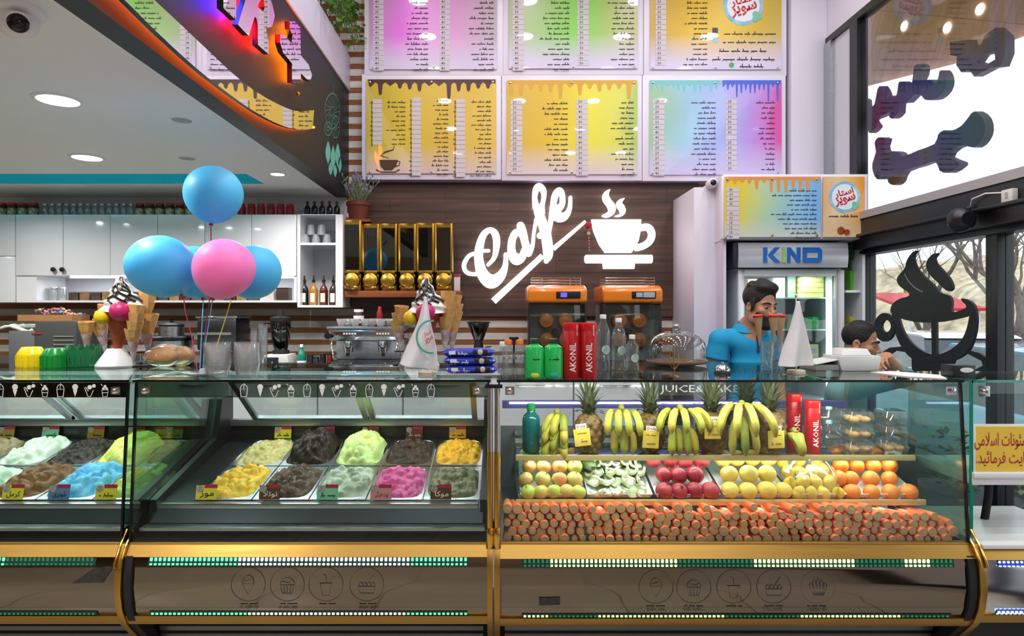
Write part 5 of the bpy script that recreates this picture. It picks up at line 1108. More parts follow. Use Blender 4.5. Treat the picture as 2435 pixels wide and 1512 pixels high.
# wall cupboards ---------------------------------------------------------------
CYF = 4.85; zt_, zb_, zs_ = CZ-(510-CY)/F*CYF, CZ-(655-CY)/F*CYF, CZ-(719-CY)/F*CYF
def cx_(px, Y=CYF): return (px-CX)/F*Y
def cupboard(pa, pb, label, doors, z0=zb_, knobs=()):
    xa, xb = cx_(pa), cx_(pb); t = thing('wall_cupboard', label, 'cupboard', ((xa+xb)/2, 5.0, z0), 'white gloss wall cupboards'); w = dict(parent=t, world=True)
    MB().box2((xa, CYF+.02, z0), (xb, WALLY-.001, zt_)).build('body', cabw, **w)
    for a, b, c, d in doors:
        dr = MB().box2((cx_(a)+.002, CYF, c), (cx_(b)-.002, CYF+.018, d)).build('door', cabw, bevel=.0015, **w)
        for kx, ky in knobs:
            if a < kx < b: p = P(kx, ky, CYF); o = MB().lathe([(.008, 0), (.008, .012), (.018, .018), (.017, .028), (.006, .031)], (p.x, CYF, p.z), 16, 0, 'y').build('knob', black, **w); o.parent = dr; 
    return t
zm = CZ-(609-CY)/F*CYF
cupboard(-110, 36, 'tall white wall cupboard cut by the left photo edge', [(-110, 36, zm+.002, zt_), (-110, 36, zs_, zm-.002)], zs_)
cupboard(37, 262, 'white wall cupboard with two round black knobs', [(37, 150, zb_, zt_), (150, 262, zb_, zt_)], knobs=((131, 641), (152, 641)))
cupboard(262, 487, 'plain white wall cupboard behind the left balloons', [(262, 375, zb_, zt_), (375, 487, zb_, zt_)])
cupboard(487, 705, 'plain white wall cupboard left of the open cup shelf', [(487, 598, zb_, zt_), (598, 705, zb_, zt_)])
t = thing('open_shelf', 'long white open shelf under the wall cupboards', 'shelf', (cx_(370), 5.0, zs_)); w = dict(parent=t, world=True)
xa, xb = cx_(37), cx_(705)
MB().box2((xa, CYF+.01, zs_), (xb, WALLY-.001, zs_+.016)).build('bottom_board', cabw, **w); MB().box2((xa, CYF+.01, zs_+.016), (cx_(84), WALLY-.001, zb_-.001)).build('end_block', cabw, **w); MB().box2((xa, WALLY-.012, zs_+.016), (xb, WALLY-.001, zb_)).build('back_board', mat('shelf_back', 'b8bcc0', .4), **w); MB().box2((cx_(698), CYF+.01, zs_+.016), (xb, WALLY-.001, zb_-.001)).build('end_board', cabw, **w)
MB().box2((cx_(145), CYF+.1, zb_-.014), (cx_(690), CYF+.13, zb_-.001)).build('led_strip', emis('shelf_led', 'f4f6ff', 5), **w)
area('shelf_light', (cx_(400), CYF+.15, zb_-.02), 1.8, 4, (0, 0, 0), (1, .98, .96), .04)
def jar(p, r, h, mb_, ml, label, grp, cat_='jar', lid=.16, lab=None, nm='jar'):
    t = thing(nm, label, cat_, p, grp); MB().lathe([(r*.96, 0), (r, .003), (r, h*(1-lid)*.9), (r*.85, h*(1-lid))], n=14).build('body', mb_, t); MB().lathe([(r*.9, h*(1-lid)), (r*.9, h*.98), (r*.86, h)], n=14).build('lid', ml, t)
    if lab: MB().lathe([(r*1.01, h*.18), (r*1.01, h*.62)], n=14, cap=False).build('label_band', lab, t)
    return t
gj = glass('jar_glass', 'dfe6e6', .12, 2.0, .04, .05); redj = mat('jar_red', 'a81c20', .35, var=.1, vs=30); redlid = mat('jar_lid_red', 'c8202a', .35); nutl = mat('jar_nut_label', '6f7a2a', .5, col2='e0d8c4', vs=45); drk = mat('jar_dark', '3a2418', .4, var=.1)
jz = zt_+.0006
def jar_row(px0, px1, n, Y, r, h, m, ml, label, grp, lab=None):
    src = None
    for k in range(n):
        px = px0+(px1-px0)*k/max(1, n-1); p = ((px-CX)/F*Y, Y, jz)
        if src is None: src = jar(p, r, h, m, ml, label+', %s from left' % ORD[k], grp, lab=lab)
        else: dup(src, p, label+', %s from left' % ORD[k])
jar_row(5, 80, 4, 5.0, .036, .112, drk, redlid, 'red lidded labelled jar on the cupboards at far left', 'red lidded jars at the left', nutl)
jar_row(108, 312, 13, 5.0, .024, .108, gj, mat('jar_lid_grey', 'b8bcc0', .3, .8), 'clear glass jar in the middle row on top of the cupboards', 'clear jars on the cupboards')
jar_row(333, 452, 6, 5.0, .034, .108, drk, redlid, 'red lidded labelled jar beside the top balloon', 'red lidded jars beside the top balloon', nutl)
jar_row(575, 690, 6, 5.0, .030, .105, redj, redlid, 'plain red tin on the cupboards right of the top balloon', 'red tins on the cupboards')
def dbottle(p, h, r, m, mc, label, grp, lab=None, spout=False):
    t = thing('syrup_bottle', label, 'bottle', p, grp); MB().lathe([(r*.95, 0), (r, .004), (r, h*.55), (r*.8, h*.66), (r*.36, h*.76), (r*.34, h*.88)], n=16).build('body', m, t)
    MB().lathe([(r*.42, h*.86), (r*.42, h*.95), (r*.2, h*.97), (r*.12, h*1.12)] if spout else [(r*.45, h*.86), (r*.45, h)], n=12).build('pourer' if spout else 'cap', mc, t)
    if lab: MB().box((0, -r*.98, h*.28), (r*1.1, r*.12, h*.34)).build('paper_label', lab, t, bevel=.002)
    return t
blk = mat('bottle_black', '121214', .12)
for k, px in enumerate((731, 748, 766, 784, 801)): 
    dbottle((cx_(px, 5.0), 5.0, zt_+.001), .125, .024, blk, black, 'black bottle on top of the open cup shelf, %s from left' % ORD[k], 'black bottles above the cup shelf')
# open cup shelf at the right of the cupboards
xa, xb = cx_(708), cx_(816); zc_ = CZ-(580-CY)/F*CYF; z0 = CZ-(731-CY)/F*CYF
t = thing('cup_shelf', 'white open shelf unit holding grey cups above and syrup bottles below', 'shelf', ((xa+xb)/2, 5.0, z0)); w = dict(parent=t, world=True)
MB().box2((xa, CYF-.01, z0), (xa+.022, WALLY-.001, zt_-.005)).build('side_board', cabw, **w); MB().box2((xb-.055, CYF-.01, z0), (xb, WALLY-.001, zt_-.005)).build('side_board', cabw, **w); MB().box2((xa+.022, CYF-.01, z0), (xb-.055, WALLY-.001, z0+.018)).build('bottom_board', cabw, **w); MB().box2((xa+.022, CYF-.008, zc_-.009), (xb-.055, WALLY-.001, zc_+.009)).build('shelf_board', cabw, **w); MB().box2((xa, CYF-.01, zt_-.005), (xb, WALLY-.001, zt_)).build('top_board', cabw, **w); MB().box2((xa+.022, WALLY-.012, z0+.018), (xb-.055, WALLY-.001, zt_-.005)).build('back_board', mat('shelf_back_light', 'c4c8cc', .4), **w)
gcup = mat('cup_grey', '9a9c9e', .4, var=.06)
for i, (px, up) in enumerate(((727, 0), (752, 0), (778, 0), (740, 1), (765, 1))):
    t = thing('paper_cup', 'grey upside down cup on the upper cup shelf, %s from left in the %s row' % (ORD[i-3*up], 'upper' if up else 'lower'), 'cup', (cx_(px, 4.98), 4.98, zc_+.0095+up*.073), 'grey cups on the cup shelf'); MB().lathe([(.036, 0), (.036, .006), (.026, .078), (.022, .08)], n=18).build('wall', gcup, t)
for px, c, lc, nm in ((724, '1c1412', 'f0ece4', 'black'), (746, 'b07a2c', 'e8e0c0', 'amber'), (770, '5a1c10', 'dcd8c0', 'dark red'), (793, '3a1c14', 'e8e4dc', 'brown')):
    dbottle((cx_(px, 4.93), 4.93, z0+.0185), .205, .032, mat('syrup_'+nm.replace(' ', '_'), c, .12), black, nm+' syrup bottle with black pourer on the lower cup shelf', 'syrup bottles on the cup shelf', mat('lab_'+nm.replace(' ', '_'), lc, .5), True)
# spice boxes in the long open shelf
sy = 5.02; sz = zs_+.0165
tag(MB().box2((-.022, -.02, 0), (.022, .02, .155)).build('yellow_carton', mat('carton_yellow', 'd8cc2c', .4, col2='b8b43a', vs=10), loc=(cx_(95, sy), sy, sz), bevel=.002), 'yellow carton at the left end of the open shelf', 'carton')
for px, lb in ((128, 'left'), (148, 'right')): jar((cx_(px, 4.98), 4.98, sz), .034, .105, gj, mat('jar_lid_grey', ''), lb+' large clear jar in the open shelf beside the yellow carton', None)
spi = [mat('spice_%d' % i, c, .45, col2=c2, vs=30) for i, (c, c2) in enumerate((('2e2218', '4a3824'), ('3a2a1c', '5c4630'), ('4a3020', '2c1c14'), ('6a4a28', '8a6438'), ('2a1e18', '3c2e22'), ('7c5a34', '5a3c22')))]
spw = mat('spice_pale', 'c0b8b0', .4); spb = mat('spice_choc', '3c2a24', .35)
src = None
for k in range(17):
    px = 180+k*26.5
    if px > 640: break
    t = thing('spice_box', 'small square spice container in the long open shelf', 'container', (cx_(px, sy), sy, sz), 'spice containers in the open shelf'); MB().box2((-.038, -.03, 0), (.038, .03, .062)).build('filled_body', spi[(k*5) % 6], t, bevel=.003); MB().box2((-.04, -.032, .063), (.04, .032, .072)).build('lid', mat('lid_smoke', '777a7c', .3), t, bevel=.002)
for px, m_, lb in ((641, spw, 'pale square tin near the right end of the open shelf'), (676, spb, 'dark brown square tin at the right end of the open shelf')):
    t = thing('square_tin', lb, 'tin', (cx_(px, 4.98), 4.98, sz)); MB().box2((-.048, -.045, 0), (.048, .045, .09)).build('tin_body', m_, t, bevel=.004); MB().box2((-.049, -.046, .0905), (.049, .046, .1)).build('lid', m_, t, bevel=.003)
# appliances on the worktop, left
ap = mat('appliance_grey', '4a4c4c', .4, var=.06); apl = mat('appliance_lid', '6b6e70', .35)
x0_, x1_ = cx_(-60, 4.7), cx_(198, 4.7); zt2 = CZ-(763-CY)/F*4.7
t = thing('steel_fryer', 'dark grey steel appliance with side louvres at the left of the worktop', 'appliance', ((cx_(38, 4.7)+x1_)/2, 4.75, BZ)); w = dict(parent=t, world=True); xm = cx_(102, 4.7)
MB().box2((xm, 4.62, BZ), (x1_, 5.0, zt2)).build('housing', ap, bevel=.008, **w); MB().box2((cx_(40, 4.7), 4.62, BZ), (xm-.002, 5.0, zt2-.07)).build('side_housing', apl, bevel=.008, **w)
mb = MB()
for k in range(4): mb.box2((cx_(128, 4.62), 4.614, BZ+.16+.03*k-.02), (cx_(176, 4.62), 4.621, BZ+.168+.03*k-.02))
mb.build('louvres', mat('louvre_light', '8a8a84', .4), **w); MB().box2((cx_(76, 4.62), 4.615, zt2-.095), (cx_(100, 4.62), 4.6205, zt2-.087)).build('red_line', redlid, **w)
t = thing('kitchen_towel', 'folded white and green cloth lying on the steel appliance', 'cloth', (cx_(58, 4.72), 4.74, zt2-.069)); mb = MB(); rows = []
for i in range(12):
    rows.append([((-.13+.022*i), -.1+.02*j, .022+.014*noise.noise((i*.5, j*.5, 1))+.02*sin(i*.5)) for j in range(9)])
mb.grid(rows); o = mb.build('cloth', mat('towel_white', 'd8d8cc', .8, bump=.3, bs=90), t); sm = o.modifiers.new('s', 'SOLIDIFY'); sm.thickness = .018; MB().box((.10, -.02, .035), (.075, .15, .03)).build('green_fold', mat('towel_green', '5a7c64', .8, col2='d0d8d0', vs=20), t, bevel=.01)
t = thing('candy_box', 'shallow wooden box heaped with pastel wrapped sweets', 'box', (cx_(125, 4.72), 4.74, zt2+.0005)); mb = MB(); mb.box2((-.2, -.1, 0), (.2, .1, .008)); mb.box2((-.2, -.1, .008), (.2, -.09, .045)); mb.box2((-.2, .09, .008), (.2, .1, .045)); mb.box2((-.2, -.09, .008), (-.19, .09, .045)); mb.box2((.19, -.09, .008), (.2, .09, .045)); mb.build('wooden_box', mat('box_wood', 'a8764a', .6, var=.08, stretch=(1, 8, 8)), t)
rng = random.Random(3); candc = [mat('sweet_%d' % i, c, .4) for i, c in enumerate(('c87a90', 'd89aa0', '6fa8cc', 'b4c08a', 'a86a9a', 'dca070'))]; cnames = ('rose', 'pale pink', 'blue', 'green', 'purple', 'peach')
for k in range(26):
    ci = rng.choice((0, 1, 2, 3, 4, 5)); x = rng.uniform(-.17, .17); s = max(0, 1-(x/.19)**2); t2 = thing('wrapped_sweet', cnames[ci]+' twist wrapped sweet in the wooden box on the steel appliance', 'sweet', (cx_(125, 4.72)+x, 4.74+rng.uniform(-.07, .07), zt2+.04+.05*s*rng.uniform(.3, 1)), cnames[ci]+' sweets in the wooden box', (rng.uniform(-.5, .5), rng.uniform(-.5, .5), rng.uniform(0, 6)))
    MB().ell((0, 0, 0), (.018, .013, .012), 8, 6).build('sweet', candc[ci], t2)
    for s_ in (-1, 1): MB().add([(s_*.016, 0, 0), (s_*.036, -.014, .008), (s_*.032, .002, -.004), (s_*.036, .014, .006)], [(0, 1, 2), (0, 2, 3)]).build('twist', candc[ci], t2)
t = thing('steam_pot', 'steel steamer pot with black lid and band behind the breads', 'pot', bk(408, 4.72)); r_ = .15
MB().lathe([(r_, 0), (r_, .08), (r_*.98, .085)], n=32).build('black_base', black, t); MB().lathe([(r_*.93, .085), (r_*.93, .20)], n=32, cap=False).build('steel_body', steel, t); MB().lathe([(r_*.98, .20), (r_, .205), (r_, .225), (r_*.9, .235)], n=32).build('black_band', black, t); MB().lathe([(.085, .235), (.085, .305), (.08, .31)], n=28).build('upper_pot', steel, t); MB().lathe([(.088, .31), (.088, .318), (.03, .335), (.012, .338), (.012, .35), (.02, .356)], n=24).build('lid', black, t); MB().tube([(-.15, -.02, .24), (-.17, -.03, .26), (-.14, -.05, .275), (-.1, -.05, .26)], .007, 8).build('tap_handle', black, t)
t = thing('food_warmer', 'dark steel food warmer with bright rim behind the clear cups', 'appliance', bk(529, 4.72)); MB().box2((-.145, -.1, .13), (.145, .16, .365)).build('housing', dsteel, t, bevel=.02); MB().box2((-.152, -.108, .365), (.152, .165, .38)).build('bright_rim', chrome, t, bevel=.004); MB().box2((-.135, -.112, .245), (.11, -.1, .262)).build('pale_band', alu, t)
for x in (-.12, .12): MB().box2((x-.012, -.08, 0), (x+.012, .14, .13)).build('leg', black, t)
t = thing('blender', 'black jug blender on a white base', 'blender', bk(668, 4.74)); MB().prism([(-.115, -.11, 0), (.10, -.11, 0), (.085, -.11, .10), (-.085, -.11, .10)], (0, .2, 0)).build('base', mat('blender_white', 'e2e0da', .35), t, bevel=.01); MB().box2((-.085, -.116, .012), (.02, -.109, .08)).build('control_panel', black, t); MB().lathe([(.012, 0), (.010, .012)], (-.02, -.117, .04), 14, 0, 'y').build('dial', chrome, t); MB().lathe([(.06, .10), (.06, .125), (.045, .13)], n=20).build('collar', blackm, t); MB().lathe([(.045, .13), (.062, .20), (.072, .33), (.072, .345)], n=24, cap=False, sq=.35).build('jug', glass('jug_smoke', '2a2c30', .12, 2.5), t); MB().lathe([(.02, .13), (.016, .33)], n=12).build('tamper', black, t); MB().lathe([(.075, .34), (.076, .37), (.05, .375), (.025, .38), (.02, .43)], n=20).build('lid', blackm, t); MB().tube([(-.07, 0, .33), (-.12, 0, .33), (-.125, 0, .27), (-.11, 0, .20), (-.065, 0, .19)], .012, 10).build('handle', blackm, t)
bottle(bk(717, 4.72), None, [(.03, 0), (.032, .005), (.032, .09), (.02, .12), (.012, .13), (.012, .15)], mat('soap_teal', '14806a', .2, var=.05), mat('cap_white', ''), 'teal soap bottle with white neck right of the blender', None, .15, rc=.012, nm='soap_bottle', band_=(.0325, .01, .05), bandm=wht)
for px, c, h_, lb in ((738, '20222c', .09, 'dark'), (752, '2c3040', .075, 'navy'), (768, '1a1a1e', .1, 'black'), (785, '7a1c18', .105, 'dark red')): jar(bk(px, 4.74), .024, h_, mat('small_jar_'+lb.replace(' ', '_'), c, .2), black, lb+' small jar on the worktop between blender and coffee machine', None)
# espresso machine
t = thing('espresso_machine', 'two group steel espresso machine with cups on top', 'coffee machine', bk(876, 4.70)); wd = .255
MB().box2((-wd, -.12, .0), (wd, .25, .055)).build('drip_tray', dsteel, t, bevel=.006); MB().box2((-wd, .06, .055), (wd, .25, .30)).build('back_body', steel, t, bevel=.01); MB().box2((-wd-.01, -.12, .20), (wd+.01, .25, .285)).build('group_panel', chrome, t, bevel=.012); MB().box2((-wd-.02, -.13, .285), (wd+.02, .26, .305)).build('cup_rail', steel, t, bevel=.005)
mb = MB()
for x in (-.15, .09): 
    for k in range(5): mb.box((x+.02*k, -.122, .255), (.012, .006, .012))
mb.build('buttons', wht, t)
for x in (-.13, .12):
    MB().lathe([(.035, .14), (.04, .155), (.04, .20)], (x, -.06, 0), 20).build('group_head', chrome, t); MB().lathe([(.032, .118), (.036, .14)], (x, -.06, 0), 20).build('portafilter', chrome, t); MB().tube([(x, -.09, .128), (x+.02, -.15, .12), (x+.03, -.22, .11)], [.009, .011, .013], 10).build('handle', black, t)
for s in (-1, 1): MB().tube([(s*.24, -.10, .22), (s*.235, -.14, .18), (s*.22, -.15, .08)], .005, 8).build('steam_wand', chrome, t); MB().lathe([(.02, 0), (.024, .005), (.024, .02)], (s*.262, -.13, .24), 14, 0, 'y').build('steam_knob', black, t)
cw_ = mat('cup_white', 'eeeeec', .25); tz = BZ+.3055; src = None; nc = 0
for px, y_ in ((812, 4.64), (828, 4.74), (845, 4.64), (868, 4.66), (885, 4.74), (905, 4.64), (925, 4.7), (940, 4.64)):
    p = (cx_(px, y_), y_, tz)
    if src is None:
        src = thing('coffee_cup', 'white coffee cup on the espresso machine, first from left', 'cup', p, 'cups on the espresso machine'); MB().lathe([(.020, 0), (.024, .004), (.036, .055), (.034, .055), (.022, .008), (.0, .007)], n=20).build('bowl', cw_, src); MB().tube([(.034, 0, .045), (.052, 0, .042), (.05, 0, .02), (.03, 0, .016)], .004, 6).build('handle', cw_, src)
    else: nc += 1; dup(src, p, 'white coffee cup on the espresso machine, %s from left' % ORD[nc], rot=(0, 0, px*.3))
tag(MB().lathe([(.022, 0), (.075, .006), (.085, .012), (.082, .014), (.02, .004)], n=28).build('saucer', cw_, loc=(cx_(890, 4.80), 4.82, tz)), 'white saucer among the cups on the espresso machine', 'saucer')
jar((cx_(853, 4.85), 4.85, tz), .04, .125, drk, mat('jar_lid_white', 'e8e4e0', .4), 'dark spread jar with white label and lid on the espresso machine', None, lab=wht)
bottle((cx_(903, 4.86), 4.86, tz), None, [(.026, 0), (.028, .01), (.024, .10), (.014, .13)], mat('ketchup_red', '8a1a1c', .3), redlid, 'red sauce bottle standing behind the cups on the espresso machine', None, .125, rc=.014, nm='sauce_bottle')
# grinder
t = thing('coffee_grinder', 'black coffee grinder with a smoky bean hopper', 'coffee grinder', bk(1138, 4.72)); MB().box2((-.055, -.08, 0), (.055, .10, .13)).build('body', dsteel, t, bevel=.012); MB().box2((-.02, -.086, .04), (.03, -.079, .10)).build('front_plate', chrome, t, bevel=.003); MB().lathe([(.04, .13), (.035, .16), (.03, .20), (.036, .205)], n=20).build('neck', black, t); MB().lathe([(.036, .205), (.05, .24), (.078, .31), (.08, .33)], n=26, cap=False).build('hopper', glass('hopper_smoke', '77706a', .12, 2.5), t); MB().lathe([(.088, .33), (.088, .338), (.06, .343)], n=26).build('hopper_lid', black, t); MB().tube([(.05, -.02, .15), (.08, -.03, .155), (.095, -.03, .155)], .005, 8).build('lever', black, t)
t = thing('bar_tap', 'small black tap on the worktop behind the orange capped bottles', 'tap', bk(1222, 4.7)); MB().tube([(0, 0, 0), (0, 0, .21)], .008, 10).build('riser', black, t); MB().box((0, 0, .215), (.07, .02, .022)).build('crossbar', black, t, bevel=.004)
# juicers
orj = mat('juicer_orange', 'f0871a', .25, coat=.5, var=.03); smoke = glass('juicer_smoke', 'f2f4f4', .05, 3.4)
def juicer(px, label, scr, lit):
    t = thing('juicer', label, 'juicer', bk(px, 4.62)); a = .205
    MB().box2((-a+.01, .03, 0), (a-.01, .30, .50)).build('back_body', mat('juicer_back', '8f9496', .4), t, bevel=.01); MB().box2((-a, -.16, 0), (a, .30, .06)).build('drip_base', blackm, t, bevel=.01)
    mb = MB(); mb.prism([(-a-.005, -.17, .475), (-a-.005, .3, .475), (-a-.005, .3, .60), (-a-.005, -.10, .60), (-a-.005, -.17, .57)], (2*a+.01, 0, 0)); hd = mb.build('orange_hood', orj, t, bevel=.022, seg=3)
    MB().box2((-.01, -.178, .505), (a-.045, -.168, .555)).build('display_panel', black, t, bevel=.006); MB().box2((.02, -.180, .515), (.065, -.176, .547)).build('display_screen', emis('screen_violet', '6a5ad8', .8) if lit else mat('screen_grey', 'b8c0c8', .3), t)
    if not lit: MB().box2((.07, -.180, .513), (.15, -.176, .55)).build('paper_label', mat('label_grey', 'b4bcc4', .4), t)
    MB().box2((-a+.012, -.15, .06), (a-.012, -.143, .462)).build('front_cover', smoke, t, bevel=.003)
    for s in (-1, 1): MB().box2((s*(a-.006)-.006, -.15, .06), (s*(a-.006)+.006, .03, .47)).build('side_frame', dsteel, t)
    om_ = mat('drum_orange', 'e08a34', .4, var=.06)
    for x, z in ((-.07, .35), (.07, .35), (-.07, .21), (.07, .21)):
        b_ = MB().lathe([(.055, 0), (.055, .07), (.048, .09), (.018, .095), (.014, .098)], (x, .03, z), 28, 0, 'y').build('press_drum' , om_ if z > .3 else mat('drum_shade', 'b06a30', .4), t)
    MB().lathe([(.025, 0), (.02, .1)], (0, .03, .27), 16, 0, 'y').build('spindle', dsteel, t)
    mb = MB(); z1_ = .655
    for z in (z1_, z1_-.02, z1_-.04): mb.tube([(-a+.03, -.06, z), (a-.03, -.06, z), (a-.03, .25, z), (-a+.03, .25, z)], .0025, 6, closed=True)
    for x in (-a+.03, -.1, .1, a-.03): mb.tube([(x, -.06, .598), (x, -.06, z1_)], .0025, 6)
    mb.build('wire_rack', chrome, t)
juicer(1321, 'orange hooded juicer with a violet screen, left of the two', 0, True); juicer(1494, 'orange hooded juicer with a grey paper label, right of the two', 0, False)
# bean dispensers on a wooden ledge -----------------------------------------------
zl_ = CZ-(692-CY)/F*4.95
t = thing('wall_ledge', 'reddish wooden ledge carrying the gold bean dispensers', 'shelf', (cx_(955, 5.0), 5.0, zl_)); MB().box2((cx_(812, 4.88), 4.86, zl_-.05), (cx_(1096, 4.88), WALLY-.031, zl_)).build('board', mat('ledge_wood', '7a3c1c', .4, col2='93502a', vs=6, stretch=(.6, 6, 6)), t, world=True, bevel=.006); MB().box2((cx_(830, 5.0), 5.08, zl_-.12), (cx_(1080, 5.0), WALLY-.031, zl_-.051)).build('bracket_board', mat('ledge_wood_dark', '3c2214', .5), t, world=True)
beans = mat('coffee_beans', '2c1a12', .4, col2='4a2e1e', vs=60, bump=.5, bs=80)
def dispenser(px, wpx, Y, ytop, label, fill, gcol):
    s = Y/F; wd_ = wpx*s/2*.97; H = CZ-(ytop-CY)*s-zl_; t = thing('bean_dispenser', label, 'dispenser', ((px-CX)*s, Y, zl_+.0005), 'gold bean dispensers on the ledge'); fr_ = brass
    mb = MB(); z0_ = .145
    for x in (-wd_, wd_-.016): mb.box2((x, -.05, z0_), (x+.016, .10, H))
    mb.box2((-wd_+.016, -.05, H-.035), (wd_-.016, .10, H)); mb.box2((-wd_+.016, -.05, z0_-.012), (wd_-.016, .10, z0_+.012)); mb.build('gold_frame', fr_, t, bevel=.003)
    MB().box2((-wd_+.016, -.042, z0_+.012), (wd_-.016, -.038, H-.035)).build('glass_front', glass('dispenser_glass', 'b8b4b0', .13, 2.2), t); MB().box2((-wd_+.016, .09, z0_+.012), (wd_-.016, .10, H-.035)).build('back_plate', mat('disp_back', gcol and '5c564e' or '2a2624', .25, .6), t)
    MB().box2((-wd_+.017, -.036, z0_+.012), (wd_-.017, .088, z0_+.012+(H-z0_-.05)*fill)).build('beans', beans, t); MB().box2((-wd_+.017, -.037, H-.075), (wd_-.017, .08, H-.036)).build('dark_lid', black, t)
    MB().box2((-wd_+.01, -.02, .0), (wd_-.01, .10, z0_-.012)).build('lower_box', brass, t, bevel=.006); MB().lathe([(.062, 0), (.064, .02), (.058, .045), (.035, .060), (.012, .064)], (0, -.02, .078), 30, 0, 'y').build('round_hopper', brass, t); MB().lathe([(.048, .048), (.044, .056), (.03, .052)], (0, -.02, .078), 24, 0, 'y').build('embossed_ring', gold, t)
    mb = MB(); mb.tube([(-.05, -.07, .035), (-.03, -.095, .02), (.02, -.095, .02), (.045, -.075, .03)], .012, 8); mb.build('spout', gold, t)
names = ('leftmost gold bean dispenser, set a little forward', 'gold bean dispenser second from left with bright reflections', 'gold bean dispenser third from left, filled nearly to the top', 'gold bean dispenser fourth from left, half full', 'gold bean dispenser fifth from left above the cream swirl', 'rightmost gold bean dispenser with striped reflections')
for k, (px, wpx, Y, yt2) in enumerate(((840, 46, 4.93, 526), (884, 42, 4.97, 534), (926, 42, 4.97, 534), (970, 43, 4.97, 534), (1013, 43, 4.97, 533), (1056, 43, 4.97, 533))): dispenser(px, wpx, Y, yt2, names[k], (.32, .48, .97, .5, .12, .26)[k], k != 2)
t = thing('paper_pack', 'small white and red carton at the right end of the wooden ledge', 'carton', (cx_(1087, 4.93), 4.93, zl_+.0005)); MB().box2((-.022, -.03, 0), (.022, .03, .13)).build('carton', mat('carton_white', 'dcd0cc', .5), t, bevel=.002); MB().box2((-.0225, -.0305, .105), (.0225, .0305, .1305)).build('red_top', mat('carton_red', 'a83038', .5), t)
# lavender pot above the dispensers
p = P(852, 524, 4.98); t = thing('potted_lavender', 'lavender in a terracotta pot at the corner under the menu boards', 'plant', (p.x, 4.98, p.z)); MB().lathe([(.068, 0), (.085, .11), (.092, .112), (.092, .14), (.082, .14), (.08, .125), (0, .12)], n=26).build('pot', mat('terracotta', '6a2c18', .6, var=.1), t)
rng = random.Random(8); mb = MB(); mf = MB()
for k in range(46):
    a = rng.uniform(0, 6.28); ln = rng.uniform(.10, .24); q = rng.uniform(.2, .75); b_ = Vector((.04*cos(a)*rng.random(), .04*sin(a)*rng.random(), .12)); e_ = b_+Vector((ln*q*cos(a), ln*q*sin(a), ln)); mb.tube([b_, (b_+e_)/2+Vector((0, 0, .02)), e_], [.003, .0025, .0015], 4); mf.ell(e_, (.006, .006, .016), 6, 4)
    for s in (.4, .6, .8): c_ = b_.lerp(e_, s); d_ = Vector((rng.uniform(-.02, .02), rng.uniform(-.02, .02), .03)); mb.add([c_, c_+d_+Vector((.005, 0, 0)), c_+d_*1.6, c_+d_-Vector((.005, 0, 0))], [(0, 1, 2, 3)])
mb.build('foliage', mat('lavender_green', '6a7a5c', .6, col2='8a9478', vs=20), t); mf.build('flowers', mat('lavender_flower', '7a6ea8', .6), t)
tag(MB().box2((cx_(820, 4.98), 4.90, p.z-.02), (cx_(885, 4.98), WALLY-.031, p.z-.0005)).build('corner_bracket', mat('ledge_wood', '')), 'small wooden bracket shelf under the lavender pot', 'shelf')
# fridge and its niche --------------------------------------------------------------
FY = 4.50; fx = lambda px, Y=FY: (px-CX)/F*Y; fz = lambda py, Y=FY: CZ-(py-CY)/F*Y
t = thing('drinks_fridge', 'tall white drinks fridge with a glass door and lit name header', 'fridge', ((fx(1755)+fx(2008))/2, 4.8, 0)); w = dict(parent=t, world=True); xa, xb = fx(1755), fx(2008); zt3, zh, zd0 = fz(578), fz(638), .12
fw = mat('fridge_white', 'd6dade', .35); mb = MB(); mb.box2((xa, FY+.05, .1), (xa+.04, 5.15, zh)); mb.box2((xb-.04, FY+.05, .1), (xb, 5.15, zh)); mb.box2((xa+.04, FY+.05, zh-.04), (xb-.04, 5.15, zh)); mb.box2((xa+.04, FY+.05, .1), (xb-.04, 5.15, .16)); mb.box2((xa+.04, 5.11, .16), (xb-.04, 5.15, zh-.04)); mb.build('body', fw, **w)
hd = MB(); rows = []
for x in (xa-.012, xb+.006):
    rows.append([(x, FY-.03-.012*sin(pi*k/10), zh+.004+(zt3-zh-.004)*k/10) for k in range(11)]+[(x, 5.1, zt3), (x, 5.1, zh+.004)])
hd.grid(rows, 0, cv=True); hd.f += [list(range(13)), list(range(13, 26))]; hd.m += [0, 0]
hm_ = mat('fridge_header', 'cfd4dc', .25, .3); hdr = hd.build('header', hm_, **w)
MB().box2((xa-.05, FY-.035, zh-.004), (xa-.013, 5.0, zt3+.008)).build('header_cap', mat('header_cap_navy', '23263a', .4), bevel=.015, **w)
# K i N O lettering
lb_ = mat('letter_blue', '1f6fc8', .4); lg_ = mat('letter_lime', '9fd86a', .4); kz = lambda py: fz(py, FY-.044); kx = lambda px: fx(px, FY-.044)
def glyph(polys, name, m):
    mb = MB()
    for pl in polys: mb.prism([(kx(a), FY-.0445, kz(b)) for a, b in pl], (0, .003, 0))
    o = mb.build(name, m, world=True, parent=t); o.parent = hdr; o.location = (0, 0, 0)
glyph([[(1815, 588), (1825, 588), (1825, 606), (1823, 610), (1825, 614), (1825, 624), (1815, 624)], [(1827, 605), (1842, 588), (1855, 588), (1838, 606), (1857, 624), (1844, 624), (1827, 609)]], 'blue_letter', lb_)
glyph([[(1860, 588), (1868, 588), (1868, 594), (1860, 594)], [(1860, 597), (1868, 597), (1868, 624), (1860, 624)]], 'lime_letter', lg_)
glyph([[(1872, 588), (1880, 588), (1895, 608), (1895, 588), (1904, 588), (1904, 624), (1896, 624), (1880, 604), (1880, 624), (1872, 624)]], 'blue_letter', lb_)
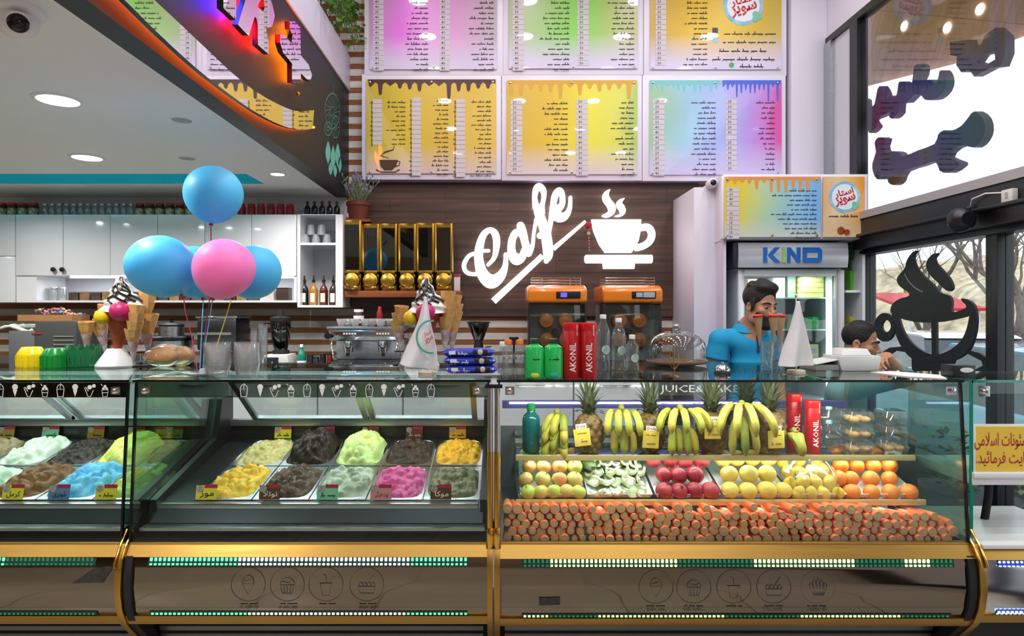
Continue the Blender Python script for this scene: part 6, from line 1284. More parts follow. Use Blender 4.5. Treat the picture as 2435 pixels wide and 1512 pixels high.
glyph([[(1909, 588), (1948, 588), (1955, 594), (1955, 600), (1909, 600)], [(1909, 600), (1919, 600), (1919, 613), (1909, 613)], [(1945, 600), (1955, 600), (1955, 613), (1945, 613)], [(1909, 613), (1955, 613), (1955, 619), (1948, 624), (1909, 624)]], 'blue_letter', lb_)
mb = MB(); mb.box2((xa, FY, .17), (xa+.045, FY+.045, zh-.01)); mb.box2((xb-.06, FY, .17), (xb, FY+.045, zh-.01)); mb.box2((xa+.045, FY, zh-.055), (xb-.06, FY+.045, zh-.01)); mb.box2((xa+.045, FY, .17), (xb-.06, FY+.045, .25)); dr = mb.build('door_frame', fw, bevel=.004, **w)
o = MB().box2((xa+.045, FY+.015, .25), (xb-.06, FY+.025, zh-.055)).build('door_glass', glass('fridge_glass', 'eef6f4', .07, 2.6), **w); o.parent = dr
MB().box2((xa+.06, FY-.03, .9), (xa+.075, FY, 1.3)).build('handle', fw, **w)
MB().box2((xb-.075, FY+.09, .3), (xb-.05, FY+.11, zh-.09)).build('led_tube', emis('fridge_led', 'e8fbff', 3), **w)
area('fridge_light', ((xa+xb)/2, FY+.12, zh-.06), .5, 3.0, (R(15), 0, 0), (.9, 1, 1), .05)
shz = [fz(708, 4.75), fz(782, 4.75), fz(850, 4.75), .95, .6]
for z in shz: MB().box2((xa+.045, FY+.13, z-.008), (xb-.045, 5.09, z)).build('wire_shelf', mat('fridge_shelf', 'e2e8ea', .4), **w)
rng = random.Random(21); creamc = mat('tub_cream', 'dcd68c', .4, col2='c8c070', vs=8); grn = mat('tub_green_food', '1f9a4a', .35, var=.1); mx_ = [mat('fridge_mix_%d' % i, c, .4, var=.15, vs=20) for i, c in enumerate(('c8a888', 'a8b8a0', 'b0b4b8', '8a9a8c', 'd0c0a8', 'd8d2a0'))]; mcol = ('tan', 'pale green', 'grey', 'sage', 'beige', 'cream')
for k in range(4):
    tt = thing('cream_tub', 'flat cream coloured tub in the top right fridge stack, %s' % ('bottom', 'second', 'third', 'topmost')[k], 'tub', (fx(1921, 4.75), 4.76, shz[0]+.0005+.038*k), 'cream tubs in the fridge'); MB().box2((-.085, -.08, 0), (.085, .08, .034)).build('tub_body', creamc, tt, bevel=.004); MB().box2((-.087, -.082, .0345), (.087, .082, .0372)).build('lid', creamc, tt)
for k in range(2):
    tt = thing('green_tub', 'bright green food tub on the middle fridge shelf, %s' % ('lower', 'upper')[k], 'tub', (fx(1925, 4.75), 4.76, shz[1]+.0005+.045*k), 'green tubs in the fridge'); MB().lathe([(.066, 0), (.074, .04), (.077, .041), (.077, .0445)], n=22).build('tub_body', grn, tt)
for px, sh_, h_, wi, ci in ((1785, 0, .14, .04, 0), (1812, 0, .12, .045, 1), (1846, 0, .15, .045, 2), (1876, 0, .16, .03, 3), (1962, 0, .13, .04, 2), (1962, 1, .14, .04, 3), (1880, 1, .11, .05, 1), (1800, 1, .12, .05, 4), (1840, 1, .12, .04, 5), (1965, 2, .13, .05, 2), (1920, 2, .1, .06, 5), (1880, 2, .13, .04, 3), (1830, 2, .12, .05, 0)):
    tt = thing('food_carton', '%s carton on fridge shelf %s, %s' % (mcol[ci], ('top', 'middle', 'lower')[sh_], 'near the door hinge side' if px > 1940 else 'behind the standing man' if px < 1855 else 'beside the central tubs'), 'carton', (fx(px, 4.78), 4.78, shz[sh_]+.0005), 'cartons in the fridge'); MB().box2((-wi, -.05, 0), (wi, .05, h_)).build('box_body', mx_[ci], tt, bevel=.004); MB().box2((-wi*.7, -.0515, h_*.3), (wi*.7, -.0495, h_*.7)).build('front_label', mx_[(ci+3) % 6], tt)
# niche boards: side panel, side shelf with plant
t = thing('side_shelf', 'narrow white side shelf right of the fridge', 'shelf', (fx(2030), 4.7, 0)); w = dict(parent=t, world=True); xs0, xs1 = xb+.012, RX-.03
MB().box2((xs1-.02, FY-.02, 0), (xs1, 5.05, fz(570))).build('side_board', cabw, **w); MB().box2((xs0, 5.0, 0), (xs1-.02, 5.03, fz(570))).build('back_board', cabw, **w)
for py in (690, 770+70): MB().box2((xs0, FY, fz(py)-.016), (xs1-.02, 5.0, fz(py))).build('shelf_board', cabw, **w)
p = (fx(2026, 4.62), 4.62, fz(690)+.0005); t = thing('potted_plant', 'leafy plant in a lime green square pot beside the fridge', 'plant', p); MB().lathe([(.024, 0), (.034, .14), (.036, .142), (.03, .142), (.028, .12), (0, .11)], n=4*6, sq=.9).build('pot', mat('pot_lime', '6fc83a', .35), t)
mb = MB(); rng = random.Random(4)
for k in range(170):
    a = rng.uniform(0, 6.28); h_ = rng.uniform(.15, .33); r_ = rng.uniform(.0, .06); c_ = Vector((r_*cos(a), r_*sin(a)*.8, h_)); d = Vector((cos(a+rng.uniform(-1, 1)), sin(a), rng.uniform(-.3, .8)))*.03; d = d*1.05; sd = d.cross(Vector((0, 0, 1))).normalized()*.016; mb.add([c_, c_+d*.5+sd, c_+d, c_+d*.5-sd], [(0, 1, 2, 3)])
for k in range(8): a = k*.8; mb.tube([(0, 0, .11), (.02*cos(a), .02*sin(a), .2), (.04*cos(a), .035*sin(a), .3)], .002, 4)
mb.build('foliage', mat('plant_dark_green', '3c7034', .5, col2='5c9448', vs=30), t)
t = thing('yellow_box', 'small yellow box on the lower side shelf beside the seated man', 'box', (fx(2028, 4.65), 4.65, fz(840)+.0005)); MB().box2((-.04, -.04, 0), (.04, .04, .215)).build('stack_body', mat('pale_box', 'c8c4bc', .5), t); MB().box2((-.045, -.045, .216), (.045, .045, .26)).build('yellow_lid', mat('box_yellow', 'e0cc2a', .4), t, bevel=.004)
# ---------------------------------------------------------------- menu boards
def menu_mat(name, xs, hw, hh, fade='ddd6f2', f0=.06, f1=.36, top=None):
    m, nt, b = _nt(name); v = coords(nt); sp = N(nt, 'ShaderNodeSeparateXYZ'); L(nt, v, sp.inputs[0]); n = N(nt, 'ShaderNodeTexNoise'); n.inputs['Scale'].default_value = 3.2; n.inputs['Detail'].default_value = 3; L(nt, v, n.inputs[0])
    u = N(nt, 'ShaderNodeMath', operation='MULTIPLY_ADD'); u.inputs[1].default_value = .5/hw; u.inputs[2].default_value = .5; L(nt, sp.outputs[0], u.inputs[0])
    a = N(nt, 'ShaderNodeMath', operation='MULTIPLY_ADD'); a.inputs[1].default_value = .35; L(nt, n.outputs[0], a.inputs[0]); s = N(nt, 'ShaderNodeMath', operation='SUBTRACT'); L(nt, u.outputs[0], s.inputs[0]); s.inputs[1].default_value = .175; L(nt, s.outputs[0], a.inputs[2])
    w = N(nt, 'ShaderNodeMath', operation='MULTIPLY_ADD'); w.inputs[1].default_value = .5/hh; w.inputs[2].default_value = .5; L(nt, sp.outputs[2], w.inputs[0])
    wr = ramp(nt, w.outputs[0], [(f0, 'ffffff'), (f1, '000000')]); mx = N(nt, 'ShaderNodeMix', data_type='RGBA'); L(nt, wr, mx.inputs[0]); L(nt, ramp(nt, a.outputs[0], xs), mx.inputs[6]); mx.inputs[7].default_value = lin(fade)
    L(nt, mx.outputs[2], b.inputs['Base Color']); b.inputs['Roughness'].default_value = .35; b.inputs['Coat Weight'].default_value = 1; b.inputs['Coat Roughness'].default_value = .02; MATS[name] = m; return m
MY = 5.09; framem = mat('menu_frame', 'ece8f6', .35); ink = mat('menu_ink', '3a2e38', .5); cellm = mat('menu_cells', 'd8d2da', .5); inkp = mat('menu_ink_purple', '4a3a5c', .5)
def drips(mb, x0, x1, y0, dep, seed, Y, off, n=26):
    rg = random.Random(seed); pts = [P(x0, y0, Y), P(x1, y0, Y)]; xs = [x1+(x0-x1)*k/n for k in range(n+1)]; low = []
    for k in range(n):
        xa, xb = xs[k], xs[k+1]; d = dep*rg.choice((.35, .5, .45, .8, 1, .6, .3)); w = (xa-xb)
        if k % 2: low += [(xa, y0+dep*.28), (xa-w*.2, y0+d), (xa-w*.5, y0+d+3), (xa-w*.8, y0+d)]
        else: low += [(xa, y0+dep*.25), (xa-w*.5, y0+dep*.16)]
    pts += [P(a, b, Y) for a, b in low]; mb.prism([p+Vector((0, off, 0)) for p in pts], (0, .0006, 0))
def board(name, px0, py0, px1, py1, label, pm_args, cols, rows, Y=MY, fr=(12, 12, 14, 14), cat_='menu board', group='wall menu boards', dr=None, seed=1, inkm=None, screws=True, dense=False):
    a, b = P(px0, py0, Y), P(px1, py1, Y); c = (a+b)/2; t = thing(name, label, cat_, (c.x, Y, c.z), group); w = dict(parent=t, world=True); k = Y/F
    MB().box2((a.x-fr[0]*k, Y+.002, b.z-fr[3]*k), (b.x+fr[1]*k, Y+.05, a.z+fr[2]*k)).build('frame', framem, bevel=.006, **w)
    MB().box2((a.x-c.x, -.012, b.z-c.z), (b.x-c.x, -.005, a.z-c.z)).build('printed_panel', menu_mat(name+'_print_%d' % seed, pm_args[0], (b.x-a.x)/2, (a.z-b.z)/2, *pm_args[1:]), t)
    if screws:
        for sx in (px0+8, (px0+px1)/2, px1-8):
            for sy in (py0+5, py1-5): p = P(sx, sy, Y-.012); MB().lathe([(.009, 0), (.008, .006), (.003, .008)], (p.x-t.location.x, -.012, p.z-t.location.z), 10, 0, 'y').build('screw', chrome, t)
    rg = random.Random(seed); f = Y-.0135; mcs = []; mps = []; ml = MB()
    for (cx0, cx1, tx, tw, r0, r1, step, nums) in cols:
        y = r0; i = 0; mc = MB(); mp = MB(); mps.append(mp)
        if cx1 > cx0: mcs.append(mc)
        while y < r1:
            if cx1 > cx0:
                mc.box2(tuple(P(cx0, y+step*.86, f)), tuple(P(cx1, y, f)-Vector((0, .0005, 0)))) if not dense else mc.box2(tuple(P(cx0+5, y+step*.86, f)), tuple(P(cx1, y, f)-Vector((0, .0005, 0))))
                p = P(cx0+(cx1-cx0)*.35, y+step*.43, f-.001)
                if dense: scribble(mp, FR(P(cx0+3, y+step*.4, f-.001), (0, 0, 1), (-1, 0, 0)), step*.8*k, 6*k, rg)
                elif nums[i % len(nums)]: put_text(mp, nums[i % len(nums)], FR(p), None, step*.56*k, bold=.01)
            if tw: scribble(ml, FR(P(tx, y+step*.75, f-.0005)), tw*rg.uniform(.45, 1)*k, step*.52*k, rg)
            y += step; i += 1
    for mc in mcs: mc.build('price_cells', cellm, **w)
    for mp in mps:
        if mp.v: mp.build('prices', ink, **w)
    if ml.v: ml.build('menu_lines', inkm or ink, **w)
    if dr:
        for nm_, m_, args in dr: mb = MB(); drips(mb, *args, Y, -.0135); mb.build(nm_, m_, **w)
    return t
n40 = ['40', '40', '40', '50', '40', '40', '30', '40']; n20 = ['20', '30', '20', '25', '30', '20']
board('menu_board', 880, -62, 1182, 166, 'pink and lilac menu board, upper left of the six', ([(.05, 'd49ad6'), (.25, 'ee72f0'), (.5, 'f0a0ee'), (.8, 'e0b4dc'), (1, 'c8bcc8')],), [(888, 912, 1018, 55, -50, 158, 12.2, n40), (1045, 1070, 1174, 62, -50, 158, 12.2, n40)], None, fr=(14, 14, 14, 14), seed=1)
board('menu_board', 1210, -62, 1516, 164, 'green menu board, upper middle of the six', ([(.05, 'b4c49c'), (.3, 'a4d87c'), (.55, '92e868'), (.8, 'b4d074'), (1, 'c4c890')],), [(1219, 1246, 1354, 74, -50, 160, 12.2, n40), (1373, 1400, 1508, 70, -50, 150, 12.2, ['50', '50', '30', '50'])], None, fr=(14, 14, 14, 14), seed=2)
bt_ = board('menu_board', 1545, -62, 1857, 166, 'yellow menu board with the round blue emblem, upper right of the six', ([(.05, 'd2b44c'), (.3, 'eec83a'), (.6, 'f0cc30'), (1, 'd2b84c')],), [(1559, 1584, 1682, 62, -50, 148, 12.2, ['50', '60', '60', '55'])], None, fr=(14, 14, 14, 14), seed=3)
b1_ = board('menu_board', 872, 190, 1180, 413, 'yellow menu board with chocolate drips and a coffee cup, lower left of the six', ([(.05, 'd0bc2a'), (.3, 'e4c830'), (.6, 'e2c032'), (1, 'eaca4e')], 'e0ccc0', .02, .3), [(882, 908, 964, 46, 236, 336, 11, n40), (975, 1001, 1066, 44, 232, 410, 11, n40), (1080, 1106, 1168, 50, 235, 412, 11, n40)], None, dr=[('chocolate_drips', mat('menu_choc', '4a1f1a', .4), (876, 1178, 190, 44, 5))], seed=4, dense=True)
board('menu_board', 1205, 192, 1515, 415, 'orange to lemon yellow menu board, lower middle of the six', ([(.05, 'e0bc2c'), (.35, 'ecc82c'), (.62, 'f4ec32'), (.85, 'e6e85a'), (1, 'b8d468')], 'e6d8d6', .02, .32), [(1214, 1242, 1350, 62, 238, 408, 12.2, n20), (1370, 1398, 1507, 56, 236, 410, 12.2, ['20', '30', '40', '40', '30'])], None, dr=[('orange_drips', mat('menu_orange', 'e0ac24', .4), (1210, 1512, 192, 42, 9))], seed=5)
board('menu_board', 1544, 192, 1857, 416, 'blue to pink menu board with blue drips, lower right of the six', ([(.05, 'a2cfa8'), (.3, '9ed2ee'), (.55, 'b2c2fa'), (.75, 'c0a4f2'), (.92, 'de84d8'), (1, 'e464b4')], 'd6cdf4', .02, .35), [(1553, 1580, 1702, 66, 236, 412, 12.2, ['20', '20', '20', '20', '20', '40', '40', '40']), (1726, 1752, 1842, 44, 236, 405, 12.2, ['25', '20', '30', '30', '30', '20', '30', ''])], None, fr=(16, 12, 14, 14), dr=[('teal_drips', mat('menu_teal', '7cd0d2', .4), (1546, 1712, 192, 42, 13, )), ('blue_drips', mat('menu_blue', '4f6fe0', .4), (1716, 1855, 192, 48, 14))], seed=6, inkm=inkp)
# emblem: blue splash disc with red script
splash = mat('emblem_blue', 'a8dcf2', .4, col2='6cbce6', vs=14); scr = mat('emblem_script', 'd2242e', .45); wring = mat('emblem_white', 'eef6fa', .4); leaf = mat('emblem_leaf', '7cc8a8', .4)
def emblem(t, px, py, r, Y, cut=None):
    k = Y/F; c = P(px, py, Y); w = dict(parent=t, world=True); rg = random.Random(int(px)); n = 40
    ring = lambda rr, y, j=0: [c+Vector((rr*k*(1+j*rg.uniform(-.05, .05))*cos(2*pi*q/n), y, rr*k*(1+j*rg.uniform(-.05, .05))*sin(2*pi*q/n))) for q in range(n)]
    MB().prism(ring(r, -.0140, 1), (0, .0008, 0)).build('emblem_disc', splash, **w); MB().prism(ring(r*.82, -.0148), (0, .0006, 0)).build('emblem_inner', wring, **w)
    mb = MB(); put_text(mb, fa('استار'), FR(c+Vector((-.05*r*k, -.0156, .25*r*k)), (1, 0, .28), (-.28, 0, 1)), 1.25*r*k, .55*r*k, bold=.03); put_text(mb, fa('سوپر'), FR(c+Vector((.05*r*k, -.0160, -.25*r*k)), (1, 0, .28), (-.28, 0, 1)), 1.35*r*k, .62*r*k, bold=.03); mb.build('red_script', scr, **w)
    mb = MB()
    for q in range(3): cc = c+Vector((.68*r*k+.13*r*k*cos(2.1*q), -.0154, -.55*r*k+.13*r*k*sin(2.1*q))); mb.prism([cc+Vector((.16*r*k*cos(u), -.0003*q, .16*r*k*sin(u))) for u in [2*pi*s/12 for s in range(12)]], (0, .0005, 0))
    mb.build('leaf_mark', leaf, **w)
emblem(bt_, 1766, 15, 47, MY)
rg = random.Random(77); mb = MB(); kk = MY/F
for x1, y, wd, h in ((1845, 82, 126, 8), (1845, 102, 126, 8), (1822, 123, 112, 9), (1842, 143, 148, 9), (1815, 160, 60, 9)): mb = MB(); scribble(mb, FR(P(x1, y, MY-.0135)), wd*kk, h*kk, rg); mb.build('contact_line', ink, bt_, world=True)
mb = MB()
mb.box2(tuple(P(1694, 78, MY-.0145)), tuple(P(1707, 66, MY-.0138)-Vector((0, .0, 0)))); mb.build('dark_icon', black, bt_, world=True)
mb = MB(); c_ = P(1700, 97, MY); mb.prism([c_+Vector((.022*cos(q*pi/8), -.0145, .022*sin(q*pi/8))) for q in range(16)], (0, .0006, 0)); mb.build('blue_icon', splash, bt_, world=True); mb = MB(); c_ = P(1738, 156, MY); mb.prism([c_+Vector((.02*cos(q*pi/8), -.0145, .02*sin(q*pi/8))) for q in range(16)], (0, .0006, 0)); mb.build('green_icon', mat('icon_green', '3fae5c', .4), bt_, world=True)
# coffee cup print on the chocolate board
mb = MB(); f = MY-.0142; q = lambda a, b: P(a, b, f)
mb.prism([q(902, 380), q(946, 380), q(942, 395), q(932, 405), q(914, 405), q(905, 395)], (0, .0006, 0)); mb.stroke([q(944, 383), q(951, 384), q(949, 393), q(940, 396)], .008, .0006, (0, 1, 0)); mb.stroke([q(894, 403), q(905, 409), q(940, 409), q(950, 403)], .010, .0006, (0, 1, 0)); mb.stroke([q(938, 346), q(935, 356), q(915, 362), q(905, 370), q(925, 376)], [.004, .01, .013, .01, .003], .0006, (0, 1, 0)); mb.build('cup_print', mat('menu_brown', '4c3018', .5), b1_, world=True)
# small board over the fridge
bs_ = board('menu_board', 1722, 421, 1950, 564, 'small menu board above the fridge with orange drips, yellow to light blue', ([(.02, 'f0d43c'), (.14, 'f0d83e'), (.25, 'd8e07a'), (.5, 'b4dcc0'), (.75, '86c8e8'), (.95, '6ab4e8')], 'd8e4d8', .0, .3), [(1728, 1758, 1942, 110, 446, 560, 11.2, ['80', '60', '40', '35', '', '60', '20', '15', '12', '15'])], None, Y=4.42, fr=(6, 2, 4, 4), dr=[('orange_drips', mat('menu_orange2', 'f09a4c', .4), (1724, 1949, 421, 34, 19))], seed=7, inkm=inkp, group='boards above the fridge')
be_ = board('menu_board', 1955, 421, 2054, 564, 'small orange board with the round blue emblem above the fridge', ([(.02, 'e8b06c'), (.3, 'f0d0a0'), (.6, 'f2c878'), (.95, 'f0a030')], 'f4dcb0', .0, .4), [], None, Y=4.42, fr=(2, 6, 4, 4), seed=8, group='boards above the fridge', screws=False)
emblem(be_, 2006, 469, 37, 4.42); rg = random.Random(9)
mb = MB(); scribble(mb, FR(P(2040, 515, 4.405)), 70*4.42/F, .02, rg); mb.build('contact_line', ink, be_, world=True)
mb = MB(); 
for (a, b, r_) in ((2000, 548, 9), (2014, 552, 7)): c_ = P(a, b, 4.405); mb.prism([c_+Vector((r_*.003*cos(u*pi/8), -.0, r_*.003*sin(u*pi/8))) for u in range(16)], (0, .0006, 0))
mb.build('dessert_print', mat('print_dessert', 'c05a30', .5, col2='8a3a20', vs=40), be_, world=True)
sbox('trim_4', (fx(1714), 4.45, fz(572)), (RX-.03, 5.05, fz(418)), white); sbox('trim_5', (fx(1716), 4.46, 0), (fx(1722), 5.05, fz(572)), lav)
# ---------------------------------------------------------------- glowing cafe sign
glow = emis('sign_glow', 'fbfaff', 1.8); sideb = mat('sign_side', 'e8e8ee', .4)
def Z4(x, y): return P(1090+x/5.04, 425+y/5.04, 5.12)
def smooth(pts, n=6, closed=False):
    """Catmull-Rom through points that may carry a width as third value"""
    out = []; m = len(pts)
    for i in range(m if closed else m-1):
        p0, p1, p2, p3 = (np.array(pts[(i+k) % m if closed else min(max(i+k, 0), m-1)], float) for k in (-1, 0, 1, 2))
        for j in range(n): t = j/n; out.append(.5*(2*p1+(p2-p0)*t+(2*p0-5*p1+4*p2-p3)*t*t+(3*p1-p0-3*p2+p3)*t**3))
    if not closed: out.append(np.array(pts[-1], float))
    return out
t = thing('cafe_sign', 'glowing white Cafe script sign with underline on the brown panel', 'sign', (P(1245, 0, 5.12).x, 5.15, P(0, 580, 5.12).z)); w = dict(parent=t, world=True); U = 5.12/F/5.04
def letter(name, strokes, extra=None):
    mb = MB()
    for st_ in strokes:
        s_ = smooth(st_); mb.stroke([Z4(a[0], a[1]) for a in s_], [a[2]*U for a in s_], -.03, (0, -1, 0))
        for e in (s_[0], s_[-1]): c_ = Z4(e[0], e[1]); r_ = e[2]*U/2*.96; mb.prism([c_+Vector((r_*cos(q*pi/8), 0, r_*sin(q*pi/8))) for q in range(16)], (0, .03, 0))
    mb.build(name, glow, **w)
letter('letter', [[(355, 1030, 40), (430, 940, 55), (458, 780, 84), (440, 660, 86), (375, 612, 62), (295, 680, 80), (248, 840, 100), (246, 980, 110), (290, 1140, 140), (390, 1230, 170), (500, 1170, 120), (560, 1050, 70), (568, 905, 50)], [(365, 860, 36), (290, 862, 40)], [(225, 885, 40), (130, 920, 46), (68, 1020, 52), (84, 1105, 52), (150, 1140, 46), (240, 1140, 44)]])
letter('letter', [[(735, 655, 60), (690, 640, 78), (648, 720, 90), (635, 820, 96), (648, 910, 112), (700, 962, 140), (765, 930, 100), (790, 850, 70)], [(745, 560, 95), (770, 640, 100), (800, 760, 90), (830, 860, 95), (850, 900, 60), (890, 800, 46), (905, 650, 42), (935, 480, 46)]])
letter('letter', [[(930, 330, 80), (915, 220, 62), (935, 120, 80), (975, 90, 75), (1020, 140, 70), (1025, 220, 56), (1005, 320, 60), (985, 400, 110)], [(940, 330, 90), (975, 440, 110), (1040, 620, 120), (1070, 800, 124), (1075, 920, 110), (1055, 985, 60)], [(975, 680, 70), (1085, 620, 60)]])
letter('letter', [[(1085, 640, 50), (1110, 500, 60), (1135, 330, 70), (1160, 200, 80), (1210, 140, 76), (1245, 190, 66), (1245, 300, 70), (1195, 360, 90)], [(1150, 340, 90), (1160, 420, 110), (1215, 455, 124), (1285, 440, 90), (1335, 350, 54), (1345, 220, 40)]])
mb = MB(); mb.stroke([Z4(420, 1468), Z4(1008, 922)], [80*U, 66*U], -.03, (0, -1, 0)); mb.stroke([Z4(1140, 838), Z4(1525, 508)], [56*U, 36*U], -.03, (0, -1, 0)); mb.build('underline', glow, **w)
def Z5(x, y): return P(800+x/2.7056, 420+y/2.7056, 5.12)
t = thing('cup_sign', 'glowing white coffee cup sign with saucer and steam', 'sign', (P(1475, 0, 5.12).x, 5.15, P(0, 560, 5.12).z)); w = dict(parent=t, world=True)
MB().prism([Z5(*p) for p in ((1640, 275), (1962, 275), (1960, 340), (1945, 410), (1915, 465), (1900, 488), (1728, 488), (1690, 435), (1655, 350))], (0, .03, 0)).build('cup_body', glow, **w)
s_ = smooth([(1958, 328), (2005, 325), (2030, 360), (2020, 410), (1975, 445), (1920, 458)]); MB().stroke([Z5(*p) for p in s_], [.05, .052]+[.055]*(len(s_)-4)+[.05, .045], -.03, (0, -1, 0)).build('cup_handle', glow, **w)
MB().prism([Z5(*p) for p in ((1605, 503), (2030, 503), (2036, 512), (2036, 545), (2028, 556), (1920, 556), (1918, 592), (1718, 592), (1714, 556), (1606, 556), (1598, 545), (1598, 512))], (0, .03, 0)).build('saucer', glow, **w)
for pl in (((1762, 80), (1725, 98), (1712, 130), (1720, 160), (1745, 195), (1748, 225), (1708, 250), (1740, 262), (1780, 245), (1798, 210), (1790, 175), (1762, 140), (1752, 110)), ((1855, 138), (1820, 147), (1802, 172), (1810, 200), (1825, 222), (1820, 242), (1790, 252), (1815, 258), (1850, 245), (1862, 215), (1852, 185), (1838, 165))):
    MB().prism([Z5(*p[:2]) for p in smooth(pl, 3, True)], (0, .03, 0)).build('steam', glow, **w)
p = P(1399, 535, 5.10); t = thing('hanging_charm', 'small red tasselled charm with beads hanging beside the glowing cup', 'charm', tuple(p)); MB().ell((0, 0, 0), (.03, .012, .028), 12, 8).build('red_bow', mat('charm_red', 'b01c2c', .5), t); mb = MB(); mb.tube([(0, 0, -.02), (.008, 0, -.22)], .002, 5); MB()
for k in range(6): mb.ell((.004+.001*k, 0, -.08-.025*k), .007, 8, 6)
mb.build('bead_string', mat('charm_bead', 'a8766a', .5), t); MB().lathe([(.014, -.004), (.014, .004)], (.003, 0, -.065), 14, 0, 'y').build('pale_disc', mat('charm_disc', 'c4b49c', .4), t)
# ---------------------------------------------------------------- ceiling fittings under the mezzanine
lampm = emis('downlight_glow', 'ffffff', 14)
def downlight(px, py, lb, r=.055):
    p = PZ(px, py, MZ); t = thing('ceiling_downlight', lb, 'downlight', (p.x, p.y, MZ), 'downlights under the mezzanine'); MB().lathe([(r*1.22, 0), (r*1.22, -.004), (r*1.0, -.006)], n=32, cap=False).build('trim_ring', white, t); MB().lathe([(r, -.002), (r*.98, -.005), (.0001, -.0055)], n=32, cap=False).build('diffuser', lampm, t)
    area('mezzanine_light', (p.x, p.y, MZ-.012), .11, 12, col=(1, .98, .95), spread=150)
downlight(138, 237, 'large bright downlight nearest the left photo edge', .082); downlight(207, 374, 'bright downlight in the middle of the mezzanine ceiling', .08); downlight(660, 413, 'small bright downlight near the fascia corner', .045)
for x, y in ((-3.2, 2.8), (-3.4, 4.1), (-1.95, 1.4), (-4.5, 3.4)): area('mezzanine_light', (x, y, MZ-.012), .11, 11, col=(1, .98, .95), spread=150)  # unseen lamps without fittings, added for more light under the mezzanine
for px, py, lb in ((432, 285, 'flush round ceiling speaker nearer the fascia lettering'), (445, 376, 'flush round ceiling speaker above the top balloon')):
    p = PZ(px, py, MZ); t = thing('ceiling_speaker', lb, 'speaker', (p.x, p.y, MZ)); MB().lathe([(.055, 0), (.053, -.003), (.048, -.003)], n=24).build('rim', cw, t); MB().lathe([(.047, -.0031), (.0001, -.004)], n=24, cap=False).build('grille', mat('grille_grey', 'a4a8a8', .6), t)
p = PZ(40, 18, MZ); t = thing('dome_camera', 'white ceiling security camera with a black lens at top left', 'security camera', (p.x, p.y, MZ)); MB().lathe([(.075, 0), (.075, -.02), (.06, -.03)], n=30).build('mount', white, t); MB().ell((.0, 0, -.045), (.058, .058, .05), 24, 14).build('housing', white, t); MB().ell((.028, -.03, -.062), (.033, .033, .033), 20, 12).build('lens', mat('lens_black', '1c1412', .1), t); MB().tube([Vector((.028, -.03, -.062))+Vector((.02, -.028, -.012))*1.0+Vector((.033*cos(a)*.8, .033*cos(a)*.55, .033*sin(a))) for a in [2*pi*k/20 for k in range(20)]], .004, 6, closed=True).build('lens_ring', white, t)
p = P(1690, 438, 4.6); t = thing('wall_camera', 'white bullet camera at the top of the pale pier', 'security camera', tuple(p)); MB().lathe([(.028, -.03), (.033, -.02), (.033, .05), (.025, .06)], (0, 0, 0), 20, 0, 'y').build('barrel', white, t); MB().lathe([(.022, .061), (.018, .064)], (0, 0, 0), 16, 0, 'y').build('lens', mat('lens_black', ''), t); MB().tube([(0, .03, -.02), (.02, .05, -.02)], .012, 8).build('bracket', white, t)
# ---------------------------------------------------------------- lettering on the fascia (mirror faces, lit from behind)
mirr = mat('sign_mirror', 'f2f0f4', .015, 1); sideblk = mat('letter_side', '101012', .3); FO = FX+.075
def Z6(x, y, X=FO): return PX(480+x/4.724, y/4.724, X)
def halo(name, c, s): return emis(name, c, s)
t = thing('fascia_lettering', 'mirror faced letters with red, blue and amber back light on the dark fascia', 'sign letters', (FX, 2.9, 3.0)); w = dict(parent=t, world=True)
LET = [([(120, -260), (245, -260), (385, -120), (385, 228), (330, 175), (243, 92), (240, -90), (150, -180)], 'halo_blue', '3a2cff', 34),
       ([(500, -60), (490, 0), (405, 275), (468, 345), (527, 402), (560, 290), (597, 185), (618, 215), (628, 300), (632, 505), (752, 612), (748, 460), (722, 318), (790, 300), (820, 180), (795, 60), (760, -40), (690, -20), (706, 80), (690, 132), (620, 72), (650, 15), (690, -20), (640, -90)], 'halo_red', 'ff1818', 30),
       ([(985, 240), (1042, 240), (1106, 308), (1112, 620), (1200, 728), (1238, 840), (1218, 915), (1185, 895), (1112, 822), (1110, 945), (1014, 930), (1012, 712), (912, 590), (880, 480), (880, 385), (930, 395), (1008, 490), (1018, 400), (990, 330)], 'halo_amber', 'ff7a14', 15)]
for k, (pl, hn, hc, hs) in enumerate(LET):
    mb = MB(); mb.prism([Z6(*p) for p in pl], (-.028, 0, 0), 0, 1); mb.build('letter', [mirr, sideblk], recalc=True, **w)
    c_ = sum((Z6(*p) for p in pl), Vector())/len(pl); mb = MB(); mb.prism([c_+(Z6(*p, FX+.03)-c_)*.97 for p in pl], (-.003, 0, 0)); 
    for v_ in mb.v: v_.x = min(max(v_.x, FX+.02), FX+.032)
    mb.build(hn, halo(hn, hc, hs), **w)
MB().ell(Z6(1083, 1053, FX+.03), (.012, .012, .012), 10, 8).build('brass_pin', brass, **w)
def Z7(x, y, X): return PX(x/2.831, y/2.831, X)
lowr = [(560, -260), (700, -130), (840, 0), (1040, 200), (1300, 440), (1500, 600), (1700, 742), (1880, 838), (2010, 872), (2105, 866)]; uppr = [(2115, 741), (1990, 746), (1850, 690), (1700, 600), (1560, 488), (1370, 310), (1190, 140), (1040, 0), (900, -140), (760, -270)]
t = thing('mirror_swoosh', 'curved mirror band under the fascia letters, edged with amber light', 'sign band', (FX, 3.2, 2.8)); w = dict(parent=t, world=True)
mb = MB(); mb.prism([Z7(*p, FX+.055) for p in [tuple(q) for q in smooth(lowr, 4)]+[tuple(q) for q in smooth(uppr, 4)]], (-.02, 0, 0), 0, 1); mb.build('mirror_band', [mirr, sideblk], **w)
